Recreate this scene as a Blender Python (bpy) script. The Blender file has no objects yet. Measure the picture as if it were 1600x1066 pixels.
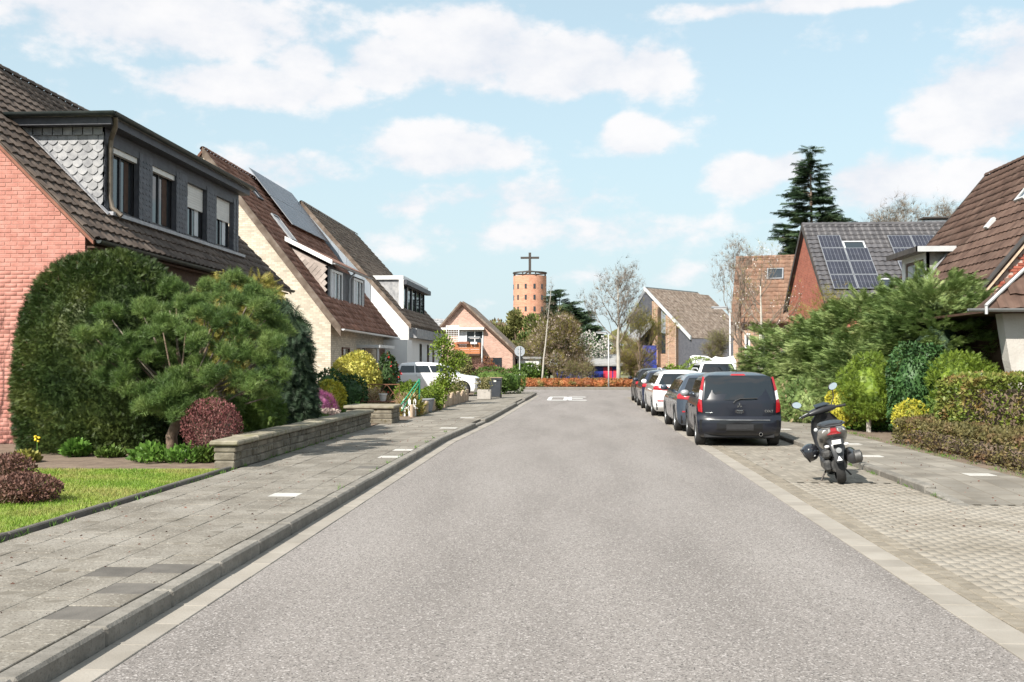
import bpy, bmesh, math, random
import numpy as np
from mathutils import Matrix, Vector
random.seed(7); RNG = np.random.default_rng(7)
SC = bpy.context.scene; COL = SC.collection
rad = math.radians
# ------------------------------------------------------------------ camera, world, sun, exposure
F = 1600.0; YAW = math.atan(97/1600); PITCH = math.atan(35/1600); CAM = Vector((0, 0, 1.7))
cd = bpy.data.cameras.new('camera'); cam = bpy.data.objects.new('camera', cd); COL.objects.link(cam)
cd.sensor_width = 36; cd.lens = 36; cd.clip_end = 6000; cd.clip_start = 0.1
cam.location = CAM; cam.rotation_euler = (math.pi/2 + PITCH, 0, YAW); SC.camera = cam
RM = cam.rotation_euler.to_matrix()
def ray(px, py): return RM @ Vector((px-800, 533-py, -F))
def at(px, py, Y):
    d = ray(px, py); return CAM + d*(Y/d.y)
def on(px, py, z=0.0):
    d = ray(px, py); return CAM + d*((z-CAM.z)/d.z)
SUN = Vector((-0.60, -0.92, 1.0)).normalized()
SC.view_settings.view_transform = 'Standard'; SC.view_settings.look = 'None'
SC.view_settings.exposure = 0.78; SC.view_settings.gamma = 1.0
sl = bpy.data.lights.new('sun', 'SUN'); sl.energy = 4.9; sl.angle = rad(0.6); sl.color = (1.0, 0.95, 0.87)
so = bpy.data.objects.new('sun', sl); COL.objects.link(so); so.location = (-20, -30, 40)
so.rotation_euler = (-SUN).to_track_quat('-Z', 'Y').to_euler()

SC.render.engine = 'CYCLES'; CY = SC.cycles
CY.use_adaptive_sampling = True; CY.adaptive_threshold = 0.02
CY.max_bounces = 5; CY.diffuse_bounces = 2; CY.glossy_bounces = 3; CY.transmission_bounces = 3; CY.transparent_max_bounces = 4; CY.caustics_reflective = False; CY.caustics_refractive = False

def sky_world():
    w = bpy.data.worlds.new('World'); SC.world = w; w.use_nodes = True
    w.cycles.sampling_method = 'MANUAL'; w.cycles.sample_map_resolution = 512
    nt = w.node_tree; nt.nodes.clear(); N = nt.nodes.new; L = nt.links.new
    out = N('ShaderNodeOutputWorld'); bg = N('ShaderNodeBackground'); L(bg.outputs[0], out.inputs[0])
    bg.inputs['Strength'].default_value = 0.118
    sky = N('ShaderNodeTexSky'); sky.sky_type = 'NISHITA'; sky.sun_disc = False
    sky.sun_elevation = math.asin(SUN.z); sky.sun_rotation = math.atan2(SUN.x, SUN.y)
    sky.air_density = 1.0; sky.dust_density = 0.6; sky.ozone_density = 1.0
    tc = N('ShaderNodeTexCoord'); D = tc.outputs['Generated']
    def val(x, sock):
        if isinstance(x, (int, float)): sock.default_value = x
        else: L(x, sock)
    def mth(op, a, b=0.0, clamp=False):
        n = N('ShaderNodeMath'); n.operation = op; n.use_clamp = clamp; val(a, n.inputs[0]); val(b, n.inputs[1]); return n.outputs[0]
    def vm(op, a, b=None):
        n = N('ShaderNodeVectorMath'); n.operation = op; L(a, n.inputs[0])
        if b is not None:
            if isinstance(b, (tuple, Vector)): n.inputs[1].default_value = tuple(b)
            else: L(b, n.inputs[1])
        return n.outputs['Value'] if op in ('LENGTH', 'DOT_PRODUCT') else n.outputs[0]
    def noise(vec, scale, detail, rough=0.55):
        n = N('ShaderNodeTexNoise'); n.inputs['Scale'].default_value = scale; n.inputs['Detail'].default_value = detail
        n.inputs['Roughness'].default_value = rough; L(vec, n.inputs['Vector']); return n.outputs['Fac'], n.outputs['Color']
    def smooth(x, a, b, lo=0.0, hi=1.0):
        n = N('ShaderNodeMapRange'); n.interpolation_type = 'SMOOTHSTEP'; val(x, n.inputs[0])
        for i, v in enumerate((a, b, lo, hi)): n.inputs[i+1].default_value = v
        return n.outputs[0]
    # heaps of cumulus: centre of each heap as a direction in the sky, its angular half width and half height, thickness
    heaps = [(250, 30, 300, 62, 1), (400, 135, 190, 38, .95), (470, 95, 70, 45, .8), (600, 100, 90, 48, 1), (730, 78, 150, 72, 1.1), (880, 105, 150, 58, 1.1), (1010, 110, 66, 50, 1),
             (690, 236, 150, 48, .92), (780, 240, 60, 36, .8), (995, 216, 64, 36, 1), (630, 318, 60, 28, .7), (800, 312, 190, 44, .72), (440, 272, 120, 44, .75),
             (1165, 278, 75, 40, .85), (1230, 262, 40, 30, .8), (1370, 286, 100, 52, .95), (1540, 280, 90, 36, .8), (1560, 150, 130, 78, 1.1), (1500, 195, 100, 40, 1), (1640, 90, 120, 70, 1.1), (1300, 2, 300, 16, .8),
             (880, 365, 330, 40, .55), (520, 380, 200, 30, .45), (1000, 430, 260, 26, .4), (-150, 150, 130, 60, 1), (1850, 200, 120, 70, 1)]
    acc = None
    for px, py, rx, ry, k in heaps:
        d = ray(px, py).normalized()
        e = vm('LENGTH', vm('MULTIPLY', vm('SUBTRACT', D, d), (F/rx, F/rx, F/ry)))
        f = smooth(e, 0.25, 1.35, k, 0.0)
        acc = f if acc is None else mth('MAXIMUM', acc, f)
    # the rest of the sky carries the same kind of broken cumulus
    sv = vm('MULTIPLY', D, (1.0, 1.0, 2.6))
    g, _ = noise(sv, 3.2, 3)
    axis = ray(800, 300).normalized()
    away = smooth(vm('DOT_PRODUCT', D, axis), 0.80, 0.90, 1.0, 0.0)
    acc = mth('MAXIMUM', acc, mth('MULTIPLY', smooth(g, 0.46, 0.62), away))
    wv = vm('MULTIPLY', D, (1.0, 1.0, 1.7))
    n1, c1 = noise(wv, 16, 7, 0.58)
    n2, _ = noise(wv, 6, 4, 0.5)
    field = mth('ADD', acc, mth('ADD', mth('MULTIPLY', mth('SUBTRACT', n1, 0.5), 2.3), mth('MULTIPLY', mth('SUBTRACT', n2, 0.5), 0.9)))
    dens = smooth(field, 0.20, 0.78)
    shade = smooth(mth('ADD', mth('MULTIPLY', n1, 0.9), mth('MULTIPLY', n2, 0.5)), 0.45, 0.90)
    cc = N('ShaderNodeMix'); cc.data_type = 'RGBA'; L(shade, cc.inputs['Factor'])
    cc.inputs[6].default_value = (4.0, 4.15, 4.5, 1); cc.inputs[7].default_value = (5.0, 4.92, 4.95, 1)
    # pale summer haze towards the horizon
    sep = N('ShaderNodeSeparateXYZ'); L(D, sep.inputs[0])
    hz = smooth(sep.outputs[2], -0.02, 0.36, 0.97, 0.62)
    tint = N('ShaderNodeMix'); tint.data_type = 'RGBA'; tint.blend_type = 'MULTIPLY'; tint.inputs['Factor'].default_value = 1
    L(sky.outputs[0], tint.inputs[6]); tint.inputs[7].default_value = (1.0, 1.15, 1.0, 1)
    m1 = N('ShaderNodeMix'); m1.data_type = 'RGBA'; L(hz, m1.inputs['Factor'])
    L(tint.outputs[2], m1.inputs[6]); m1.inputs[7].default_value = (3.32, 3.98, 4.3, 1)
    m2 = N('ShaderNodeMix'); m2.data_type = 'RGBA'; L(mth('MULTIPLY', dens, 0.93), m2.inputs['Factor'])
    L(m1.outputs[2], m2.inputs[6]); L(cc.outputs[2], m2.inputs[7])
    L(m2.outputs[2], bg.inputs[0])
sky_world()

# ------------------------------------------------------------------ materials
MATS = {}
def _nodes(name):
    m = bpy.data.materials.new(name); m.use_nodes = True; nt = m.node_tree; nt.nodes.clear()
    o = nt.nodes.new('ShaderNodeOutputMaterial'); p = nt.nodes.new('ShaderNodeBsdfPrincipled'); nt.links.new(p.outputs[0], o.inputs[0])
    MATS[name] = m; return m, nt, nt.nodes.new, nt.links.new, p, o
def c4(c): return (c, c, c, 1) if isinstance(c, (int, float)) else (*c[:3], 1)
def mat(name, cols, rough=0.8, scale=3.0, detail=5, bump=0.0, bscale=40.0, var=0.10, metal=0.0, spec=0.4, coat=0.0, speck=None, brick=None, leaf=0.0, obj=False, spread=(0.33, 0.67), stretch=None):
    """noise mix of colours + per-piece brightness; optional specks (scale, colour, amount), brick pattern (w, h, mortar colour, mortar), leaf translucency"""
    m, nt, N, L, p, o = _nodes(name)
    if not isinstance(cols, list): cols = [cols]
    geo = N('ShaderNodeNewGeometry')
    if obj: tc = N('ShaderNodeTexCoord'); P = tc.outputs['Object']
    else: P = geo.outputs['Position']
    if stretch:
        vv = N('ShaderNodeVectorMath'); vv.operation = 'MULTIPLY'; L(P, vv.inputs[0]); vv.inputs[1].default_value = stretch; P0 = vv.outputs[0]
    else: P0 = P
    nz = N('ShaderNodeTexNoise'); nz.inputs['Scale'].default_value = scale; nz.inputs['Detail'].default_value = detail; L(P0, nz.inputs['Vector'])
    rp = N('ShaderNodeValToRGB'); L(nz.outputs['Fac'], rp.inputs[0]); el = rp.color_ramp.elements
    k = len(cols)
    if k == 1: cols = [cols[0], cols[0]]; k = 2
    for i in range(k-2): el.new(0.5)
    for i, c in enumerate(cols): el[i].position = spread[0] + (spread[1]-spread[0])*i/(k-1); el[i].color = c4(c)
    colr = rp.outputs[0]
    def mix(a, b, fac, mode='MIX'):
        x = N('ShaderNodeMix'); x.data_type = 'RGBA'; x.blend_type = mode
        for s, v in ((x.inputs['Factor'], fac), (x.inputs[6], a), (x.inputs[7], b)):
            if isinstance(v, (int, float)): s.default_value = v
            elif isinstance(v, tuple): s.default_value = v
            else: L(v, s)
        return x.outputs[2]
    hgt = None
    if brick:
        bw, bh, mc, ms = brick[:4]
        sp = N('ShaderNodeSeparateXYZ'); L(P, sp.inputs[0]); ad = N('ShaderNodeMath'); L(sp.outputs[0], ad.inputs[0]); L(sp.outputs[1], ad.inputs[1])
        cb = N('ShaderNodeCombineXYZ')
        if len(brick) > 4: L(sp.outputs[1], cb.inputs[0]); L(sp.outputs[0], cb.inputs[1])
        else: L(ad.outputs[0], cb.inputs[0]); L(sp.outputs[2], cb.inputs[1])
        b = N('ShaderNodeTexBrick'); L(cb.outputs[0], b.inputs['Vector']); b.inputs['Scale'].default_value = 1
        b.inputs['Brick Width'].default_value = bw; b.inputs['Row Height'].default_value = bh; b.inputs['Mortar Size'].default_value = ms; b.inputs['Mortar Smooth'].default_value = 0.1
        b.inputs['Color1'].default_value = (.80, .80, .80, 1); b.inputs['Color2'].default_value = (1.15, 1.15, 1.15, 1)
        colr = mix(colr, b.outputs['Color'], 1.0, 'MULTIPLY'); colr = mix(colr, c4(mc), b.outputs['Fac'])
        inv = N('ShaderNodeMath'); inv.operation = 'SUBTRACT'; inv.inputs[0].default_value = 1; L(b.outputs['Fac'], inv.inputs[1]); hgt = inv.outputs[0]
    if speck:
        for ss, sc_, sa in speck:
            v = N('ShaderNodeTexVoronoi'); v.inputs['Scale'].default_value = ss; L(P, v.inputs['Vector'])
            s2 = N('ShaderNodeSeparateColor'); L(v.outputs['Color'], s2.inputs[0])
            mr = N('ShaderNodeMapRange'); L(s2.outputs[0], mr.inputs[0]); mr.inputs[1].default_value = 1-sa; mr.inputs[2].default_value = min(1, 1-sa+0.25)
            colr = mix(colr, c4(sc_), mr.outputs[0])
    if var:
        oi = N('ShaderNodeObjectInfo'); a1 = N('ShaderNodeMath'); L(oi.outputs['Random'], a1.inputs[0]); L(geo.outputs['Random Per Island'], a1.inputs[1])
        fr = N('ShaderNodeMath'); fr.operation = 'FRACT'; L(a1.outputs[0], fr.inputs[0])
        mr = N('ShaderNodeMapRange'); L(fr.outputs[0], mr.inputs[0]); mr.inputs[3].default_value = 1-var; mr.inputs[4].default_value = 1+var
        cx = N('ShaderNodeCombineColor'); [L(mr.outputs[0], cx.inputs[i]) for i in range(3)]
        colr = mix(colr, cx.outputs[0], 1.0, 'MULTIPLY')
    L(colr, p.inputs['Base Color'])
    p.inputs['Roughness'].default_value = rough; p.inputs['Metallic'].default_value = metal
    p.inputs['Specular IOR Level'].default_value = spec; p.inputs['Coat Weight'].default_value = coat; p.inputs['Coat Roughness'].default_value = 0.04
    if bump or hgt is not None:
        n2 = N('ShaderNodeTexNoise'); n2.inputs['Scale'].default_value = bscale; n2.inputs['Detail'].default_value = 4; L(P, n2.inputs['Vector'])
        h = n2.outputs['Fac']
        if hgt is not None:
            a = N('ShaderNodeMath'); a.operation = 'MULTIPLY_ADD'; L(h, a.inputs[0]); a.inputs[1].default_value = 0.3; L(hgt, a.inputs[2]); h = a.outputs[0]
        bp = N('ShaderNodeBump'); bp.inputs['Strength'].default_value = bump or 0.4; bp.inputs['Distance'].default_value = 0.01; L(h, bp.inputs['Height']); L(bp.outputs[0], p.inputs['Normal'])
    if leaf:
        t = N('ShaderNodeBsdfTranslucent'); L(colr, t.inputs[0]); ms_ = N('ShaderNodeMixShader'); ms_.inputs[0].default_value = leaf
        L(p.outputs[0], ms_.inputs[1]); L(t.outputs[0], ms_.inputs[2]); L(ms_.outputs[0], o.inputs[0])
    return m
def leafmat(name, cols, leaf=0.25, rough=0.55, scale=1.6, var=0.35, spec=0.3): return mat(name, cols, rough, scale, 3, var=var, spec=spec, leaf=leaf)

# ------------------------------------------------------------------ objects
W = {}
def T(x, y, z): return Matrix.Translation((x, y, z))
def Rz(a): return Matrix.Rotation(a, 4, 'Z')
def tag(o, label=None, cat=None, group=None, kind=None):
    if label: o['label'] = label
    if cat: o['category'] = cat
    if group: o['group'] = group
    if kind: o['kind'] = kind
    return o
def place(o, Mw, parent=None):
    COL.objects.link(o)
    if parent is not None:
        o.parent = parent; o.matrix_parent_inverse = W[parent.name].inverted()
    o.matrix_basis = Mw; W[o.name] = Mw.copy(); return o
def thing(name, label, cat, loc=(0, 0, 0), rotz=0.0, group=None, M=None):
    o = bpy.data.objects.new(name, None); o.empty_display_size = 0.2
    place(o, M if M is not None else T(*loc) @ Rz(rotz)); return tag(o, label, cat, group)
I4 = Matrix.Identity(4)
class MB:
    def __init__(s): s.v = []; s.f = []
    def add(s, vs, fs):
        k = len(s.v); s.v += [tuple(v) for v in vs]; s.f += [[i+k for i in f] for f in fs]; return s
    def box(s, x0, x1, y0, y1, z0, z1, M=None):
        vs = [Vector((x, y, z)) for z in (z0, z1) for y in (y0, y1) for x in (x0, x1)]
        if M is not None: vs = [M @ v for v in vs]
        return s.add(vs, [[0, 2, 3, 1], [4, 5, 7, 6], [0, 1, 5, 4], [2, 6, 7, 3], [0, 4, 6, 2], [1, 3, 7, 5]])
    def prism(s, poly, d):
        """poly: list of 3-D points (planar), extruded by vector d"""
        n = len(poly); d = Vector(d); a = [Vector(p) for p in poly]; vs = a + [p+d for p in a]
        fs = [list(range(n))[::-1], [n+i for i in range(n)]] + [[i, (i+1) % n, n+(i+1) % n, n+i] for i in range(n)]
        return s.add(vs, fs)
    def tube(s, pts, r, seg=8, cap=True, r1=None):
        pts = [Vector(p) for p in pts]; n = len(pts); rs = [r]*n if r1 is None else [r+(r1-r)*i/(n-1) for i in range(n)]
        if isinstance(r, (list, tuple)): rs = list(r)
        vs = []; up = None
        for i, p in enumerate(pts):
            d = (pts[min(i+1, n-1)]-pts[max(i-1, 0)]).normalized()
            if up is None: up = d.orthogonal().normalized()
            up = (up-d*up.dot(d))
            up = up.normalized() if up.length > 1e-5 else d.orthogonal().normalized()
            b = d.cross(up)
            for j in range(seg):
                t = 2*math.pi*j/seg; vs.append(p+(up*math.cos(t)+b*math.sin(t))*rs[i])
        fs = [[i*seg+j, i*seg+(j+1) % seg, (i+1)*seg+(j+1) % seg, (i+1)*seg+j] for i in range(n-1) for j in range(seg)]
        if cap: fs += [list(range(seg))[::-1], [(n-1)*seg+j for j in range(seg)]]
        return s.add(vs, fs)
    def lathe(s, prof, M=None, seg=20, close=False):
        """prof: (r, z) list about local Z"""
        vs = []; n = len(prof)
        for r, z in prof:
            for j in range(seg):
                t = 2*math.pi*j/seg; vs.append(Vector((r*math.cos(t), r*math.sin(t), z)))
        fs = [[i*seg+j, i*seg+(j+1) % seg, (i+1)*seg+(j+1) % seg, (i+1)*seg+j] for i in range(n-1) for j in range(seg)]
        if close: fs += [[(n-1)*seg+j, (n-1)*seg+(j+1) % seg, (j+1) % seg, j] for j in range(seg)]
        else: fs += [list(range(seg))[::-1], [(n-1)*seg+j for j in range(seg)]]
        if M is not None: vs = [M @ v for v in vs]
        return s.add(vs, fs)
    def ball(s, c, r, seg=14, rings=9, M=None):
        rx, ry, rz = (r, r, r) if isinstance(r, (int, float)) else r
        vs = [Vector((0, 0, -rz))]; fs = []
        for i in range(1, rings):
            a = -math.pi/2+math.pi*i/rings
            for j in range(seg): t = 2*math.pi*j/seg; vs.append(Vector((rx*math.cos(a)*math.cos(t), ry*math.cos(a)*math.sin(t), rz*math.sin(a))))
        vs.append(Vector((0, 0, rz))); L_ = len(vs)-1
        for j in range(seg):
            fs.append([0, 1+(j+1) % seg, 1+j]); k = 1+(rings-2)*seg; fs.append([L_, k+j, k+(j+1) % seg])
        for i in range(rings-2):
            for j in range(seg): a = 1+i*seg; fs.append([a+j, a+(j+1) % seg, a+seg+(j+1) % seg, a+seg+j])
        vs = [(M @ v if M is not None else v)+Vector(c) for v in vs]
        return s.add(vs, fs)
    def grid(s, P, nu, nv, flip=False):
        """P[u][v] points"""
        vs = [P[i][j] for i in range(nu) for j in range(nv)]
        fs = [[i*nv+j, (i+1)*nv+j, (i+1)*nv+j+1, i*nv+j+1] for i in range(nu-1) for j in range(nv-1)]
        if flip: fs = [f[::-1] for f in fs]
        return s.add(vs, fs)
    def mesh(s, name, mt, bevel=0.0, smooth=False, fix=True, origin=None):
        me = bpy.data.meshes.new(name)
        v = np.array([tuple(p) for p in s.v], dtype=float)
        c = Vector((v.min(0)+v.max(0))/2) if origin is None else Vector(origin)
        me.from_pydata([tuple(Vector(p)-c) for p in s.v], [], s.f)
        if fix or bevel:
            bm = bmesh.new(); bm.from_mesh(me)
            if fix: bmesh.ops.recalc_face_normals(bm, faces=bm.faces)
            if bevel: bmesh.ops.bevel(bm, geom=[e for e in bm.edges if len(e.link_faces) == 2 and e.calc_face_angle(0) > 0.5], offset=bevel, segments=1, affect='EDGES')
            bm.to_mesh(me); bm.free()
        if smooth:
            me.polygons.foreach_set('use_smooth', [True]*len(me.polygons))
            if isinstance(smooth, float):
                try: me.set_sharp_from_angle(angle=smooth)
                except Exception: pass
        me.materials.append(MATS[mt]); return me, c
    def build(s, name, mt, parent=None, base=None, bevel=0.0, smooth=False, kind=None, label=None, fix=True, origin=None):
        me, c = s.mesh(name, mt, bevel, smooth, fix, origin)
        o = bpy.data.objects.new(name, me)
        b = base if base is not None else I4
        place(o, b @ T(*c), parent)
        if kind: o['kind'] = kind
        if label: o['label'] = label
        return o
def bulk(name, V, faces_n, Fa, mt, parent=None, kind='stuff', smooth=False, extra=None):
    """numpy mesh: V (n,3), Fa (m,faces_n)"""
    me = bpy.data.meshes.new(name); V = np.asarray(V, dtype=np.float32); Fa = np.asarray(Fa, dtype=np.int32)
    c = (V.min(0)+V.max(0))/2; V = V-c
    me.vertices.add(len(V)); me.vertices.foreach_set('co', V.ravel())
    m = len(Fa); me.loops.add(m*faces_n); me.loops.foreach_set('vertex_index', Fa.ravel())
    me.polygons.add(m); me.polygons.foreach_set('loop_start', np.arange(m, dtype=np.int32)*faces_n); me.polygons.foreach_set('loop_total', np.full(m, faces_n, dtype=np.int32))
    me.update(calc_edges=True); me.materials.append(MATS[mt])
    if smooth: me.polygons.foreach_set('use_smooth', np.ones(m, dtype=bool))
    o = bpy.data.objects.new(name, me); place(o, T(*[float(x) for x in c]), parent)
    if kind: o['kind'] = kind
    return o
def tris_of(me):
    me.calc_loop_triangles(); n = len(me.vertices); v = np.zeros(n*3); me.vertices.foreach_get('co', v)
    t = np.zeros(len(me.loop_triangles)*3, dtype=np.int32); me.loop_triangles.foreach_get('vertices', t)
    return v.reshape(-1, 3), t.reshape(-1, 3)
def pieces(name, me, Ms, parent, limit=300, rest='stuff', key=None, restname=None):
    """each matrix becomes an object that shares the mesh; past the limit the far ones are joined into one part"""
    key = key or (lambda M: (M.translation-CAM).length)
    Ms = sorted(Ms, key=key); 
    for M in Ms[:limit]:
        o = bpy.data.objects.new(name, me); place(o, M, parent)
    R = Ms[limit:]
    if R:
        v, t = tris_of(me); A = np.array([np.array(M) for M in R])
        V = np.einsum('nij,kj->nki', A[:, :3, :3], v)+A[:, None, :3, 3]
        Fa = (t[None]+np.arange(len(R))[:, None, None]*len(v)).reshape(-1, 3)
        bulk(restname or name+'_field', V.reshape(-1, 3), 3, Fa, me.materials[0].name, parent)
def boxmesh(name, sx, sy, sz, mt, bevel=0.0):
    return MB().box(-sx/2, sx/2, -sy/2, sy/2, -sz/2, sz/2).mesh(name, mt, bevel, origin=(0, 0, 0))[0]
def struct(o): o['kind'] = 'structure'; return o
# ------------------------------------------------------------------ the materials in use
mat('asphalt', [(.185, .167, .154), (.222, .201, .186), (.25, .228, .212)], 0.9, 1.1, 6, bump=0.5, bscale=150, var=0, speck=[(85, (.40, .37, .35), .25), (105, (.085, .077, .072), .28)], spec=.25, stretch=(1.0, .16, 1.0))
mat('soil', [(.13, .095, .07), (.20, .15, .11)], 0.95, 5, 6, bump=.8, bscale=30, var=0)
mat('terrain', [(.10, .12, .05), (.15, .15, .08), (.17, .14, .09)], 0.95, 0.3, 6, bump=.6, bscale=8, var=0)
mat('lawn', [(.13, .20, .03), (.20, .25, .045), (.25, .24, .08)], 0.95, 1.3, 6, bump=.8, bscale=60, var=0)
leafmat('grass_blade', [(.15, .26, .03), (.22, .31, .045), (.31, .30, .09)], .3, .6, 1.2, .3)
mat('joint', [(.13, .116, .094), (.17, .153, .126)], .95, 12, 4, var=0)
mat('paver_joint', [(.165, .145, .115), (.20, .178, .145)], .95, 12, 4, var=0)
mat('slab', [(.155, .139, .116), (.205, .186, .158), (.25, .23, .20)], .92, 1.6, 8, bump=.35, bscale=60, var=.05, speck=[(90, (.115, .102, .084), .22), (70, (.31, .288, .25), .14), (9, (.15, .134, .11), .10)], spec=.2)
mat('slab_dark', [(.10, .092, .082), (.135, .124, .11)], .92, 6, 6, bump=.3, bscale=60, var=.1, spec=.2)
mat('slab_white', [(.40, .385, .355), (.50, .485, .455)], .9, 6, 6, bump=.2, bscale=60, var=.05, spec=.2)
mat('slab_far', [(.17, .152, .127), (.22, .20, .17), (.25, .23, .198)], .92, 1.3, 8, bump=.25, bscale=40, var=0, brick=(.35, .35, (.16, .138, .108), .008, 1), spec=.2)
mat('kerb_stone', [(.165, .152, .132), (.24, .222, .195)], .9, 7, 7, bump=.5, bscale=70, var=.12, speck=[(70, (.15, .14, .12), .2)], spec=.2)
mat('gutter_stone', [(.255, .23, .197), (.305, .278, .242)], .9, 3, 7, bump=.3, bscale=60, var=.09, spec=.2)
mat('gutter_dark', [(.19, .165, .13), (.25, .22, .178)], .95, 9, 7, bump=.6, bscale=60, var=.1, spec=.2)
mat('paver', [(.215, .190, .155), (.265, .237, .198), (.29, .262, .222)], .92, 1.2, 7, bump=.4, bscale=90, var=.05, speck=[(50, (.22, .195, .16), .10)], spec=.2)
mat('paver_far', [(.225, .20, .165), (.275, .248, .208)], .92, 1.5, 7, bump=.2, bscale=60, var=0, brick=(.2, .1, (.22, .195, .16), .008, 1), spec=.2)
mat('road_paint', [(.62, .62, .60), (.75, .75, .73)], .8, 20, 5, var=0)
mat('brick_pink', [(.40, .175, .142), (.47, .215, .175), (.50, .25, .21)], .9, 5, 6, bump=.4, bscale=60, var=.07, spec=.2)
mat('mortar_pink', [(.46, .25, .21), (.50, .285, .24)], .95, 8, 4, var=0)
mat('brick_red', [(.28, .08, .055), (.37, .12, .08)], .9, 6, 5, bump=.4, bscale=60, var=.2, spec=.2)
mat('mortar_red', [(.42, .30, .25), (.5, .37, .31)], .95, 8, 4, var=0)
mat('brick_cream', [(.52, .465, .375), (.60, .545, .45)], .9, 3, 5, var=0, brick=(.25, .083, (.45, .38, .285), .009), spec=.2)
mat('brick_brown', [(.30, .17, .11), (.40, .25, .17), (.22, .12, .085)], .9, 6, 5, var=0, brick=(.25, .083, (.40, .33, .27), .010), spec=.2)
mat('brick_rose', [(.46, .27, .21), (.55, .335, .27)], .9, 3, 5, var=0, brick=(.25, .083, (.50, .38, .32), .010), spec=.2)
mat('brick_far_red', [(.30, .09, .06), (.38, .13, .085)], .9, 3, 5, var=0, brick=(.25, .083, (.30, .16, .12), .010), spec=.2)
mat('brick_tower', [(.50, .235, .16), (.57, .29, .205)], .9, 1.0, 6, var=0, brick=(.5, .25, (.55, .30, .2), .02), spec=.2)
mat('tile_dark', [(.052, .038, .030), (.09, .067, .053), (.125, .098, .08)], .75, 3.5, 7, bump=.3, bscale=60, var=.22, spec=.35)
mat('tile_redbrown', [(.15, .075, .052), (.23, .12, .085), (.30, .18, .14)], .85, 3, 7, bump=.3, bscale=60, var=.25, spec=.25)
mat('tile_greybrown', [(.12, .09, .07), (.185, .143, .112), (.25, .205, .17)], .88, 3, 7, bump=.3, bscale=60, var=.2, spec=.25)
mat('tile_brown', [(.062, .037, .028), (.095, .058, .044), (.12, .078, .06)], .85, 2.5, 7, bump=.3, bscale=60, var=.15, spec=.25)
mat('tile_black', [(.065, .062, .066), (.095, .09, .094)], .55, 3, 6, bump=.2, bscale=60, var=.15, spec=.45)
mat('tile_orange', [(.16, .09, .06), (.22, .13, .09), (.19, .125, .09)], .88, 3, 7, bump=.3, bscale=60, var=.2, spec=.25)
mat('slate', [(.19, .19, .20), (.27, .27, .275), (.34, .335, .335)], .65, 6, 6, bump=.3, bscale=50, var=.16, spec=.4)
mat('slate_dark', [(.055, .057, .068), (.085, .086, .098)], .55, 6, 6, bump=.3, bscale=50, var=.2, spec=.45)  # dark slate, and shade put into the pink house's dormer front
mat('slate_rose', [(.30, .25, .22), (.38, .32, .285), (.43, .37, .33)], .8, 3, 6, bump=.2, bscale=40, var=.15)
mat('zinc', [(.26, .30, .34), (.33, .37, .41)], .5, 1.5, 5, var=.05, metal=.4)
mat('gutter_green', [(.035, .045, .045), (.06, .07, .068)], .45, 4, 5, var=.05, metal=.3)
mat('pipe_bronze', [(.13, .105, .08), (.20, .165, .13)], .5, 5, 5, var=.05, metal=.4)
mat('lead', [(.30, .30, .32), (.42, .42, .43)], .55, 8, 5, var=.05, metal=.3)
mat('frame_black', [(.018, .018, .022), (.026, .026, .03)], .4, 5, 3, var=.05)
mat('frame_white', [(.74, .74, .74), (.80, .80, .79)], .45, 5, 3, var=.03)
mat('frame_brown', [(.10, .045, .025), (.15, .07, .04)], .55, 8, 5, var=.05)
mat('shutter', [(.66, .64, .61), (.72, .70, .67)], .6, 5, 3, var=.04)
mat('glass', (.025, .032, .038), .04, 1, 1, var=0, spec=.9)
mat('curtain', [(.55, .57, .60), (.68, .70, .72)], .8, 9, 3, var=.05, stretch=(1, 8, .3))
mat('render_white', [(.76, .75, .73), (.82, .81, .79)], .9, 1.2, 6, bump=.1, bscale=50, var=0)
mat('roughcast', [(.42, .39, .35), (.52, .49, .45)], .95, 2, 6, bump=1.0, bscale=24, var=0)
mat('roughcast_grey', [(.26, .25, .23), (.36, .345, .315)], .95, 5, 6, bump=1.0, bscale=16, var=0)
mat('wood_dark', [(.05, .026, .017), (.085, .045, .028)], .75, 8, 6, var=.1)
mat('wood_orange', [(.42, .15, .06), (.52, .21, .09)], .7, 5, 6, var=.15)
mat('wood_verge', [(.20, .075, .045), (.27, .11, .07)], .7, 5, 6, var=.1)
mat('wood_pale', [(.36, .27, .19), (.48, .38, .28)], .85, 12, 6, var=.2)
mat('rust_metal', [(.12, .05, .03), (.22, .10, .055)], .8, 20, 5, var=.1)
mat('metal_grey', [(.30, .31, .32), (.38, .39, .40)], .5, 4, 4, var=.05, metal=.5)
mat('metal_pole', [(.40, .41, .41), (.47, .48, .48)], .5, 4, 4, var=.05, metal=.3)
mat('metal_pale', [(.52, .53, .53), (.60, .61, .61)], .5, 4, 4, var=.05, metal=.2)
mat('metal_dark', [(.05, .042, .038), (.08, .068, .06)], .6, 4, 4, var=.05, metal=.3)
mat('green_paint', [(.02, .22, .11), (.035, .29, .16)], .5, 6, 3, var=.05)
mat('panel_cell', [(.022, .024, .036), (.033, .035, .05)], .28, 2, 3, var=.1, spec=.45)
mat('panel_frame', [(.26, .27, .29), (.32, .33, .35)], .4, 4, 3, var=.03, metal=.5)
mat('blue_paint', [(.02, .035, .24), (.035, .055, .32)], .5, 2, 4, var=.05)
mat('red_paint', [(.50, .03, .06), (.60, .05, .09)], .5, 2, 4, var=.05)
mat('roof_felt', [(.24, .24, .235), (.33, .325, .315)], .9, 2, 6, var=.05)
mat('wall_stone', [(.125, .108, .082), (.19, .168, .13), (.25, .222, .175)], .95, 5, 8, bump=.9, bscale=28, var=.2, spec=.2, speck=[(20, (.10, .085, .05), .1)])
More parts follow.
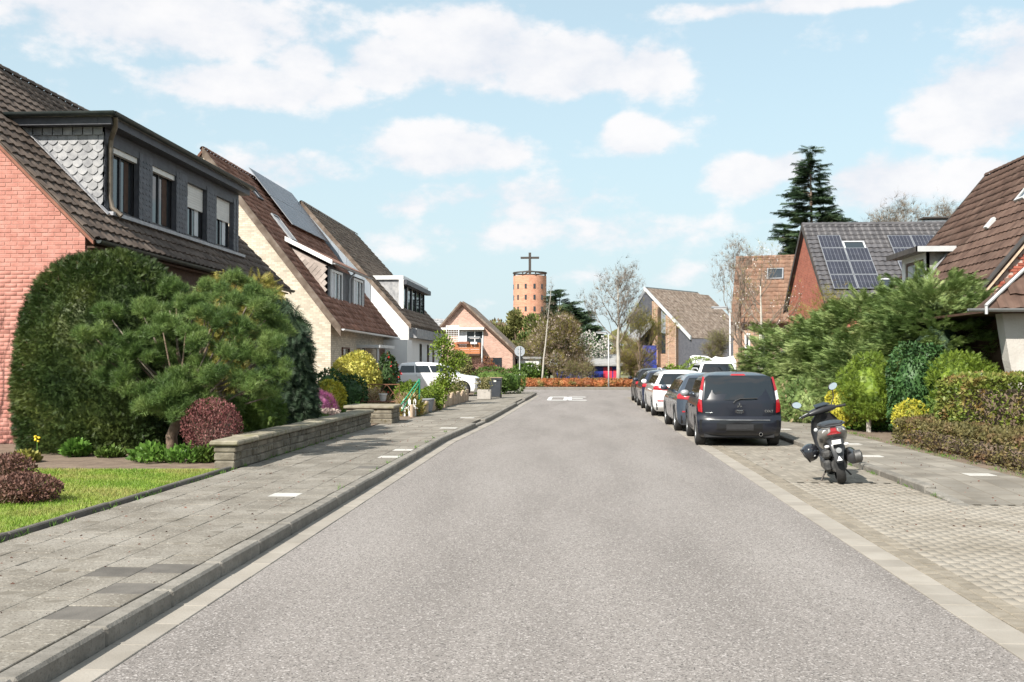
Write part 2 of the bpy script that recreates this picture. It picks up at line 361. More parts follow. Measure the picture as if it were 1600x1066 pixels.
mat('coping_stone', [(.20, .18, .13), (.30, .27, .21), (.21, .195, .12)], .95, 4, 8, bump=.8, bscale=30, var=.12, spec=.2)
mat('mortar', [(.16, .145, .12), (.21, .19, .155)], .95, 8, 4, var=0)
mat('bark', [(.13, .09, .065), (.21, .155, .115)], .95, 9, 6, bump=.8, bscale=25, var=.1)
mat('bark_pale', [(.36, .33, .28), (.48, .45, .40)], .9, 4, 6, bump=.4, bscale=20, var=.1)
mat('twig', [(.14, .098, .068), (.21, .155, .11)], .95, 3, 4, var=.2)
mat('twig_grey', [(.15, .122, .095), (.22, .185, .15)], .95, 3, 4, var=.2)
mat('bin_plastic', [(.035, .04, .048), (.05, .055, .065)], .5, 4, 4, var=.05)
mat('bin_lid', [(.22, .16, .10), (.28, .21, .14)], .6, 4, 4, var=.05)
mat('pot_white', [(.60, .58, .55), (.68, .66, .62)], .7, 6, 4, var=.05)
mat('pot_grey', [(.22, .23, .25), (.30, .31, .33)], .7, 6, 4, var=.05)
mat('concrete', [(.36, .33, .30), (.45, .42, .38)], .9, 4, 6, bump=.3, bscale=40, var=.08)
mat('sign_back', [(.36, .39, .42), (.44, .47, .50)], .45, 4, 3, var=.03, metal=.4)
mat('fabric_white', [(.70, .70, .69), (.78, .78, .77)], .85, 3, 4, var=.03)
mat('flower_yellow', (.75, .55, .02), .6, 3, 2, var=.2)
mat('flower_red', (.55, .03, .035), .6, 3, 2, var=.25)
leafmat('flower_white', [(.68, .62, .58), (.80, .76, .73)], .3, .7, 3, .1)
leafmat('flower_pinkish', [(.42, .33, .29), (.56, .47, .42)], .3, .7, 2, .15)
leafmat('leaf_yew', [(.026, .05, .013), (.05, .08, .02), (.10, .125, .03)], .2, .5, 1.1, .4)
leafmat('leaf_pine', [(.07, .125, .035), (.12, .19, .05), (.20, .27, .08)], .25, .5, 2.0, .35)
leafmat('leaf_gold', [(.16, .165, .035), (.26, .24, .055), (.28, .20, .06)], .25, .55, 2.0, .35)
leafmat('leaf_cypress', [(.03, .055, .03), (.05, .08, .04)], .2, .55, 1.5, .35)
leafmat('leaf_barberry', [(.13, .045, .045), (.20, .075, .07), (.25, .12, .11)], .2, .6, 2.5, .4)
leafmat('leaf_green', [(.05, .095, .018), (.09, .15, .028), (.13, .19, .04)], .28, .5, 1.5, .35)
leafmat('leaf_fresh', [(.09, .19, .03), (.14, .26, .045)], .3, .5, 1.5, .3)
leafmat('leaf_lime', [(.12, .19, .022), (.19, .26, .034), (.085, .14, .02)], .28, .5, 3, .35)
leafmat('leaf_yellow', [(.48, .44, .085), (.58, .53, .13), (.30, .32, .06)], .25, .5, 5, .35)
leafmat('leaf_yellowvar', [(.40, .36, .03), (.50, .45, .06), (.16, .22, .03)], .25, .5, 6, .3)
leafmat('leaf_juniper', [(.12, .185, .058), (.20, .275, .088), (.31, .37, .145)], .25, .55, .9, .3)
leafmat('leaf_ivy', [(.03, .075, .024), (.06, .125, .036)], .15, .5, 3, .4, .3)
leafmat('leaf_photinia', [(.10, .145, .022), (.17, .20, .04), (.20, .12, .045)], .25, .45, 3, .4)
leafmat('leaf_cotoneaster', [(.09, .085, .03), (.14, .12, .045), (.17, .10, .055)], .2, .6, 2, .4)
leafmat('leaf_heather', [(.20, .05, .13), (.33, .09, .22), (.40, .18, .27)], .2, .6, 4, .35)
leafmat('leaf_brown', [(.13, .065, .05), (.19, .10, .075)], .15, .7, 3, .35)
leafmat('leaf_beige', [(.36, .26, .15), (.46, .35, .21), (.25, .22, .10)], .2, .7, 4, .3)
leafmat('leaf_orange', [(.36, .115, .045), (.42, .165, .065), (.18, .17, .05)], .25, .6, 2.2, .35)
leafmat('leaf_spruce', [(.030, .055, .028), (.05, .085, .04), (.075, .105, .05)], .15, .6, .6, .35)
leafmat('leaf_olive', [(.15, .16, .05), (.22, .22, .08), (.26, .23, .11)], .3, .6, .3, .3)
leafmat('leaf_camellia', [(.025, .055, .016), (.05, .09, .024)], .15, .5, 4, .4, .3)
mat('car_navy', (.008, .0095, .016), .3, 1, 1, var=0, spec=.35, coat=.55)
mat('car_steel', (.055, .07, .095), .30, 1, 1, var=0, metal=.3, coat=1.0)
mat('car_white', (.74, .74, .74), .3, 1, 1, var=0, coat=1.0)
mat('car_black', (.009, .0095, .011), .32, 1, 1, var=0, spec=.3, coat=.4)
mat('car_blue', (.022, .028, .05), .28, 1, 1, var=0, coat=1.0)
mat('car_trim', [(.016, .016, .017), (.024, .024, .026)], .55, 8, 3, var=0)
mat('car_glass', (.012, .015, .018), .03, 1, 1, var=0, spec=.8)
mat('tyre', [(.018, .018, .018), (.03, .029, .028)], .85, 12, 4, var=0)
mat('rim', [(.40, .41, .42), (.48, .49, .50)], .35, 4, 3, var=0, metal=.7)
mat('lamp_red', (.32, .008, .013), .12, 1, 1, var=0, spec=.7, coat=.6)
mat('lamp_clear', (.72, .70, .70), .12, 1, 1, var=0, spec=.7, coat=.6)
mat('chrome', (.62, .63, .64), .15, 1, 1, var=0, metal=1.0)
mat('plate_white', (.62, .62, .60), .5, 1, 1, var=0)
mat('scooter_grey', [(.14, .132, .12), (.18, .17, .155)], .35, 6, 3, var=0, coat=.5)
mat('scooter_black', [(.02, .02, .022), (.03, .03, .032)], .42, 6, 3, var=0, coat=.3)
mat('engine', [(.05, .05, .05), (.13, .127, .123)], .5, 14, 4, var=0, metal=.5)
mat('helmet_black', (.012, .013, .017), .12, 1, 1, var=0, coat=1.0)
mat('mirror_face', (.80, .82, .84), .05, 1, 1, var=0, metal=.9)

# ------------------------------------------------------------------ the ground
def sheet(name, pts, z, mt):
    o = MB().add([(x, y, z) for x, y in pts], [list(range(len(pts)))]).build(name, mt, fix=False); return struct(o)
def xk(y):  # left kerb line, the road narrows a little towards the junction
    return float(np.interp(y, [-20, 22, 30, 41, 52, 55], [-2.79, -2.79, -2.47, -2.28, -2.08, -2.05]))
sheet('ground', [(-900, -300), (900, -300), (900, 1500), (-900, 1500)], -0.06, 'terrain')
ys = list(range(-12, 56, 2))
corner = [(-2.2, 56.5), (-2.9, 57.8), (-4.2, 58.6), (-6, 59), (-60, 59)]
road = [(2.62, -12), (2.62, 46), (2.9, 52), (4.5, 57), (7, 58.5), (60, 58.5), (60, 66.5), (-60, 66.5)] + corner[::-1] + [(xk(y)-.02, y) for y in ys[::-1]]
sheet('road', road, 0.0, 'asphalt')
# road seams and patches are worn strips of a slightly different asphalt
lp = [(xk(y)-.16, y) for y in range(19, 56, 2)] + [(x-.12, y+.0) for x, y in corner[:-1]] + [(-30, 58.9)] 
struct(MB().prism([(x, y, .118) for x, y in lp + [(-30, 55.4), (-5.08, 55.4), (-5.08, 19)]], (0, 0, -.14)).build('pavement', 'slab_far'))
bed = sheet('pavement_bed', [(-2.93, -8), (-2.93, 19.2), (-5.08, 19.2), (-5.08, -8)], 0.100, 'joint')
# slabs of the near left pavement
sl_me = boxmesh('slab', .342, .346, .05, 'slab', .004); sld = boxmesh('slab', .342, .346, .05, 'slab_dark', .004); slw = boxmesh('slab', .342, .346, .05, 'slab_white', .004)
rs = random.Random(3); Ms = []; darks = []; whites = []
darkset = [on(115, 960, .12), on(165, 925, .12), on(215, 915, .12), on(165, 900, .12), on(275, 885, .12)]
whiteset = [on(452, 774, .12), on(598, 714, .12), on(618, 704, .12)]
for j in range(44):
    for i in range(0, 7):
        x = -2.945-.175-.35*i; y = 3.9+.35*j+(.175 if i % 2 else 0)+.03*(i % 3)
        x0 = max(x-.173, -5.06); x1 = min(x+.173, -2.945)
        if x1-x0 < .08: continue
        M = T((x0+x1)/2, y, .0975+rs.uniform(-.003, .003)) @ Matrix.Rotation(rs.uniform(-.006, .006), 4, 'X') @ Matrix.Diagonal(((x1-x0)/.342, 1, 1, 1))
        dd = min((Vector((x, y, .12))-q).length for q in darkset); ww = min((Vector((x, y, .12))-q).length for q in whiteset)
        (darks if dd < .2 or rs.random() < .006 else whites if ww < .19 else Ms).append(M)
pieces('slab', sl_me, Ms, bed, 285); pieces('slab', sld, darks, bed); pieces('slab', slw, whites, bed)
for px, py in ((701, 669), (730, 653)):
    p = on(px, py, .12); MB().box(p.x-.2, p.x+.2, p.y-.17, p.y+.17, .119, .124).build('white_slab', 'slab_white', bpy.data.objects['pavement'])
# kerb stones (1 m), dropped at two driveways
kerb = MB().box(-2.93, -2.80, -8, 3, 0, .05).build('kerb', 'joint'); struct(kerb)
km = boxmesh('kerb_stone', .15, .992, .16, 'kerb_stone', .018); ks = []
y = 3.5
while y < 54.6:
    a = math.atan2(xk(y+.5)-xk(y-.5), 1); drop = .06 if (26.6 < y < 29.2 or 41 < y < 46) else 0
    ks.append(T(xk(y)-.075, y, .046-drop+rs.uniform(-.004, .004)) @ Rz(-a+rs.uniform(-.004, .004))); y += 1.0
cpts = [Vector((-2.05, 55.2, 0))] + [Vector((x, y_, 0)) for x, y_ in corner[:4]]+[Vector((-9, 59, 0))]
for a, b in zip(cpts[:-1], cpts[1:]):
    n = max(1, round((b-a).length/.8))
    for i in range(n):
        p = a+(b-a)*((i+.5)/n); d = b-a; ks.append(T(p.x-.03, p.y, .046) @ Rz(math.atan2(-d.x, d.y)) @ Matrix.Diagonal((1, (b-a).length/n*.99, 1, 1)))
pieces('kerb_stone', km, ks, kerb)
# left gutter: flat concrete stones
gut = struct(MB().box(-2.79, -2.57, -8, 3, -.05, .003).build('gutter', 'gutter_stone'))
gm = boxmesh('gutter_stone', .225, .494, .06, 'gutter_stone', .004)
gl = [T(xk(y)+.113, y, -.022+rs.uniform(-.0015, .0015)) @ Rz(-math.atan2(xk(y+.5)-xk(y-.5), 1)) for y in np.arange(3.3, 54, .5)]
pieces('gutter_stone', gm, gl, gut)
# right gutter: pale flat stones, then a darker row laid a little lower
gr = struct(MB().box(2.56, 2.80, -8, 3, -.05, .003).build('gutter', 'gutter_stone'))
gm2 = boxmesh('gutter_stone', .25, .33, .06, 'gutter_stone', .004)
pieces('gutter_stone', gm2, [T(2.685, y, -.021+rs.uniform(-.0015, .0015)) for y in np.arange(3.2, 46, .335)], gr)
gd = struct(MB().box(2.815, 3.05, -8, 3, -.08, -.006).build('drain_strip', 'gutter_dark'))
gm3 = boxmesh('drain_stone', .115, .24, .06, 'gutter_dark', .008)
pieces('drain_stone', gm3, [T(2.872+.119*k, y+.12*k, -.016+rs.uniform(-.004, .003)) for k in (0, 1) for y in np.arange(3.2, 26, .245)], gd, 290)
sheet('verge_strip', [(2.61, -8), (3.06, -8), (3.06, 52), (2.61, 52)], .0015, 'gutter_dark')
# right: block paving of the parking bay and the driveway
pbed = sheet('parking_bay', [(3.05, -8), (14, -8), (14, 12.8), (4.56, 12.8), (4.56, 14.8), (3.05, 14.8)], .002, 'paver_joint')
sheet('parking_bay_far', [(3.05, 14.8), (4.6, 14.8), (4.6, 46), (5.2, 52), (3.05, 52)], .012, 'paver_far')
pm = boxmesh('paver', .196, .095, .05, 'paver', .003); pv = []
for i in range(0, 100):
    x = 3.10+.1*i
    for j in range(60):
        y = 4.5+.2*j+(.1 if i % 2 else 0)
        if y > 14.75 or (x > 4.5 and y > 12.5) or x/ y > 1.15: continue
        pv.append(T(x, y, -.011+rs.uniform(-.0025, .0025)) @ Rz(math.pi/2+rs.uniform(-.012, .012)) @ Matrix.Rotation(rs.uniform(-.008, .008), 4, 'X'))
pieces('paver', pm, pv, pbed, 300)
# right pavement and its kerb
rp_ = struct(MB().add([(4.70, 12.6, .012), (6.30, 12.6, .012), (6.30, 14.6, .10), (4.70, 14.6, .10), (6.30, 52, .10), (8, 58, .10), (5.6, 56.5, .10), (4.70, 47, .10)], [[0, 1, 2, 3], [3, 2, 4, 5, 6, 7]]).build('pavement', 'slab_far', fix=False))
for px, py in ((1329, 694), (1360, 713), (1530, 742), (1223, 671)):
    p = on(px, py, .10); MB().box(p.x-.19, p.x+.19, p.y-.16, p.y+.16, .1005, .105).build('white_slab', 'slab_white', rp_)
kr = struct(MB().box(4.58, 4.70, 13.0, 13.3, -.03, .0).build('kerb', 'joint')); ks = []
for y in np.arange(12.2, 46, 1.0):
    dz = -.10 if y < 12.5 else -.055 if y < 13.4 else 0
    ks.append(T(4.64, y, .024+dz+rs.uniform(-.003, .003)) @ Matrix.Rotation(.045 if 12 < y < 14 else 0, 4, 'X'))
pieces('kerb_stone', km, ks, kr)
# gardens
sheet('garden_soil', [(-5.15, -8), (-5.15, 55.3), (-40, 55.3), (-40, -8)], .115, 'soil')
struct(MB().prism([(x, y, .102) for x, y in ((6.24, 12.75), (40, 12.75), (40, 57), (6.24, 57))], (0, 0, -.15)).build('garden_soil', 'soil'))
sheet('garden_soil', [(-5.2, 28.2), (-4.66, 28.2), (-4.5, 43.6), (-5.2, 43.6)], .127, 'soil')
lawn = sheet('lawn', [(-5.17, 4), (-5.17, 15.0), (-9.5, 14.7), (-16, 14.6), (-16, 4)], .135, 'lawn')
edg = struct(MB().box(-5.18, -5.09, -8, 3, .06, .16).build('lawn_edging', 'kerb_stone'))
em = boxmesh('edging_stone', .07, .99, .12, 'slab_dark', .012)
pieces('edging_stone', em, [T(-5.125+rs.uniform(-.006, .006), y, .112+rs.uniform(-.005, .005)) @ Rz(rs.uniform(-.01, .01)) for y in np.arange(3.5, 15, 1.0)], edg)
# grass blades on the lawn
def blades(n, x0, x1, y0, y1, z, h, name, mt, ok=None):
    x = RNG.uniform(x0, x1, n); y = y0+(y1-y0)*RNG.random(n)
    if ok is not None: k = ok(x, y); x = x[k]; y = y[k]
    n = len(x); a = RNG.uniform(0, 6.28, n); hh = h*RNG.uniform(.5, 1.2, n); w = .005*RNG.uniform(.7, 1.4, n); l = hh*RNG.uniform(.2, .9, n); b = RNG.uniform(0, 6.28, n)
    V = np.zeros((n, 3, 3)); V[:, 0] = np.stack([x-w*np.cos(a), y-w*np.sin(a), np.full(n, z)], 1); V[:, 1] = np.stack([x+w*np.cos(a), y+w*np.sin(a), np.full(n, z)], 1)
    V[:, 2] = np.stack([x+l*np.cos(b), y+l*np.sin(b), z+hh], 1)
    return bulk(name, V.reshape(-1, 3), 3, np.arange(3*n).reshape(n, 3), mt)
g = blades(70000, -10, -5.16, 7.8, 14.75, .133, .04, 'grass', 'grass_blade'); tag(g, 'short green grass growing on the front lawn', 'grass')
# junction: light pavement beyond the cross street, painted speed numerals on the road
sheet('pavement', [(-40, 66.5), (40, 66.5), (40, 70.2), (-40, 70.2)], .09, 'slab_far')
struct(MB().box(-40, 40, 66.4, 66.55, -.02, .094).build('kerb', 'kerb_stone'))
def numerals():
    # 30, to be read by traffic coming the other way
    z = .006; H = 4.4; Y0 = 47.4
    q = MB(); c = on(872, 622).x
    def loop(mb, cx, pts, w):
        for a, b in zip(pts[:-1], pts[1:]):
            a = Vector((cx+a[0], Y0+a[1]*H, z)); b = Vector((cx+b[0], Y0+b[1]*H, z)); d = (b-a); e = d*(.06/d.length)
            # strokes are wide across the road and long along it
            n = Vector((-d.y/H, d.x/H*0, 0)); n = Vector((w, 0, 0)) if abs(d.y) > abs(d.x)*2 else Vector((0, w*3.2, 0))
            mb.add([a-e-n, b+e-n, b+e+n, a-e+n], [[0, 1, 2, 3]])
    root = thing('road_marking', 'white painted speed numerals 30 on the grey road before the junction', 'road marking', (c+.4, Y0+2, 0))
    a = MB(); loop(a, c, [(-.38, 0), (.38, 0)], .09); loop(a, c, [(.38, .06), (.38, .94)], .09); loop(a, c, [(.38, 1), (-.38, 1)], .09); loop(a, c, [(-.38, .94), (-.38, .06)], .09)
    a.build('numeral', 'road_paint', root, fix=False)
    b = MB(); cx = on(902, 622).x
    loop(b, cx, [(-.36, 0), (.36, 0)], .09); loop(b, cx, [(-.36, .06), (-.36, .94)], .09); loop(b, cx, [(-.36, .5), (.2, .5)], .09); loop(b, cx, [(-.36, 1), (.36, 1)], .09)
    b.build('numeral', 'road_paint', root, fix=False)
numerals()
# ------------------------------------------------------------------ houses
def tile_mesh(name, mt, w=.30, l=.40, wave=.034, n=6, lip=.034):
    m = MB(); top = []; 
    for v, (y, z) in enumerate(((0, .046), (l, 0.0))):
        for i in range(n+1):
            u = i/n; h = wave*(math.sin(2*math.pi*u-.6)*.5+.5)**1.5
            top.append((w*(u-.5), y, z+h))
    low = [(x, y, z-lip) for x, y, z in top[:n+1]]
    vs = top+low; fs = [[i, i+1, n+2+i, n+1+i] for i in range(n)]+[[2*n+2+i, 2*n+3+i, i+1, i] for i in range(n)]
    fs += [[0, n+1, 2*n+2], [n, 3*n+2, 2*n+1]]
    return m.add(vs, fs).mesh(name, mt, fix=False, origin=(0, 0, 0))[0]
def frame_of(o, ex, ey):
    """matrix with x along ex, y along ey (up the slope), z out of the roof"""
    ex = Vector(ex).normalized(); ey = Vector(ey).normalized(); n = ex.cross(ey)
    M = Matrix((( ex.x, ey.x, n.x, o[0]), (ex.y, ey.y, n.y, o[1]), (ex.z, ey.z, n.z, o[2]), (0, 0, 0, 1))); return M
def lay_tiles(roof, me, O, ex, ey, width, length, w, l, limit, skip=None, seed=1, restname='roof_tiles'):
    B = frame_of(O, ex, ey); r = random.Random(seed); Ms = []
    for j in range(int(length/l+.5)):
        for i in range(int(width/w+.001)):
            u = (i+.5)*w; v = j*l
            if skip and skip(u, v+.15): continue
            Ms.append(B @ T(u, v, .0+r.uniform(-.004, .004)) @ Matrix.Rotation(r.uniform(-.012, .012), 4, 'Z') @ Matrix.Rotation(r.uniform(-.015, .015), 4, 'X'))
    pieces('roof_tile', me, Ms, roof, limit, restname=restname)
def slope_slab(root, mt, O, ex, ey, width, length, th=.10, name='roof', label=None):
    B = frame_of(O, ex, ey)
    return MB().box(0, width, -.02, length, -th, -.006, B).build(name, mt, root, label=label)
def hwall(root, pts, d, mt, name='wall', label=None): return MB().prism(pts, d).build(name, mt, root, label=label)
def gutter_run(root, a, b, r, mt, name='gutter'):
    a = Vector(a); b = Vector(b); d = (b-a).normalized(); s = d.cross(Vector((0, 0, 1)))
    m = MB(); n = 9; P = []
    for p in (a, b): P.append([p+s*(r*math.cos(math.pi*i/(n-1)))+Vector((0, 0, -r*math.sin(math.pi*i/(n-1)))) for i in range(n)])
    P2 = [[p+s*((r-.012)*math.cos(math.pi*i/(n-1)))+Vector((0, 0, -(r-.012)*math.sin(math.pi*i/(n-1)))) for i in range(n)] for p in (a, b)]
    m.grid(P, 2, n); m.grid(P2, 2, n, True)
    for k in (0, 1):
        m.add(P[k]+P2[k], [[i, i+1, n+i+1, n+i] for i in range(n-1)]); m.add(P[k], [list(range(n))])
    return m.build(name, mt, root, smooth=.6)
def window(root, c, u, w, h, fmat='frame_white', depth=.06, fw=.06, name='window', mull=0, nrm=None, curtain=False, glass='glass', hmull=0):
    """window centred at c; u = horizontal direction along the wall; nrm points outwards"""
    c = Vector(c); u = Vector(u).normalized(); n = Vector(nrm).normalized(); z = n.cross(u)
    if z.z < 0: u = -u; z = n.cross(u)
    B = Matrix(((u.x, z.x, n.x, c.x), (u.y, z.y, n.y, c.y), (u.z, z.z, n.z, c.z), (0, 0, 0, 1))); m = MB()
    m.box(-w/2, w/2, h/2-fw, h/2, 0, depth, B).box(-w/2, w/2, -h/2, -h/2+fw, 0, depth, B).box(-w/2, -w/2+fw, -h/2+fw, h/2-fw, 0, depth, B).box(w/2-fw, w/2, -h/2+fw, h/2-fw, 0, depth, B)
    for k in range(mull):
        x = -w/2+w*(k+1)/(mull+1); m.box(x-fw*.55, x+fw*.55, -h/2+fw, h/2-fw, .004, depth-.008, B)
    o = m.build(name, fmat, root)
    MB().box(-w/2+fw*.8, w/2-fw*.8, -h/2+fw*.8, h/2-fw*.8, .010, .022, B).build('pane', glass, o)
    if curtain: MB().box(-w/2+fw*.8, -w/2+w*.36, -h/2+fw*.8, h/2-fw*.8, .0225, .0255, B).build('curtain', 'curtain', o)
    return o
def skylight(root, B, u, v, w, h, fmat='frame_black', name='skylight'):
    m = MB(); M = B @ T(u, v, .03); f = .07
    m.box(-w/2, w/2, h/2-f, h/2, 0, .09, M).box(-w/2, w/2, -h/2, -h/2+f, 0, .09, M).box(-w/2, -w/2+f, -h/2+f, h/2-f, 0, .09, M).box(w/2-f, w/2, -h/2+f, h/2-f, 0, .09, M)
    o = m.build(name, fmat, root); MB().box(-w/2+f, w/2-f, -h/2+f, h/2-f, .02, .06, M).build('pane', 'glass', o); return o
def solar(root, B, u0, v0, w, h, cols=6, rows=10, z=.12, seams='panel_frame'):
    M = B @ T(u0, v0, z); f = .03
    m = MB().box(0, w, 0, h, 0, .035, M).build('solar_panel', 'panel_frame', root)
    cw = (w-2*f)/cols; ch = (h-2*f)/rows; q = MB()
    for i in range(cols):
        for j in range(rows): q.box(f+i*cw+.007, f+(i+1)*cw-.007, f+j*ch+.005, f+(j+1)*ch-.005, .0355, .038, M)
    q.build('cells', 'panel_cell', m, kind='stuff'); return m
def ridge_caps(root, a, b, mt, r=.12, step=.38):
    a = Vector(a); b = Vector(b); n = max(1, int((b-a).length/step)); d = (b-a)/n
    m = MB(); k = 7
    P = [[Vector((r*(1+.12*e)*math.cos(math.pi*i/(k-1)), e*step*1.02, r*(1+.12*e)*math.sin(math.pi*i/(k-1))-.05)) for i in range(k)] for e in (0, 1)]
    m.grid(P, 2, k); me = m.mesh('ridge_tile', mt, origin=(0, 0, 0))[0]
    R = Matrix.Rotation(math.atan2(-d.x, d.y), 4, 'Z') @ Matrix.Rotation(math.atan2(d.z, Vector((d.x, d.y)).length), 4, 'X')
    pieces('ridge_tile', me, [T(*(a+d*i)) @ R for i in range(n)], root)
class Gable:
    """house with its ridge along the street. s: side (-1 left, +1 right); distances a are measured away from the street's middle"""
    def __init__(h, name, label, s, Y0, Y1, ae, he, tan, ar, wallmat, tilemat, aw=None, tw=.30, tl=.34, limit=300, skip=None, over=.25, front=None, near_gable=True, label_group=None, back=True):
        h.s, h.Y0, h.Y1, h.ae, h.he, h.tan, h.ar = s, Y0, Y1, ae, he, tan, ar
        h.aw = aw = aw if aw is not None else ae+.45; h.hr = he+(ar-ae)*tan; h.ab = 2*ar-aw
        r = h.root = thing(name, label, 'house', (s*(ar), (Y0+Y1)/2, 0.1))
        X = lambda a: s*a
        hw = he+(aw-ae)*tan-.16
        g0 = Y0+over; g1 = Y1-over
        poly = lambda Y: [(X(aw), Y, .05), (X(aw), Y, hw), (X(ar), Y, hw+(ar-aw)*tan), (X(h.ab), Y, hw), (X(h.ab), Y, .05)]
        h.hw = hw; h.g0 = g0
        if near_gable: h.gable = hwall(r, poly(g0), (0, .3, 0), wallmat, 'gable_wall')
        hwall(r, poly(g1-.3), (0, .3, 0), wallmat, 'gable_wall')
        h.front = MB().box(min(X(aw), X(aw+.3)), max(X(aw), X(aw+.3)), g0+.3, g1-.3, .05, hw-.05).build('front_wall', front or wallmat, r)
        ca = 1/math.sqrt(1+tan*tan); sa = tan*ca; h.len = (ar-ae)/ca
        h.ey = Vector((s*ca, 0, sa)); h.ex = Vector((0, -s, 0)) if s > 0 else Vector((0, 1, 0))
        h.ex = Vector((0, 1, 0)) if s < 0 else Vector((0, -1, 0))
        h.O = Vector((X(ae), Y0 if s < 0 else Y1, he)); h.B = frame_of(h.O, h.ex, h.ey)
        h.roof = slope_slab(r, tilemat, h.O, h.ex, h.ey, Y1-Y0, h.len)
        O2 = Vector((X(2*ar-ae), Y1 if s < 0 else Y0, he)); h.back = slope_slab(r, tilemat, O2, -h.ex, Vector((-s*ca, 0, sa)), Y1-Y0, h.len)
        me = tile_mesh('roof_tile', tilemat, tw, tl*1.2)
        lay_tiles(h.roof, me, h.O, h.ex, h.ey, Y1-Y0, h.len-.05, tw, tl, limit, skip, seed=int(Y0))
        ridge_caps(h.roof, (X(ar), Y0, h.hr+.02), (X(ar), Y1, h.hr+.02), tilemat)
    def hz(h, a): return h.he+(a-h.ae)*h.tan
    def uv(h, a, Y): return ((Y-h.Y0) if h.s < 0 else (h.Y1-Y), (a-h.ae)*math.sqrt(1+h.tan**2))
    def verge(h, Y, mt, w=.05, d=.18, name='verge_board', over=.10):
        s = h.s; X = lambda a: s*a; m = MB(); dz = d*math.sqrt(1+h.tan**2)
        m.prism([(X(h.ae), Y, h.he+over), (X(h.ar), Y, h.hr+over), (X(h.ar), Y, h.hr+over-dz), (X(h.ae), Y, h.he+over-dz)], (0, w, 0))
        return m.build(name, mt, h.root)

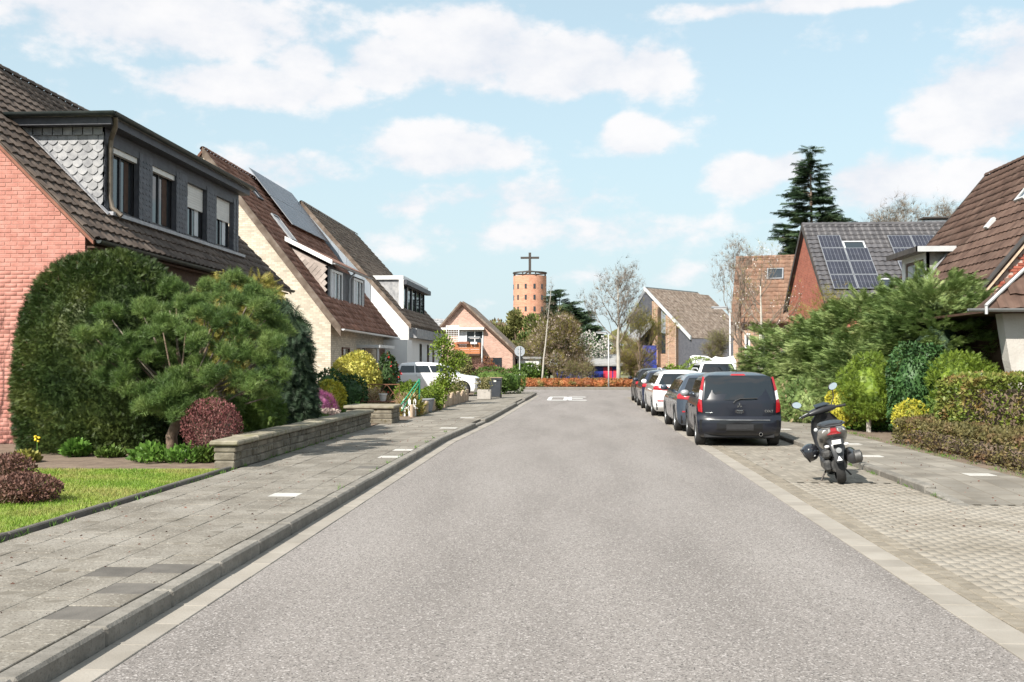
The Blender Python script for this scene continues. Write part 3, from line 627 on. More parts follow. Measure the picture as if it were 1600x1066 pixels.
# ---- left, first: rose-pink brick house with the slate dormer
def house_pink():
    dY0, dY1, da = 21.6, 30.55, 10.2; dt, db = 7.03, 4.98
    def skip(u, v):
        Y = 19.4+u; a = 9.35+v/math.sqrt(2); return dY0-.05 < Y < dY1+.05 and a > da+.05 and 4.14+(a-9.35) < dt+.1
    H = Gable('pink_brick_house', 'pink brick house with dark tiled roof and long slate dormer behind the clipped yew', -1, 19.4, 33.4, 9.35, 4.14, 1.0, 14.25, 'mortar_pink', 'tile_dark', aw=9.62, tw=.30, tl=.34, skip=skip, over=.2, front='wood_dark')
    r = H.root
    # bricks of the gable
    bm_ = boxmesh('brick', .240, .05, .071, 'brick_pink', .004); Ms = []; rr = random.Random(5); half = boxmesh('brick', .115, .05, .071, 'brick_pink', .004); Mh = []
    for k in range(82):
        z = .16+.0833*k; off = .126 if k % 2 else 0
        for i in range(11):
            x = -9.74-.252*i-off
            if z > H.hw+(-x-H.aw)*1.0+.03: continue
            Ms.append(T(x, H.g0+.017+rr.uniform(-.003, .003), z))
        if k % 2: 
            if z < H.hw-.05: Mh.append(T(-9.678, H.g0+.017, z))
    key = lambda M: 0 if (lambda v: v.z > 3.2 or v.x < -10.9)(M.translation) else 1
    pieces('brick', bm_, Ms, H.gable, 290, key=lambda M: key(M)*1000-M.translation.z, restname='bricks'); pieces('brick', half, Mh, H.gable, 10, key=lambda M: -M.translation.z, restname='half_bricks')
    H.verge(19.37, 'wood_verge', .05, .05, over=-.05); H.verge(33.35, 'wood_dark', .05, .10, over=-.02)
    gutter_run(r, (-9.28, 19.45, 4.11), (-9.28, 33.35, 4.11), .075, 'gutter_green')
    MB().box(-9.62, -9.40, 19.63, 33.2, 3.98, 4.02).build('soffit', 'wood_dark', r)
    # facade in the eaves' shade: door and windows behind the shrubs
    for y in (23, 26.5, 30): window(H.front, (-9.619, y, 1.9), (0, 1, 0), 1.5, 1.3, 'frame_white', nrm=(1, 0, 0), mull=1)
    # the dormer
    d = MB().box(-14.2, -da-.34, dY0+.05, dY1-.05, 4.9, dt-.22).build('dormer', 'slate_dark', r, label='long slate-clad dormer with four dark windows')
    ck = MB().prism([(-da, dY0, db), (-da, dY0, dt-.2), (-12.7, dY0, dt-.2)], (0, .04, 0)).build('cheek', 'slate_dark', d)
    sc = MB(); n = 7; sh = [(-.11, .20), (-.11, .0)]+[(-.11+.22*i/n, -.075*math.sin(math.pi*i/n)) for i in range(1, n)]+[(.11, 0), (.11, .20)]
    sc.prism([(x, 0, z) for x, z in sh], (0, -.018, 0)); sm = sc.mesh('slate_scale', 'slate', origin=(0, 0, 0))[0]; Ms = []; rr = random.Random(2)
    for k in range(12):
        z = db+.07+.165*k
        for i in range(13):
            x = -da-.125-.225*i-(.11 if k % 2 else 0)
            if z+.02 < 4.14+(-x-9.35)-.02 or z > dt-.38: continue
            Ms.append(T(x, dY0-.008, z) @ Matrix.Rotation(rr.uniform(-.03, .03)-.13, 4, 'X') @ Matrix.Rotation(rr.uniform(-.05, .05)-.10, 4, 'Y'))
        if k % 2 and dt-.38 > z: Ms.append(T(-da-.062, dY0-.008, z) @ Matrix.Rotation(-.13, 4, 'X') @ Matrix.Diagonal((.5, 1, 1, 1)))
    pieces('slate_scale', sm, Ms, ck)
    for i in range(11):
        x = -da-.12-.225*i; MB().box(x-.10, x+.10, dY0-.05, dY0-.03, dt-.36, dt-.195).build('slate_scale', 'slate', ck)
    # lead flashing stepped up the roof beside the cheek
    MB().prism([(-da+.14, dY0-.10, 4.14+(da-.14-9.35)+.06), (-12.1, dY0-.10, 4.14+(12.1-9.35)+.06), (-12.1, dY0, 4.14+(12.1-9.35)+.10), (-da+.14, dY0, 4.14+(da-.14-9.35)+.10)], (0, 0, .02)).build('flashing', 'lead', d)
    MB().box(-da+.22, -da-.02, dY0, dY1, db-.06, db+.02).build('flashing', 'lead', d)
    # front: header, sill, corner and piers, with real recesses between
    wy = [(22.05, 23.4), (24.15, 25.65), (26.4, 27.85), (28.6, 30.05)]; zb, zt = db+.12, dt-.52
    MB().box(-da-.12, -da, dY0, dY1, zt, dt-.2).build('header', 'slate_dark', d); MB().box(-da-.12, -da, dY0, dY1, db, zb).build('sill_band', 'slate_dark', d)  # same slate as the cheek, coloured darker for its shaded side
    ed = [dY0]+[v for p in wy for v in p]+[dY1]
    spm = MB(); spm.prism([(0, -.10, .16), (0, -.10, 0), (0, -.03, -.045), (0, .05, -.03), (0, .10, .02), (0, .10, .16)], (.012, 0, 0)); spm = spm.mesh('slate_scale', 'slate_dark', origin=(0, 0, 0))[0]
    for a, b in zip(ed[0::2], ed[1::2]):
        p = MB().box(-da-.12, -da, a, b, zb, zt).build('pier', 'slate_dark', d); q = []
        n = max(1, int((b-a)/.17)); st = (b-a)/n
        for k in range(12):
            for i in range(n): q.append(T(-da+.004, a+st*(i+.5), zb+.02+.125*k) @ Matrix.Rotation(-.05+random.uniform(-.03, .03), 4, 'Y') @ Matrix.Rotation(random.uniform(-.08, .2), 4, 'X'))
        pieces('slate_scale', spm, q, p)
    for i, (a, b) in enumerate(wy):
        x = -da-.20
        w = window(d, (x-.001, (a+b)/2, (zb+zt)/2), (0, 1, 0), b-a, zt-zb, 'frame_black', .06, .07, mull=1, nrm=(1, 0, 0))
        MB().box(x+.023, x+.03, (a+b)/2+.25, b-.2, zb+.1, zt-.15).build('curtain', 'curtain' if i > 1 else 'wood_dark', w)
        if i > 1: 
            sh = MB().box(x+.06, x+.085, a+.03, b-.03, zt-.62, zt).build('roller_shutter', 'shutter', w)
            for k in range(9): MB().box(x+.0855, x+.092, a+.03, b-.03, zt-.61+.068*k, zt-.61+.068*k+.052).build('slat', 'shutter', sh)
        else: MB().box(x+.06, x+.16, a+.02, b-.02, zt-.12, zt).build('shutter_box', 'shutter', w)
    # flat dormer roof, fascia, gutter along the front and round the near side, downpipe
    MB().box(-14.6, -da+.30, dY0-.32, dY1+.22, dt-.02, dt+.07).build('dormer_roof', 'roof_felt', d)
    MB().box(-da-.02, -da+.28, dY0-.28, dY1+.2, dt-.19, dt-.02).build('fascia', 'slate_dark', d); MB().box(-13.0, -da-.024, dY0-.28, dY0-.06, dt-.19, dt-.02).build('fascia', 'slate_dark', d)
    gutter_run(d, (-da+.36, dY0-.40, dt+.06), (-da+.36, dY1+.25, dt+.06), .085, 'gutter_green'); gutter_run(d, (-14.5, dY0-.38, dt+.06), (-da+.42, dY0-.38, dt+.06), .085, 'gutter_green')
    MB().tube([(-da+.34, dY0-.2, dt-.02), (-da+.30, dY0-.1, dt-.2), (-da+.10, dY0+.12, dt-.42), (-da+.07, dY0+.16, dt-.6), (-da+.07, dY0+.16, db+.35), (-da+.12, dY0+.16, db+.12), (-da+.32, dY0+.18, db-.06)], .055, 10).build('downpipe', 'pipe_bronze', d, smooth=.6)
house_pink()

# ---- left, second: cream brick house with the steep red-brown roof and solar panels
def house_cream():
    Y0, Y1, ae, he, tn, ar = 41.5, 55.1, 9.55, 3.15, 1.28, 15.4
    dY0, dY1, da, dt = 43.9, 51.8, 10.7, 6.05
    def skip(u, v):
        Y = Y0+u; a = ae+v/math.sqrt(1+tn*tn); z = he+(a-ae)*tn
        return dY0 < Y < dY1 and a > da and z < dt+.5*(a-da)
    H = Gable('cream_brick_house', 'cream brick house with steep red-brown roof and solar panels behind the yellow shrub', -1, Y0, Y1, ae, he, tn, ar, 'brick_cream', 'tile_redbrown', aw=10.0, tw=.30, tl=.36, limit=0, skip=skip, over=.12)
    r = H.root
    H.verge(Y0-.04, 'tile_greybrown', .06, .26, 'verge_tiles', .08)
    gutter_run(r, (-9.46, Y0, 3.12), (-9.46, Y1-.1, 3.10), .08, 'frame_white')
    d = MB().box(-13.2, -da-.10, dY0+.06, dY1, 4.0, dt-.15).build('dormer', 'slate_dark', r, label='shed dormer with two white windows')
    za = he+(da-ae)*tn; aend = da+(dt-za)/(tn-.5)
    ck = MB().prism([(-da, dY0, za-.1), (-da, dY0, dt-.08), (-aend, dY0, dt-.08+.5*(aend-da))], (0, .05, 0)).build('cheek', 'slate_rose', d)
    sm = MB().prism([(0, 0, .15), (-.14, 0, 0), (0, 0, -.15), (.14, 0, 0)], (0, -.02, 0)).mesh('slate_scale', 'slate_rose', origin=(0, 0, 0))[0]; q = []
    for k in range(26):
        for i in range(16):
            x = -da-.14-.28*i-(.14 if k % 2 else 0); z = 4.3+.15*k
            if z < he+(-x-ae)*tn+.08 or z > dt-.26+.5*(-x-da): continue
            q.append(T(x, dY0-.008, z) @ Matrix.Rotation(-.08, 4, 'X'))
    pieces('slate_scale', sm, q, ck)
    MB().prism([(-da+.25, dY0-.18, dt-.05), (-aend, dY0-.18, dt-.05+.5*(aend-da+.25)), (-aend, dY0-.18, dt+.1+.5*(aend-da+.25)), (-da+.25, dY0-.18, dt+.10)], (0, dY1-dY0+.2, 0)).build('dormer_roof', 'tile_redbrown', d)
    MB().prism([(-da+.26, dY0-.24, dt-.07), (-aend, dY0-.24, dt-.07+.5*(aend-da+.26)), (-aend, dY0-.24, dt+.13+.5*(aend-da+.26)), (-da+.26, dY0-.24, dt+.13)], (0, .05, 0)).build('verge_board', 'frame_white', d)
    gutter_run(d, (-da+.34, dY0-.2, dt+.0), (-da+.34, dY1, dt-.0), .07, 'metal_grey')
    MB().box(-da-.1, -da, dY0, dY1, za-.1, dt-.1).build('front', 'slate_dark', d)
    for y0, y1 in ((44.3, 46.5), (48.9, 51.1)): window(d, (-da+.001, (y0+y1)/2, 5.12), (0, 1, 0), y1-y0, 1.45, 'frame_white', .08, .10, mull=2, nrm=(1, 0, 0), curtain=True)
    MB().tube([(-da+.3, 48.1, dt-.05), (-da+.08, 47.9, dt-.35), (-da+.08, 47.9, dt-1.6)], .05, 8).build('downpipe', 'metal_grey', d)
    # solar array from the ridge down to the dormer roof
    u0 = 47.4-Y0; L_ = H.len
    for i in range(7):
        for j in range(2): solar(r, H.B, u0+1.06*i, L_-1.72*(j+1)-.02*j+.25, 1.04, 1.70, 4, 8, .22)
    skylight(r, H.B, 45.6-Y0, 5.9, 1.0, 1.5, 'metal_grey'); skylight(r, H.B, 45.3-Y0, 7.8, .8, .6, 'frame_black')
    # entrance porch and windows of the shaded street front
    MB().box(-10.0, -8.9, 46.6, 50.4, 2.42, 2.56).build('porch_canopy', 'metal_pale', r)
    MB().box(-9.06, -8.98, 46.7, 46.8, .1, 2.42).build('porch_post', 'metal_pale', r)
    window(r, (-9.999, 47.9, 1.55), (0, 1, 0), 1.0, 1.9, 'frame_white', nrm=(1, 0, 0), curtain=True); window(r, (-9.999, 44.3, 1.5), (0, 1, 0), 1.4, 1.8, 'frame_brown', nrm=(1, 0, 0))
    MB().box(-10.0, -8.75, 53.3, 55.0, .05, 2.95).build('porch_wall', 'render_white', r); MB().box(-9.999, -9.93, 51.4, 53.4, .1, 2.5).build('front_door', 'frame_brown', r)
house_cream()

# ---- left, third: white rendered house with the black dormer
def house_white():
    Y0, Y1, ae, he, tn, ar = 55.25, 69.5, 8.85, 3.8, 1.11, 14.95
    dY0, dY1, da, dt = 57.4, 67.0, 9.75, 6.55
    def skip(u, v):
        Y = Y0+u; a = ae+v/math.sqrt(1+tn*tn); return dY0 < Y < dY1 and a > da and he+(a-ae)*tn < dt
    H = Gable('white_rendered_house', 'white rendered house with grey-brown roof and black glazed dormer behind the white car', -1, Y0, Y1, ae, he, tn, ar, 'render_white', 'tile_greybrown', aw=9.0, tw=.33, tl=.36, limit=0, skip=skip, over=.06)
    r = H.root; H.verge(Y0-.03, 'tile_greybrown', .06, .20, 'verge_tiles', .06)
    # zinc cladding of the upper gable above the neighbour's roof
    lo = lambda a: max(3.15+(a-9.55)*1.28, 6.0)
    for k in range(9):
        a0 = 11.1+.44*k; a1 = a0+.43; top = lambda a: min(H.hw+(a-9.0)*tn, H.hw+(2*ar-a-9.0)*tn)-.12
        MB().prism([(-a0, Y0+.055, lo(a0)-1.2), (-a0, Y0+.055, top(a0)), (-a1, Y0+.055, top(a1)), (-a1, Y0+.055, lo(a1)-1.2)], (0, -.04, 0)).build('zinc_panel', 'zinc', r)
    d = MB().box(-12.6, -da-.1, dY0+.06, dY1, 4.6, dt-.1).build('dormer', 'frame_black', r, label='flat-roofed dormer with black window band')
    MB().prism([(-da, dY0, he+(da-ae)*tn-.05), (-da, dY0, dt-.1), (-11.35, dY0, dt-.1)], (0, .05, 0)).build('cheek', 'slate', d)
    MB().box(-11.8, -da+.12, dY0-.12, dY1+.1, dt-.1, dt+.12).build('dormer_roof', 'frame_white', d); MB().box(-da-.12, -da+.14, dY0-.14, dY0-.002, he+(da-ae)*tn, dt-.1).build('corner_post', 'frame_white', d)
    MB().box(-da-.02, -da+.32, dY0-.1, dY1+.1, dt-.38, dt-.11).build('awning_box', 'slate_dark', d)
    for i in range(5): window(d, (-da-.09, 58.6+1.75*i, 5.5), (0, 1, 0), 1.7, 1.55, 'frame_black', .08, .09, nrm=(1, 0, 0), curtain=i in (1, 2))
    MB().box(-8.99, -8.6, Y0+.4, Y1-.3, 3.1, 3.62).build('fascia_panel', 'slate', r)
    for y in (59.6, 62.6, 65.0): window(r, (-8.999, y, 1.7), (0, 1, 0), .55, 2.3, 'frame_black', .05, .05, nrm=(1, 0, 0))
    window(r, (-9.55, 55.308, 1.35), (1, 0, 0), .9, 2.1, 'frame_white', .04, .06, 'door', nrm=(0, -1, 0), glass='frame_white')
    MB().box(-10.1, -9.02, 55.12, 55.305, 2.5, 2.62).build('door_canopy', 'metal_dark', r)
house_white()

# ---- far left beyond the junction: rose gable house with the balcony
def house_far_gable():
    Y = 88.0; P = lambda px, py: at(px, py, Y)
    ap = P(722, 473); le = P(676, 527); ri = P(806, 552); g = .05
    r = thing('rose_gable_house', 'rose brick gable house with wooden balcony beyond the left corner', 'house', (ap.x, Y+5, 0))
    wl = P(684, 520).x; wr = P(801, 560).x; slope = (ap.z-ri.z)/(ri.x-ap.x); sl = (ap.z-le.z)/(ap.x-le.x)
    MB().prism([(wl, Y, g), (wr, Y, g), (wr, Y, ap.z-slope*(wr-ap.x)-.15), (ap.x, Y, ap.z-.15), (wl, Y, ap.z-sl*(ap.x-wl)-.15)], (0, .3, 0)).build('gable_wall', 'brick_rose', r)
    MB().box(wr-.3, wr, Y+.3, Y+11, g, ap.z-slope*(wr-ap.x)-.2).build('side_wall', 'brick_rose', r)
    for end, nm in ((ri, 1), (le, -1)):
        e = Vector((ap.x-end.x, 0, ap.z-end.z)); O = Vector((end.x, Y-.25 if nm < 0 else Y+11.2, end.z)); ex = (0, 1, 0) if nm < 0 else (0, -1, 0)
        ro = slope_slab(r, 'tile_greybrown', O, ex, e, 11.45, e.length, .16)
        if nm > 0: lay_tiles(ro, tile_mesh('roof_tile', 'tile_greybrown', .4, .5), O, ex, e, 11.4, e.length-.1, .4, .42, 0, seed=9)
    MB().prism([(ap.x, Y-.30, ap.z+.03), (ri.x, Y-.30, ri.z+.03), (ri.x, Y-.30, ri.z-.2), (ap.x, Y-.30, ap.z-.2)], (0, .045, 0)).build('verge_board', 'wood_dark', r)
    MB().prism([(ap.x, Y-.30, ap.z+.03), (le.x, Y-.30, le.z+.03), (le.x, Y-.30, le.z-.2), (ap.x, Y-.30, ap.z-.2)], (0, .045, 0)).build('verge_board', 'wood_dark', r)
    c = P(713, 478); MB().box(c.x-.35, c.x+.35, Y+5, Y+5.7, c.z-1.2, c.z+.35).build('chimney', 'slate_dark', r)
    a = P(688, 516); b = P(757, 512); MB().box(a.x, b.x, Y-.5, Y-.002, a.z+.02, a.z+.2).build('awning', 'fabric_white', r, label='rolled white awning under the gable')
    b0 = P(712, 536); b1 = P(752, 536); bt = P(752, 536).z; bb = P(752, 556).z
    bal = MB().box(b0.x, b1.x, Y-1.4, Y-.002, bb, bb+.15).build('balcony', 'wood_dark', r)
    for k in range(5): zz = bb+.15+(bt-bb-.15)*k/5; MB().box(b0.x, b1.x, Y-1.42, Y-1.38, zz+.01, zz+(bt-bb-.15)/5-.015).build('board', 'wood_orange', bal)
    MB().box(b0.x, b0.x+.04, Y-1.37, Y-.01, bb+.15, bt).build('board', 'wood_orange', bal); MB().box(b1.x-.04, b1.x, Y-1.37, Y-.01, bb+.15, bt).build('board', 'wood_orange', bal)
    pl = MB().box(b0.x+.25, b0.x+1.3, Y-1.66, Y-1.44, bt-.12, bt+.08).build('planter_box', 'wood_verge', bal)
    MB().box(b0.x+1.45, b0.x+2.0, Y-1.66, Y-1.44, bt-.12, bt+.05).build('planter_box', 'frame_white', bal)
    w0 = P(729, 531); window(r, (w0.x+.35, Y-.001, w0.z-.05), (1, 0, 0), 2.2, 1.7, 'frame_white', .06, .08, mull=2, nrm=(0, -1, 0), curtain=True)
    t = P(710, 526); tr = MB()
    for k in range(8): tr.tube([(t.x-.5+.14*k, Y-1.3, t.z-.85), (t.x-.5+.14*k, Y-1.3, t.z+.75)], .015, 4)
    for k in range(10): tr.tube([(t.x-.5, Y-1.33, t.z-.8+.17*k), (t.x+.5, Y-1.33, t.z-.8+.17*k)], .015, 4)
    tr.box(t.x-.56, t.x-.5, Y-1.36, Y-1.28, t.z-.9, t.z+.82).box(t.x+.5, t.x+.56, Y-1.36, Y-1.28, t.z-.9, t.z+.82).box(t.x-.56, t.x+.56, Y-1.36, Y-1.28, t.z+.82, t.z+.9).build('trellis', 'frame_white', bal)
    q = P(775, 570); window(r, (q.x, Y-.001, q.z-.1), (1, 0, 0), 1.0, 1.4, 'frame_black', .04, .05, nrm=(0, -1, 0))
    g2 = P(836, 572); MB().box(wr+.2, g2.x+.2, Y+4, Y+9, g, 2.1).build('garage', 'render_white', r); MB().box(wr+.05, g2.x+.4, Y+3.8, Y+9.2, 2.1, 2.3).build('garage_roof', 'roof_felt', r)
house_far_gable()
def house_far_grey():
    Y = 104.0; a = at(666, 497, Y); b = at(688, 497, Y)
    r = thing('grey_roofed_house', 'distant house with plain grey gable roof between the white house and the rose gable', 'house', ((a.x+b.x)/2, Y+3, 0))
    MB().box(a.x-2, b.x-.2, Y+.2, Y+8, .05, 4.3).build('wall', 'roughcast', r)
    sl_ = (1.7+(568-497)/1600*Y-4.2)/3.5; O = Vector((a.x-2.3, Y-.2, 4.2)); e = Vector((0, 3.6, 3.6*sl_))
    ro = slope_slab(r, 'slate', O, (1, 0, 0), e, b.x-a.x+2.5, e.length, .15); lay_tiles(ro, tile_mesh('roof_tile', 'slate', .4, .5), O, (1, 0, 0), e, b.x-a.x+2.4, e.length-.1, .4, .42, 0, seed=4)
    O2 = Vector((b.x+.2, Y+7.0, 4.2)); slope_slab(r, 'slate', O2, (-1, 0, 0), Vector((0, -3.6, 3.6*sl_)), b.x-a.x+2.5, e.length, .15)
house_far_grey()

# ---- right, second: big brown roof with dormer and red brick gable
def house_brown_roof():
    Y0, Y1, ae, he, tn, ar = 28.5, 38.8, 10.9, 3.4, 1.2, 15.3
    dY0, dY1, da, dt = 35.1, 37.7, 11.82, 5.45
    def skip(u, v):
        Y = Y1-u; a = ae+v/math.sqrt(1+tn*tn); return dY0-.1 < Y < dY1+.1 and a > da-.05 and he+(a-ae)*tn < dt+.05
    H = Gable('brown_roofed_house', 'red brick house with large brown tiled roof and small dormer behind the juniper', 1, Y0, Y1, ae, he, tn, ar, 'mortar_red', 'tile_brown', aw=11.3, tw=.30, tl=.40, skip=skip, over=.12, front='roughcast')
    r = H.root; bm_ = boxmesh('brick', .240, .04, .071, 'brick_red', .003); Ms = []
    for k in range(75):
        z = 2.4+.0833*k
        for i in range(20):
            x = 11.43+.252*i+(.126 if k % 2 else 0)
            if z > H.hw+(x-.12-H.aw)*tn-.05: continue
            Ms.append(T(x, H.g0-.008+random.uniform(-.002, .002), z))
    pieces('brick', bm_, Ms, H.gable, 300, key=lambda M: M.translation.x/1.0-(.6*(M.translation.z if M.translation.z < 6.2 else 0)), restname='bricks')
    H.verge(Y0-.03, 'wood_pale', .05, .05, over=-.02); H.verge(Y1-.02, 'metal_dark', .06, .16)
    B = H.B; 
    # lead-dark verge strip beside the near gable
    u = Y1-Y0; MB().box(u-.34, u-.02, 0, H.len, .035, .075, B).build('verge_strip', 'metal_dark', r)
    d = MB().box(da+.1, 12.55, dY0+.05, dY1-.05, 4.0, dt-.02).build('dormer', 'roughcast_grey', r, label='small roughcast dormer with brown window')
    za = he+(da-ae)*tn
    MB().prism([(da, dY0, za-.2), (da, dY0, dt), (12.66, dY0, dt)], (0, .05, 0)).build('cheek', 'roughcast_grey', d)
    MB().box(da, da+.1, dY0, dY0+.3, za-.2, dt).box(da, da+.1, dY1-.35, dY1, za-.2, dt).box(da, da+.1, dY0+.3, dY1-.35, dt-.2, dt).box(da, da+.1, dY0+.3, dY1-.35, za-.2, za+.08).build('front', 'render_white', d)
    window(d, (da+.095, (dY0+dY1)/2, (za+.08+dt-.2)/2), (0, 1, 0), dY1-dY0-.66, dt-.2-za-.09, 'frame_brown', .05, .10, mull=1, nrm=(-1, 0, 0), curtain=True)
    MB().box(da-.42, 12.85, dY0-.35, dY1+.3, dt, dt+.12).build('dormer_roof', 'roof_felt', d); MB().box(da-.46, 12.9, dY0-.39, dY0-.352, dt-.03, dt+.15).build('fascia', 'metal_pale', d); MB().box(da-.46, da-.422, dY0-.39, dY1+.3, dt-.03, dt+.15).build('fascia', 'metal_dark', d)
    MB().tube([(12.8, dY0-.3, dt+.0), (12.7, dY0-.3, dt-.12), (12.5, dY0-.32, dt-.22)], .05, 8).build('downpipe', 'metal_pale', d)
    MB().prism([(da-.05, dY0-.22, za+.02), (12.55, dY0-.22, za+(12.55-da)*tn+.12), (12.55, dY0-.01, za+(12.55-da)*tn+.16), (da-.05, dY0-.01, za+.06)], (0, 0, .03)).build('flashing', 'lead', d)
    MB().box(da-.34, da-.02, dY0-.2, dY1, za-.24, za-.17).build('flashing', 'lead', d)
    uu, vv = H.uv(13.95, 32.0); skylight(r, B, uu, vv, .62, 1.1, 'metal_pale')
    uu, vv = H.uv(13.1, 32.9); MB().box(-.12, .12, -.2, .2, .03, .14, B @ T(uu, vv, 0)).build('vent', 'metal_pale', r)
    gutter_run(r, (10.82, Y1, 3.36), (10.82, Y0, 3.36), .075, 'metal_grey')
house_brown_roof()
# ---- right edge: low annex with a hipped brown roof and roughcast wall
def house_annex():
    Y = 21.6; P = lambda px, py, y=Y: at(px, py, y)
    e0 = P(1538, 484); r = thing('roughcast_annex', 'low roughcast annex with brown hipped roof at the right edge', 'annex', (11.5, 23.5, .1))
    w0 = P(1566, 500, Y+.4).x; w1 = P(1590, 592, Y+.4).x
    MB().prism([(w1+.05, Y+.4, .05), (w1-.02, Y+.4, 1.1), (w0+.14, Y+.4, 1.75), (w0, Y+.4, e0.z-.06), (w0+5, Y+.4, e0.z-.06), (w0+5, Y+.4, .05)], (0, .35, 0)).build('wall', 'roughcast', r, label='roughcast wall with a flared edge')
    MB().box(w0+.6, w0+5, Y+.75, 27.9, .05, e0.z-.1).build('wall', 'wood_dark', r, label='side wall coloured dark for the shade under the roof')  # dark colour stands in for the shaded void under the annex roof
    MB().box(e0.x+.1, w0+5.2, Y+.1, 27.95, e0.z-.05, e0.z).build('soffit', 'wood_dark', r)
    O = Vector((e0.x, Y, e0.z)); e = Vector((0, 1.5, 2.0)); wid = w0+5.2-e0.x
    m = MB(); m.prism([(e0.x, Y, e0.z), (e0.x+wid, Y, e0.z), (e0.x+wid, Y+1.5, e0.z+2), (e0.x+2.6, Y+1.5, e0.z+2)], (0, .05, -.06)); ro = m.build('roof', 'tile_brown', r)
    m = MB(); m.prism([(e0.x, Y, e0.z), (e0.x+2.6, Y+1.5, e0.z+2), (e0.x+.6, Y+2.2, e0.z+.1)], (.05, 0, -.06)); ro2 = m.build('roof', 'tile_brown', r)
    me = tile_mesh('roof_tile', 'tile_brown', .30, .46)
    lay_tiles(ro, me, O, (1, 0, 0), e, wid, e.length-.3, .30, .38, 300, skip=lambda u, v: u < v*1.04+.12, seed=3)
    MB().tube([(e0.x+.02, Y-.02, e0.z+.08), (e0.x+2.6, Y+1.48, e0.z+2.08)], .035, 6).build('hip_rail', 'metal_pale', r)
    gutter_run(r, (e0.x-.35, Y-.07, e0.z+.02), (e0.x+wid, Y-.07, e0.z+.02), .07, 'metal_grey')
    MB().tube([(e0.x-.02, Y-.16, e0.z+.06), (e0.x-.02, Y-.16, e0.z-.1)], .03, 6).build('gutter_bracket', 'metal_pale', r)
house_annex()
# ---- right, third: black roof across the view, with solar panels, red gable to the street
def house_black_roof():
    Yr, Ye, h = 50.0, 45.6, 4.5; X0 = at(1253, 352, Yr).x; X1 = X0+9.5; hr = at(1253, 351, Yr).z
    r = thing('black_roofed_house', 'red brick house with black tiled roof and two solar arrays facing the street', 'house', ((X0+X1)/2, Yr, .1))
    Yb = 2*Yr-Ye; e = Vector((0, Yr-Ye, hr-h)); O = Vector((X0, Ye, h))
    MB().prism([(X0+.15, Ye+.4, .05), (X0+.15, Ye+.4, h+.15), (X0+.15, Yr, hr-.2), (X0+.15, Yb-.4, h+.15), (X0+.15, Yb-.4, .05)], (.3, 0, 0)).build('gable_wall', 'brick_far_red', r)
    MB().box(X0+.45, X1, Ye+.4, Ye+.7, .05, h+.1).build('front_wall', 'brick_far_red', r)
    ro = slope_slab(r, 'tile_black', O, (1, 0, 0), e, X1-X0, e.length, .14); slope_slab(r, 'tile_black', Vector((X1, Yb, h)), (-1, 0, 0), Vector((0, -(Yr-Ye), hr-h)), X1-X0, e.length, .14)
    B = frame_of(O, (1, 0, 0), e); 
    lay_tiles(ro, tile_mesh('roof_tile', 'tile_black', .30, .42), O, (1, 0, 0), e, X1-X0, e.length-.05, .30, .35, 300, seed=8)
    ridge_caps(ro, (X0, Yr, hr+.02), (X1, Yr, hr+.02), 'tile_black')
    MB().prism([(X0-.03, Ye, h+.05), (X0-.03, Yr, hr+.05), (X0-.03, Yb, h+.05), (X0-.03, Yb, h-.2), (X0-.03, Yr, hr-.25), (X0-.03, Ye, h-.2)], (.06, 0, 0)).build('verge_board', 'metal_dark', r)
    L_ = e.length
    def uv(px, py):
        # where the line of sight meets the roof plane
        d = ray(px, py); n = Vector((0, -e.z, e.y)); t = (O-CAM).dot(n)/d.dot(n); p = CAM+d*t; return p.x-X0, (p-O).dot(e)/L_
    u, v = uv(1276, 371); pw = 1.05; ph = 1.02; 
    for (k, j) in ((0, 0), (0, 1), (0, 2), (1, 1), (1, 2), (0, 3), (1, 3)):
        uu = u+k*(pw+.02); solar(r, B, uu, v-(j+1)*(ph+.02), pw, ph, 6, 2, .10)
    u, v = uv(1385, 371)
    for (k, j) in ((0, 0), (1, 0), (2, 0), (0, 1), (1, 1), (0, 2), (1, 2)): solar(r, B, u+k*(pw+.02), v-(j+1)*(ph+.02), pw, ph, 6, 2, .10)
    u, v = uv(1336, 391); skylight(r, B, u, v, 1.0, 1.15, 'metal_pale'); u, v = uv(1385, 447); skylight(r, B, u, v, .8, .8, 'metal_pale')
    c = at(1462, 345, Yr); MB().box(c.x-.3, c.x+1.0, Yr+.6, Yr+1.2, hr-.8, hr+.25).build('chimney', 'metal_grey', r); MB().box(c.x-.4, c.x+1.1, Yr+.5, Yr+1.3, hr+.32, hr+.4).build('chimney_cap', 'metal_dark', r)
house_black_roof()
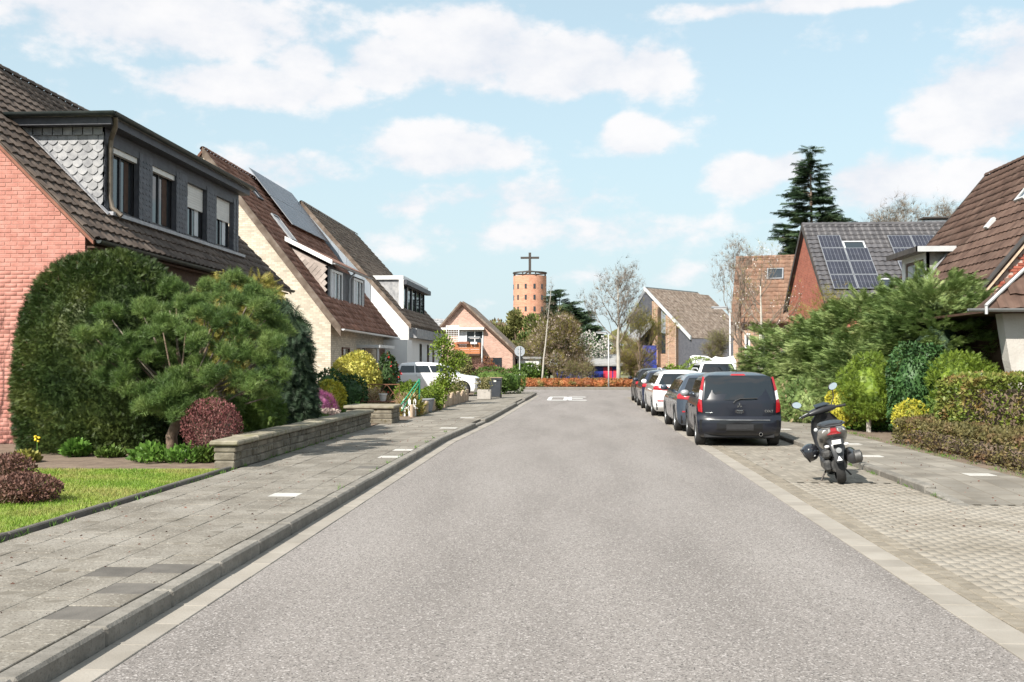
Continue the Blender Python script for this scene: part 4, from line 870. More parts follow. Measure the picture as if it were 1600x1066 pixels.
# ---- right, fourth: brick house with the weathered orange roof
def house_orange_roof():
    Yr = 63.0; A = at(1150, 403, Yr); hr = A.z; rot = rad(-13)
    r = thing('orange_roofed_house', 'brick house with weathered orange tiled roof left of the black roof', 'house', (A.x+3, Yr, .1))
    M = T(A.x, Yr, 0) @ Rz(rot); wd = 7.5; rn = 4.4; h = 4.0
    Q = lambda x, y, z: M @ Vector((x, y, z))
    MB().prism([Q(.15, -rn+.4, .05), Q(.15, -rn+.4, h+.1), Q(.15, 0, hr-.2), Q(.15, rn-.4, h+.1), Q(.15, rn-.4, .05)], M.to_3x3() @ Vector((.3, 0, 0))).build('gable_wall', 'brick_brown', r)
    fw = MB().prism([Q(.45, -rn+.4, .05), Q(wd, -rn+.4, .05), Q(wd, -rn+.4, h+.1), Q(.45, -rn+.4, h+.1)], M.to_3x3() @ Vector((0, .3, 0))).build('front_wall', 'brick_brown', r)
    ex = M.to_3x3() @ Vector((1, 0, 0)); e = M.to_3x3() @ Vector((0, rn, hr-h)); O = Q(0, -rn, h)
    ro = slope_slab(r, 'tile_orange', O, ex, e, wd, e.length, .14); lay_tiles(ro, tile_mesh('roof_tile', 'tile_orange', .32, .46), O, ex, e, wd, e.length-.05, .32, .38, 0, seed=6)
    slope_slab(r, 'tile_orange', Q(wd, rn, h), -ex, M.to_3x3() @ Vector((0, -rn, hr-h)), wd, e.length, .14)
    ridge_caps(ro, Q(0, 0, hr+.02), Q(wd, 0, hr+.02), 'tile_orange')
    B = frame_of(O, ex, e); skylight(r, B, 2.35, e.length-1.75, .95, 1.0, 'metal_grey')
    for x in (.9, 1.7): window(r, Q(x, -rn+.399, 2.6), ex, .3, 1.6, 'frame_white', .05, .09, nrm=M.to_3x3() @ Vector((0, -1, 0)))
    window(r, Q(1.9, -rn+.399, 1.0), ex, .8, 1.9, 'frame_white', .05, .09, 'door', nrm=M.to_3x3() @ Vector((0, -1, 0)))
house_orange_roof()
# ---- the church with the steep slate roof, and the round brick tower with the cross
def church():
    phi = rad(38); u = Vector((math.sin(phi), math.cos(phi), 0)); v = Vector((math.cos(phi), -math.sin(phi), 0))  # u along the ridge, v down the slope to the right
    Y = 92.0; A = at(1008, 450, Y); 
    r = thing('church_hall', 'modern church hall with steep grey-brown roof, slate gable and brick piers', 'church', (A.x+3, Y, 0))
    # bottom end of the near verge: along v until its picture column is 1080
    def reach(px, w):
        d = ray(px, 568); k = d.x/d.y; # X = k*Y
        t = (k*A.y-A.x)/(w.x-k*w.y); return A+w*t
    Bp = reach(1081, v); Bz = CAM.z+(ray(1081, 528).z/ray(1081, 528).y)*Bp.y; Bp = Vector((Bp.x, Bp.y, Bz))
    Lr = (reach(1092, u)-A).length
    e = (A-Bp); 
    ro = MB().prism([Bp, A, A+u*Lr, Bp+u*(Lr+2)], (0, 0, -.3)).build('roof', 'tile_greybrown', r)
    lay_tiles(ro, tile_mesh('roof_tile', 'tile_greybrown', .5, .55, .012), Bp+u*(Lr+1.6)+Vector((0, 0, .03)), -u, e, Lr+1.5, e.length-.1, .5, .45, 0, seed=12)
    n = v.cross(Vector((0, 0, 1)))
    w = -u*.25
    def band(a, b, wd=.3): MB().prism([a+w, b+w, b+w-Vector((0, 0, wd)), a+w-Vector((0, 0, wd))], u*.2).build('verge_board', 'metal_pale', r)
    mid = A+(Bp-A)*.40; band(A+Vector((0, 0, .12)), Bp+Vector((0, 0, .12)))
    # gable wall below the verge: slate above, brick piers, glazed slot, slate flank
    def col(t0, t1, z0, z1a, z1b, mt, dep=0.0, nm='wall', th=.4):
        p0 = A+(Bp-A)*t0; p1 = A+(Bp-A)*t1; o = u*dep
        MB().prism([Vector((p0.x, p0.y, z0))+o, Vector((p1.x, p1.y, z0))+o, Vector((p1.x, p1.y, z1b))+o, Vector((p0.x, p0.y, z1a))+o], u*th).build(nm, mt, r)
    zA = lambda t: (A+(Bp-A)*t).z-.25
    col(.0, .22, .05, zA(0), zA(.22), 'slate_dark', .0, 'slate_gable'); col(.22, .34, .05, zA(.22), zA(.34), 'brick_brown', -.5, 'brick_pier', .9)
    col(.34, .50, 4.4, zA(.34), zA(.50), 'zinc', .1, 'glazing'); col(.34, .50, 2.6, 4.35, 4.35, 'glass', .15, 'window'); col(.34, .50, .05, 2.55, 2.55, 'brick_brown', 0, 'wall')
    col(.50, .72, .05, zA(.50), zA(.72), 'brick_brown', -.4, 'brick_pier', .8); col(.72, 1.0, .05, zA(.72), zA(1.0), 'slate_dark', 0, 'slate_flank')
    # left half of the gable: a lower wing of the roof falling to the left
    Lp = at(984, 497, Y+2); C = A-Vector((0, 0, .3))
    MB().prism([C, Vector((Lp.x, Lp.y, Lp.z)), Vector((Lp.x, Lp.y, .05)), Vector((A.x, A.y, .05))], u*.4).build('slate_gable', 'slate_dark', r)
    MB().prism([A+Vector((0, 0, .1)), Vector((Lp.x-.3, Lp.y, Lp.z-.1)), Vector((Lp.x-.3, Lp.y, Lp.z-.5)), A-Vector((0, 0, .35))], u*9).build('roof', 'metal_grey', r)
    a = at(996, 492, Y-.3); b = at(1004, 474, Y-.3)
    # dark porch to the right with brick wall beyond
    p = Bp+v*.0; q = Bp+v*4.0
    MB().prism([Vector((p.x, p.y, .05)), Vector((q.x, q.y, .05)), Vector((q.x, q.y, Bz-.1)), Vector((p.x, p.y, Bz-.1))], u*.4).build('porch_wall', 'slate_dark', r)
    s = q+v*3.5+u*1; MB().prism([Vector((q.x, q.y, .05)), Vector((s.x, s.y, .05)), Vector((s.x, s.y, Bz-.3)), Vector((q.x, q.y, Bz-.3))], u*.4).build('wall', 'brick_brown', r)
    # low slate annex on the left
    l0 = at(985, 520, Y-2); l1 = at(1022, 503, Y-2); 
    MB().prism([(l0.x, Y-2, l0.z-1.2), (l1.x, Y-2, l1.z), (l1.x, Y+1, l1.z+.6), (l0.x, Y+1, l0.z-.2)], (0, 0, -.2)).build('annex_roof', 'slate', r)
    MB().box(l0.x+.3, l1.x-.4, Y-1.6, Y+1, .05, l0.z-1.35).build('annex_wall', 'brick_brown', r)
    w0, w1 = at(1004, 540, Y-3), at(1026, 585, Y-3); MB().box(w0.x, w1.x, Y-3, Y-2.9, .05, w0.z).build('screen', 'blue_paint', r, label='blue painted screen')
church()
def tower():
    Y = 300.0; c = at(828, 568, Y); R_ = 26/1600*Y; zt = at(828, 432, Y).z
    r = thing('church_tower', 'round red brick church tower with a large cross on top', 'tower', (c.x, Y, 0))
    sh = MB().lathe([(R_, 0), (R_, zt)], T(c.x, Y, 0), 48).build('shaft', 'brick_tower', r, smooth=.6)
    for row, py in enumerate((449, 466, 484)):
        z = at(828, py, Y).z
        for k in range(12):
            a = rad(-90+3+15+30*k); d = Vector((math.cos(a), math.sin(a), 0))
            M = T(c.x+d.x*R_, Y+d.y*R_, z) @ Rz(a+math.pi/2)
            MB().box(-.30, .30, -.08, .25, -.70, .70, M).build('window', 'glass', sh)
    f = MB(); z0 = zt; z1 = zt+.95
    n = 8
    crown = MB().tube([(c.x+R_*math.cos(2*math.pi*i/24), Y+R_*math.sin(2*math.pi*i/24), z1) for i in range(25)], .22, 6).build('ring_beam', 'metal_dark', r)
    for i in range(n):
        a = 2*math.pi*i/n+.39; MB().tube([(c.x+R_*math.cos(a), Y+R_*math.sin(a), zt-.05), (c.x+R_*math.cos(a), Y+R_*math.sin(a), z1)], .2, 5).build('post', 'metal_dark', crown)
        if i % 2 == 0: MB().tube([(c.x+R_*math.cos(a), Y+R_*math.sin(a), z1), (c.x, Y, zt+1.6)], .2, 5).build('strut', 'metal_dark', crown)
    ct = at(828, 395, Y).z; ca = at(828, 403, Y).z; hw = 14.5/1600*Y
    cr = MB().box(c.x-.36, c.x+.36, Y-.36, Y+.36, zt, ct).build('cross', 'metal_dark', r); MB().box(c.x-hw, c.x-.365, Y-.25, Y+.25, ca-.3, ca+.3).build('cross_arm', 'metal_dark', cr); MB().box(c.x+.365, c.x+hw, Y-.25, Y+.25, ca-.3, ca+.3).build('cross_arm', 'metal_dark', cr)
tower()
def blue_shed():
    Y = 84.0; a = at(866, 590, Y); b = at(968, 590, Y); zr = at(900, 572, Y).z; zt = at(900, 556, Y+5).z
    r = thing('blue_shed', 'low blue shed with grey roof and a red panel behind the orange hedge', 'shed', ((a.x+b.x)/2, Y+2, 0))
    MB().box(a.x, b.x, Y, Y+5, -.05, zr-.02).build('wall', 'blue_paint', r)
    MB().prism([(a.x-.4, Y-.4, zr), (b.x+.4, Y-.4, zr), (b.x+.4, Y+5.2, zt), (a.x-.4, Y+5.2, zt)], (0, 0, .12)).build('roof', 'roof_felt', r)
    q = at(945, 580, Y); MB().box(q.x-.12, q.x+.6, Y-.03, Y-.002, .1, zr-.1).build('panel', 'red_paint', r); q = at(961, 580, Y); MB().box(q.x-.15, q.x+.2, Y-.03, Y-.002, .4, zr-.3).build('panel', 'red_paint', r)
    q = at(918, 590, Y); MB().box(q.x-.3, q.x+.2, Y-.04, Y-.002, q.z-.1, q.z+.05).build('plaque', 'frame_white', r)
    for k in range(1, 5): x = a.x+(b.x-a.x)*k/5; MB().box(x-.03, x+.03, Y-.02, Y-.001, .0, zr-.05).build('seam', 'frame_black', r)
blue_shed()
# ------------------------------------------------------------------ vehicles
WHEELS = {}
def wheel_meshes(R, w):
    if (R, w) in WHEELS: return WHEELS[(R, w)]
    Mx = Matrix.Rotation(math.pi/2, 4, 'Y')
    ty = MB().lathe([(R*.64, -w/2), (R*.9, -w/2), (R*.985, -w*.36), (R, -w*.2), (R, w*.2), (R*.985, w*.36), (R*.9, w/2), (R*.64, w/2)], Mx, 28, close=True).mesh('wheel', 'tyre', smooth=.6, origin=(0, 0, 0))[0]
    r = MB().lathe([(R*.66, -w*.45), (R*.66, w*.45), (R*.60, w*.42), (R*.58, w*.1), (.01, w*.1)], Mx, 28)
    for k in range(6):
        a = 2*math.pi*k/6; M = Matrix.Rotation(a, 4, 'X'); r.box(w*.1, w*.34, -.035, .035, .03, R*.6, M)
    r.lathe([(.06, w*.1), (.06, w*.38), (.0, w*.38)], Mx, 12)
    rm = r.mesh('rim', 'rim', smooth=.5, origin=(0, 0, 0))[0]
    WHEELS[(R, w)] = (ty, rm); return ty, rm
def car(name, label, loc, rotz, L=4.2, w=.87, Hh=1.48, paint='car_black', rear=None, front=None, R=.31, zb=.95, wb=2.55, ro=.75, lamp='low', roofw=.70, trim=.36, group='cars parked along the right kerb', cat='car', rails=False, glassback=True):
    """body = front silhouette swept between the rear surface y(z) and the front surface y(z)"""
    M0 = T(*loc) @ Rz(rotz); root = thing(name, label, cat, M=M0, group=group)
    rear = rear or [(.18, .16), (.32, .03), (.5, .0), (zb-.1, .03), (zb, .07), (Hh-.16, .40), (Hh-.05, .52), (Hh, .75)]
    front = front or [(.18, L-.14), (.30, L-.02), (.5, L), (.66, L-.06), (zb-.18, L-.25), (zb-.08, L-.75), (zb+.0, L-1.05), (zb+.05, L-1.15), (Hh-.12, L-1.78), (Hh-.04, L-2.0), (Hh, L-2.4)]
    rz, ry = zip(*rear); fz, fy = zip(*front)
    Wz = [.18, .24, .36, .60, .80, zb, zb+.05, Hh-.16, Hh-.08, Hh-.03, Hh-.008, Hh]
    Ww = [.86, .95, .985, 1.0, 1.0, .965, .945, roofw+.06, roofw-.01, roofw-.12, roofw-.34, 0.0]
    Wf = lambda z: w*float(np.interp(z, Wz, Ww))
    def RY(x, z): return float(np.interp(z, rz, ry))+.16*(abs(x)/w)**4.5
    def FY(x, z): return float(np.interp(z, fz, fy))-.30*(abs(x)/w)**3*(1 if z < zb-.05 else .7)
    zs = sorted(set([round(float(z), 3) for z in list(np.linspace(.18, zb+.05, 17))+list(np.linspace(zb+.05, Hh-.16, 9))+[Hh-.12, Hh-.08, Hh-.05, Hh-.03, Hh-.018, Hh-.008, Hh]]))
    nx = 15; us = np.linspace(-1, 1, nx); nt_ = 15
    def S(z, t, sgn):
        x = Wf(z)*sgn; y0 = RY(x, z); y1 = FY(x, z); y = y0+(y1-y0)*t
        z2 = z-(.035*(2*t-1)**2*(max(0, z-zb)/(Hh-zb))) ; return Vector((x, y, z2))
    def Rr(u, z): x = Wf(z)*u; p = S(z, 0, 1); return Vector((x, RY(x, z), p.z))
    def Fr(u, z): x = Wf(z)*u; p = S(z, 1, 1); return Vector((x, FY(x, z), p.z))
    b = MB(); nz = len(zs)
    b.grid([[Rr(u, z) for u in us] for z in zs], nz, nx); b.grid([[Fr(u, z) for u in us] for z in zs], nz, nx, True)
    for sg in (-1, 1): b.grid([[S(z, t, sg) for t in np.linspace(0, 1, nt_)] for z in zs], nz, nt_, sg > 0)
    z0 = zs[0]; b.grid([[Vector((u*Wf(z0), RY(u*Wf(z0), z0)*(1-t)+FY(u*Wf(z0), z0)*t, z0)) for t in np.linspace(0, 1, 4)] for u in us], nx, 4)
    me = bpy.data.meshes.new('body'); bm = bmesh.new(); vs = [bm.verts.new(v) for v in b.v]
    for f in b.f:
        try: bm.faces.new([vs[i] for i in f])
        except ValueError: pass
    bmesh.ops.remove_doubles(bm, verts=bm.verts, dist=.0015); bmesh.ops.recalc_face_normals(bm, faces=bm.faces); bm.to_mesh(me); bm.free()
    ya = [ro, ro+wb]
    cm = MB()
    for y in ya: cm.lathe([(R+.055, -1.2), (R+.055, 1.2)], T(0, y, R) @ Matrix.Rotation(math.pi/2, 4, 'Y'), 28)
    cme, cc = cm.mesh('cut', 'car_trim'); co = bpy.data.objects.new('cut', cme); co.location = cc; COL.objects.link(co)
    bo = bpy.data.objects.new('tmp', me); COL.objects.link(bo); md = bo.modifiers.new('b', 'BOOLEAN'); md.object = co; md.operation = 'DIFFERENCE'; md.solver = 'EXACT'
    dg = bpy.context.evaluated_depsgraph_get(); me2 = bpy.data.meshes.new_from_object(bo.evaluated_get(dg))
    bpy.data.objects.remove(bo); bpy.data.objects.remove(co)
    me2.name = 'body'; me2.materials.clear(); me2.materials.append(MATS[paint]); me2.polygons.foreach_set('use_smooth', [True]*len(me2.polygons)); me2.set_sharp_from_angle(angle=.6)
    body = bpy.data.objects.new('body', me2); place(body, M0, root)
    P_ = lambda m, nm, mt, par=root, **k: m.build(nm, mt, par, base=M0, **k)
    P_(MB().box(-w+.22, w-.22, .35, L-.4, .16, .50), 'underbody', 'car_trim')
    # glass, a few millimetres proud of the body
    def patch(fn, n1, n2, off):
        G = [[fn(a, c) for c in np.linspace(0, 1, n2)] for a in np.linspace(0, 1, n1)]
        m = MB(); m.grid([[p+off for p in row] for row in G], n1, n2); return m
    zr0, zr1 = zb+.05, Hh-.10
    if glassback: P_(patch(lambda a, c: Rr((2*c-1)*.86, zr0+(zr1-zr0)*a), 8, 11, Vector((0, -.007, .002))), 'rear_window', 'car_glass', smooth=True)
    P_(patch(lambda a, c: Fr((2*c-1)*.88, zb+.07+(Hh-.1-zb-.07)*a), 8, 11, Vector((0, .006, .004))), 'windscreen', 'car_glass', smooth=True)
    for sg in (-1, 1):
        for (t0, t1, s0, s1) in ((.08, .34, .55, .35), (.36, .62, .36, .62), (.64, .97, .64, .66)):
            def side(a, c, t0=t0, t1=t1):
                z = zb+.055+(Hh-.19-zb-.055)*a; y = None
                yb0 = RY(w*.9, zb+.1)+.22; yb1 = FY(w*.9, zb+.07)-.12; 
                yt0 = RY(w*.7, Hh-.19)+.16; yt1 = FY(w*.7, Hh-.19)-.06
                f0 = yb0+(yt0-yb0)*a; f1 = yb1+(yt1-yb1)*a; y = f0+(f1-f0)*(t0+(t1-t0)*c-.08)/.89
                x = Wf(z); p = S(z, .5, 1); return Vector((sg*(x+.006), y, p.z+.035*0-.0))
            P_(patch(side, 5, 6, Vector((0, 0, 0))), 'side_window', 'car_glass', smooth=True)
        mz = zb+.06; yy = FY(w*.9, zb+.07)-.38
        mr = P_(MB().ball((sg*(w+.10), yy, mz+.05), (.10, .06, .075)), 'wing_mirror', paint if paint != 'car_navy' else 'metal_grey', smooth=True)
        P_(MB().box(min(sg*(w-.06), sg*(w+.06)), max(sg*(w-.06), sg*(w+.06)), yy-.025, yy+.025, mz-.02, mz+.03), 'mirror_arm', 'car_trim', mr)
        for t in (.36, .64):
            yh = RY(w*.9, zb)+(FY(w*.9, zb-.1)-RY(w*.9, zb)-1.0)*t+.25
            P_(MB().box(min(sg*(w-.01), sg*(w+.028)), max(sg*(w-.01), sg*(w+.028)), yh, yh+.17, zb-.15, zb-.115), 'door_handle', paint, bevel=.008)
            # door gaps
            P_(MB().tube([(sg*(Wf(.3)+.001), yh-.05, .3), (sg*(Wf(.6)+.001), yh-.05, .6), (sg*(Wf(zb-.02)+.001), yh-.05, zb-.02)], .006, 4), 'door_gap', 'car_trim')
        if rails: P_(MB().tube([(sg*w*(roofw-.06), .75, Hh+.0), (sg*w*(roofw-.05), .95, Hh+.045), (sg*w*(roofw-.05), L-2.4, Hh+.045), (sg*w*(roofw-.06), L-2.15, Hh-.01)], .018, 6), 'roof_rail', 'metal_pale')
    ty, rm = wheel_meshes(R, .20)
    for y in ya:
        for sg in (-1, 1):
            o = bpy.data.objects.new('wheel', ty); place(o, M0 @ T(sg*(w-.105), y, R) @ (Rz(math.pi) if sg < 0 else I4), root)
            q = bpy.data.objects.new('rim', rm); place(q, W[o.name].copy(), o)
    # rear details on the true rear surface
    def rpoly(pts, off=.0, th=.05):
        """polygon given in rear view (x, z); subdivided along its edges so that it follows the bodywork"""
        m = MB(); fr = []
        for (x0, zz0), (x1, zz1) in zip(pts, pts[1:]+pts[:1]):
            for k in range(3): fr.append((x0+(x1-x0)*k/3, zz0+(zz1-zz0)*k/3))
        cx = sum(p[0] for p in fr)/len(fr); cz = sum(p[1] for p in fr)/len(fr); rows = []
        lay = []
        for s_ in (1.0, .5, 0.02): lay.append([Vector((cx+(x-cx)*s_, RY(cx+(x-cx)*s_, cz+(z-cz)*s_)-off, cz+(z-cz)*s_)) for x, z in fr])
        bk = [Vector((p.x, p.y+th, p.z)) for p in lay[0]]
        n = len(fr); allv = bk+[v for l in lay for v in l]
        fs = [[k*n+i, k*n+(i+1) % n, (k+1)*n+(i+1) % n, (k+1)*n+i] for k in range(3) for i in range(n)]+[[3*n+i for i in range(n)]]
        return m.add(allv, fs)
    return root, M0, P_, rpoly, RY, FY, Wf, S, body
def rear_kit(c, w, zb, Hh, plate=True, lampz=None, lamp=None):
    root, M0, P_, rpoly, RY, FY, Wf, S, body = c
    return c

# the near black hatchback
def colt():
    w, Hh, zb, L = .848, 1.53, .93, 3.9
    rear = [(.18, .20), (.27, .05), (.36, .0), (.56, .0), (.585, .02), (.60, .055), (.80, .06), (.93, .07), (1.30, .20), (1.43, .27), (1.49, .36), (1.53, .70)]
    c = car('hatchback_car', 'black hatchback parked nearest, with tall red and white tail lights', (3.34, 20.95, 0), rad(-2.2), L, w, Hh, 'car_navy', rear=rear, R=.30, zb=zb, wb=2.5, ro=.62, roofw=.77, glassback=False)
    root, M0, P_, rpoly, RY, FY, Wf, S, body = c
    P_(rpoly([(-.70, .955), (.70, .955), (.655, 1.42), (.60, 1.445), (-.60, 1.445), (-.655, 1.42)], .010, .02), 'rear_window', 'car_glass', smooth=.7)
    for sg in (-1, 1):
        P_(rpoly([(sg*.735, .70), (sg*.815, .72), (sg*.832, .84), (sg*.80, .98), (sg*.745, .955)], .018, .10), 'tail_light', 'lamp_red', smooth=.7)
        P_(rpoly([(sg*.745, .957), (sg*.80, .982), (sg*.775, 1.16), (sg*.725, 1.14)], .018, .10), 'tail_light', 'lamp_clear', smooth=.7)
        P_(rpoly([(sg*.725, 1.142), (sg*.775, 1.162), (sg*.712, 1.43), (sg*.675, 1.42)], .018, .10), 'tail_light', 'lamp_red', smooth=.7)
    P_(rpoly([(-.78, .30), (.78, .30), (.80, .42), (.79, .555), (-.79, .555), (-.80, .42)], .012, .06), 'bumper', 'car_black', smooth=.7, label='black rear bumper')
    P_(rpoly([(-.27, .345), (.27, .345), (.27, .47), (-.27, .47)], .020, .02), 'number_plate', 'car_trim', label='blanked dark number plate')
    P_(rpoly([(-.60, .553), (.60, .553), (.60, .562), (-.60, .562)], .026, .02), 'bumper_edge', 'metal_grey')
    P_(rpoly([(-.15, 1.452), (.15, 1.452), (.13, 1.485), (-.13, 1.485)], .018, .05), 'brake_light', 'lamp_red')
    P_(rpoly([(-.085, .70), (.085, .70), (.085, .76), (-.085, .76)], .012, .03), 'boot_handle', 'car_trim'); P_(rpoly([(-.065, .735), (.065, .735), (.065, .757), (-.065, .757)], .020, .02), 'plate_lamp', 'chrome')
    P_(rpoly([(-.05, .690), (.05, .690), (.05, .698), (-.05, .698)], .016, .02), 'handle_trim', 'chrome')
    # three-diamond badge
    e = MB(); z0 = .845; y0 = RY(0, z0)-.014; s = .036
    for a in (90, 210, 330):
        d = Vector((math.cos(rad(a)), 0, math.sin(rad(a)))); n = Vector((-d.z, 0, d.x)); p = Vector((0, y0, z0))
        e.prism([p, p+d*s*.95+n*s*.5, p+d*s*1.75, p+d*s*.95-n*s*.5], (0, .012, 0))
    P_(e, 'badge', 'chrome')
    # chrome model lettering left and right
    def letters(txt, x, z, h, nm):
        cu = bpy.data.curves.new('t', 'FONT'); cu.body = txt; cu.size = h*1.45; cu.extrude = .003; to = bpy.data.objects.new('t', cu); COL.objects.link(to)
        me = bpy.data.meshes.new_from_object(to.evaluated_get(bpy.context.evaluated_depsgraph_get())); bpy.data.objects.remove(to)
        me.name = nm; me.materials.clear(); me.materials.append(MATS['chrome']); o = bpy.data.objects.new(nm, me)
        place(o, M0 @ T(x, RY(x, z)-.010, z) @ Matrix.Rotation(math.pi/2, 4, 'X'), root)
    letters('COLT', .50, .715, .045, 'lettering')
    P_(rpoly([(-.68, .693), (-.53, .693), (-.53, .708), (-.68, .708)], .010, .02), 'badge_strip', 'chrome')
    P_(MB().tube([(-.12, RY(0, .93)-.03, .90), (-.08, RY(0, .95)-.035, .945), (.02, RY(0, .97)-.03, .985), (.36, RY(.3, .99)-.028, .995)], .011, 6), 'wiper', 'car_trim')
    P_(MB().tube([(0, .62, Hh-.02), (0, .48, Hh+.11)], .006, 5), 'aerial', 'car_trim')
    P_(MB().lathe([(.030, 0), (.038, 0), (.038, .14), (.030, .14)], T(.42, .02, .27) @ Matrix.Rotation(-math.pi/2, 4, 'X'), 14, close=True), 'exhaust', 'chrome')
    P_(MB().box(-.70, .70, .12, .5, .20, .34), 'rear_valance', 'car_trim')
colt()
def hatch_rear(c, w, zb, lampw, lampz, lamp_in, plate=True, low=None, refl=True, bump='car_trim', bz=.42):
    root, M0, P_, rpoly, RY, FY, Wf, S, body = c
    for sg in (-1, 1):
        P_(rpoly([(sg*lamp_in, lampz), (sg*w*.985, lampz+.03), (sg*w*.985, lampz+.11), (sg*(w*.93), lampz+.16), (sg*lamp_in, lampz+.12)], .014, .10), 'tail_light', 'lamp_red', smooth=.7)
        if refl: P_(rpoly([(sg*w*.55, .50), (sg*w*.86, .50), (sg*w*.86, .535), (sg*w*.55, .535)], .012, .04), 'reflector', 'lamp_red')
    P_(rpoly([(-w*.88, .22), (w*.88, .22), (w*.90, bz), (-w*.90, bz)], .010, .06), 'bumper', bump, smooth=.7)
    if plate: P_(rpoly([(-.26, .60), (.26, .60), (.26, .71), (-.26, .71)], .012, .02), 'number_plate', 'plate_white')
c = car('hatchback_car', 'dark blue-grey hatchback parked directly in front of the black hatchback', (3.42, 25.3, 0), 0, 4.3, .90, 1.47, 'car_steel', zb=.95, R=.32, wb=2.62, ro=.80); hatch_rear(c, .90, .95, .3, .80, .48)
c = car('estate_car', 'white estate car parked among the dark cars along the kerb', (3.40, 32.6, 0), 0, 4.55, .90, 1.50, 'car_white', zb=.98, R=.32, wb=2.65, ro=.92, rails=True, rear=[(.18, .18), (.32, .03), (.5, .0), (.90, .02), (.98, .05), (1.36, .30), (1.45, .40), (1.50, .75)]); hatch_rear(c, .90, .98, .3, .84, .42, bz=.44)
c = car('hatchback_car', 'dark blue car parked just beyond the white estate car', (3.40, 38.2, 0), 0, 4.2, .88, 1.47, 'car_blue', zb=.95, R=.31); hatch_rear(c, .88, .95, .3, .80, .48)
c = car('hatchback_car', 'small black car parked farthest along the right kerb', (3.48, 44.0, 0), 0, 3.9, .86, 1.50, 'car_black', zb=.95, R=.30, wb=2.4); hatch_rear(c, .86, .95, .3, .78, .50)
c = car('white_van', 'white people carrier parked off the road beside the green mound', (6.0, 43.0, .1), 0, 4.6, .93, 1.72, 'car_white', zb=1.05, R=.32, wb=2.8, ro=.9, group=None, cat='van', rails=True, rear=[(.18, .15), (.32, .03), (.5, .0), (1.0, .02), (1.05, .04), (1.55, .18), (1.66, .26), (1.72, .6)]); hatch_rear(c, .93, 1.05, .2, 1.0, .62)
# white SUV in the left drive, nose towards the road
def suv():
    L, w, Hh, zb = 4.45, .92, 1.66, 1.08
    c = car('suv_car', 'white sports utility car parked in the left drive, nose to the road', (-8.95, 50.0, .12), -math.pi/2+rad(2), L, w, Hh, 'car_white', zb=zb, R=.35, wb=2.68, ro=.85, group=None, roofw=.74,
            front=[(.18, L-.16), (.34, L-.03), (.6, L), (.82, L-.05), (.95, L-.22), (1.02, L-.80), (1.06, L-1.0), (1.12, L-1.1), (1.54, L-1.72), (1.62, L-1.95), (1.66, L-2.4)])
    root, M0, P_, rpoly, RY, FY, Wf, S, body = c
    def fbox(x0, x1, z0, z1, nm, mt, off=.012):
        n = 6; G = [[Vector((x0+(x1-x0)*i/n, FY(x0+(x1-x0)*i/n, z)+off, z)) for i in range(n+1)] for z in (z0, (z0+z1)/2, z1)]
        P_(MB().grid(G, 3, n+1), nm, mt, smooth=True)
    fbox(-.40, .40, .72, .84, 'grille', 'car_trim'); fbox(-.75, .75, .30, .44, 'bumper', 'car_trim'); fbox(-.30, .30, .50, .60, 'number_plate', 'plate_white')
    for sg in (-1, 1):
        fbox(min(sg*.42, sg*.84), max(sg*.42, sg*.84), .74, .86, 'headlight', 'car_glass'); fbox(min(sg*.5, sg*.8), max(sg*.5, sg*.8), .46, .58, 'fog_lamp', 'car_trim')
    hatch_rear(c, w, zb, .3, .9, .5)
suv()

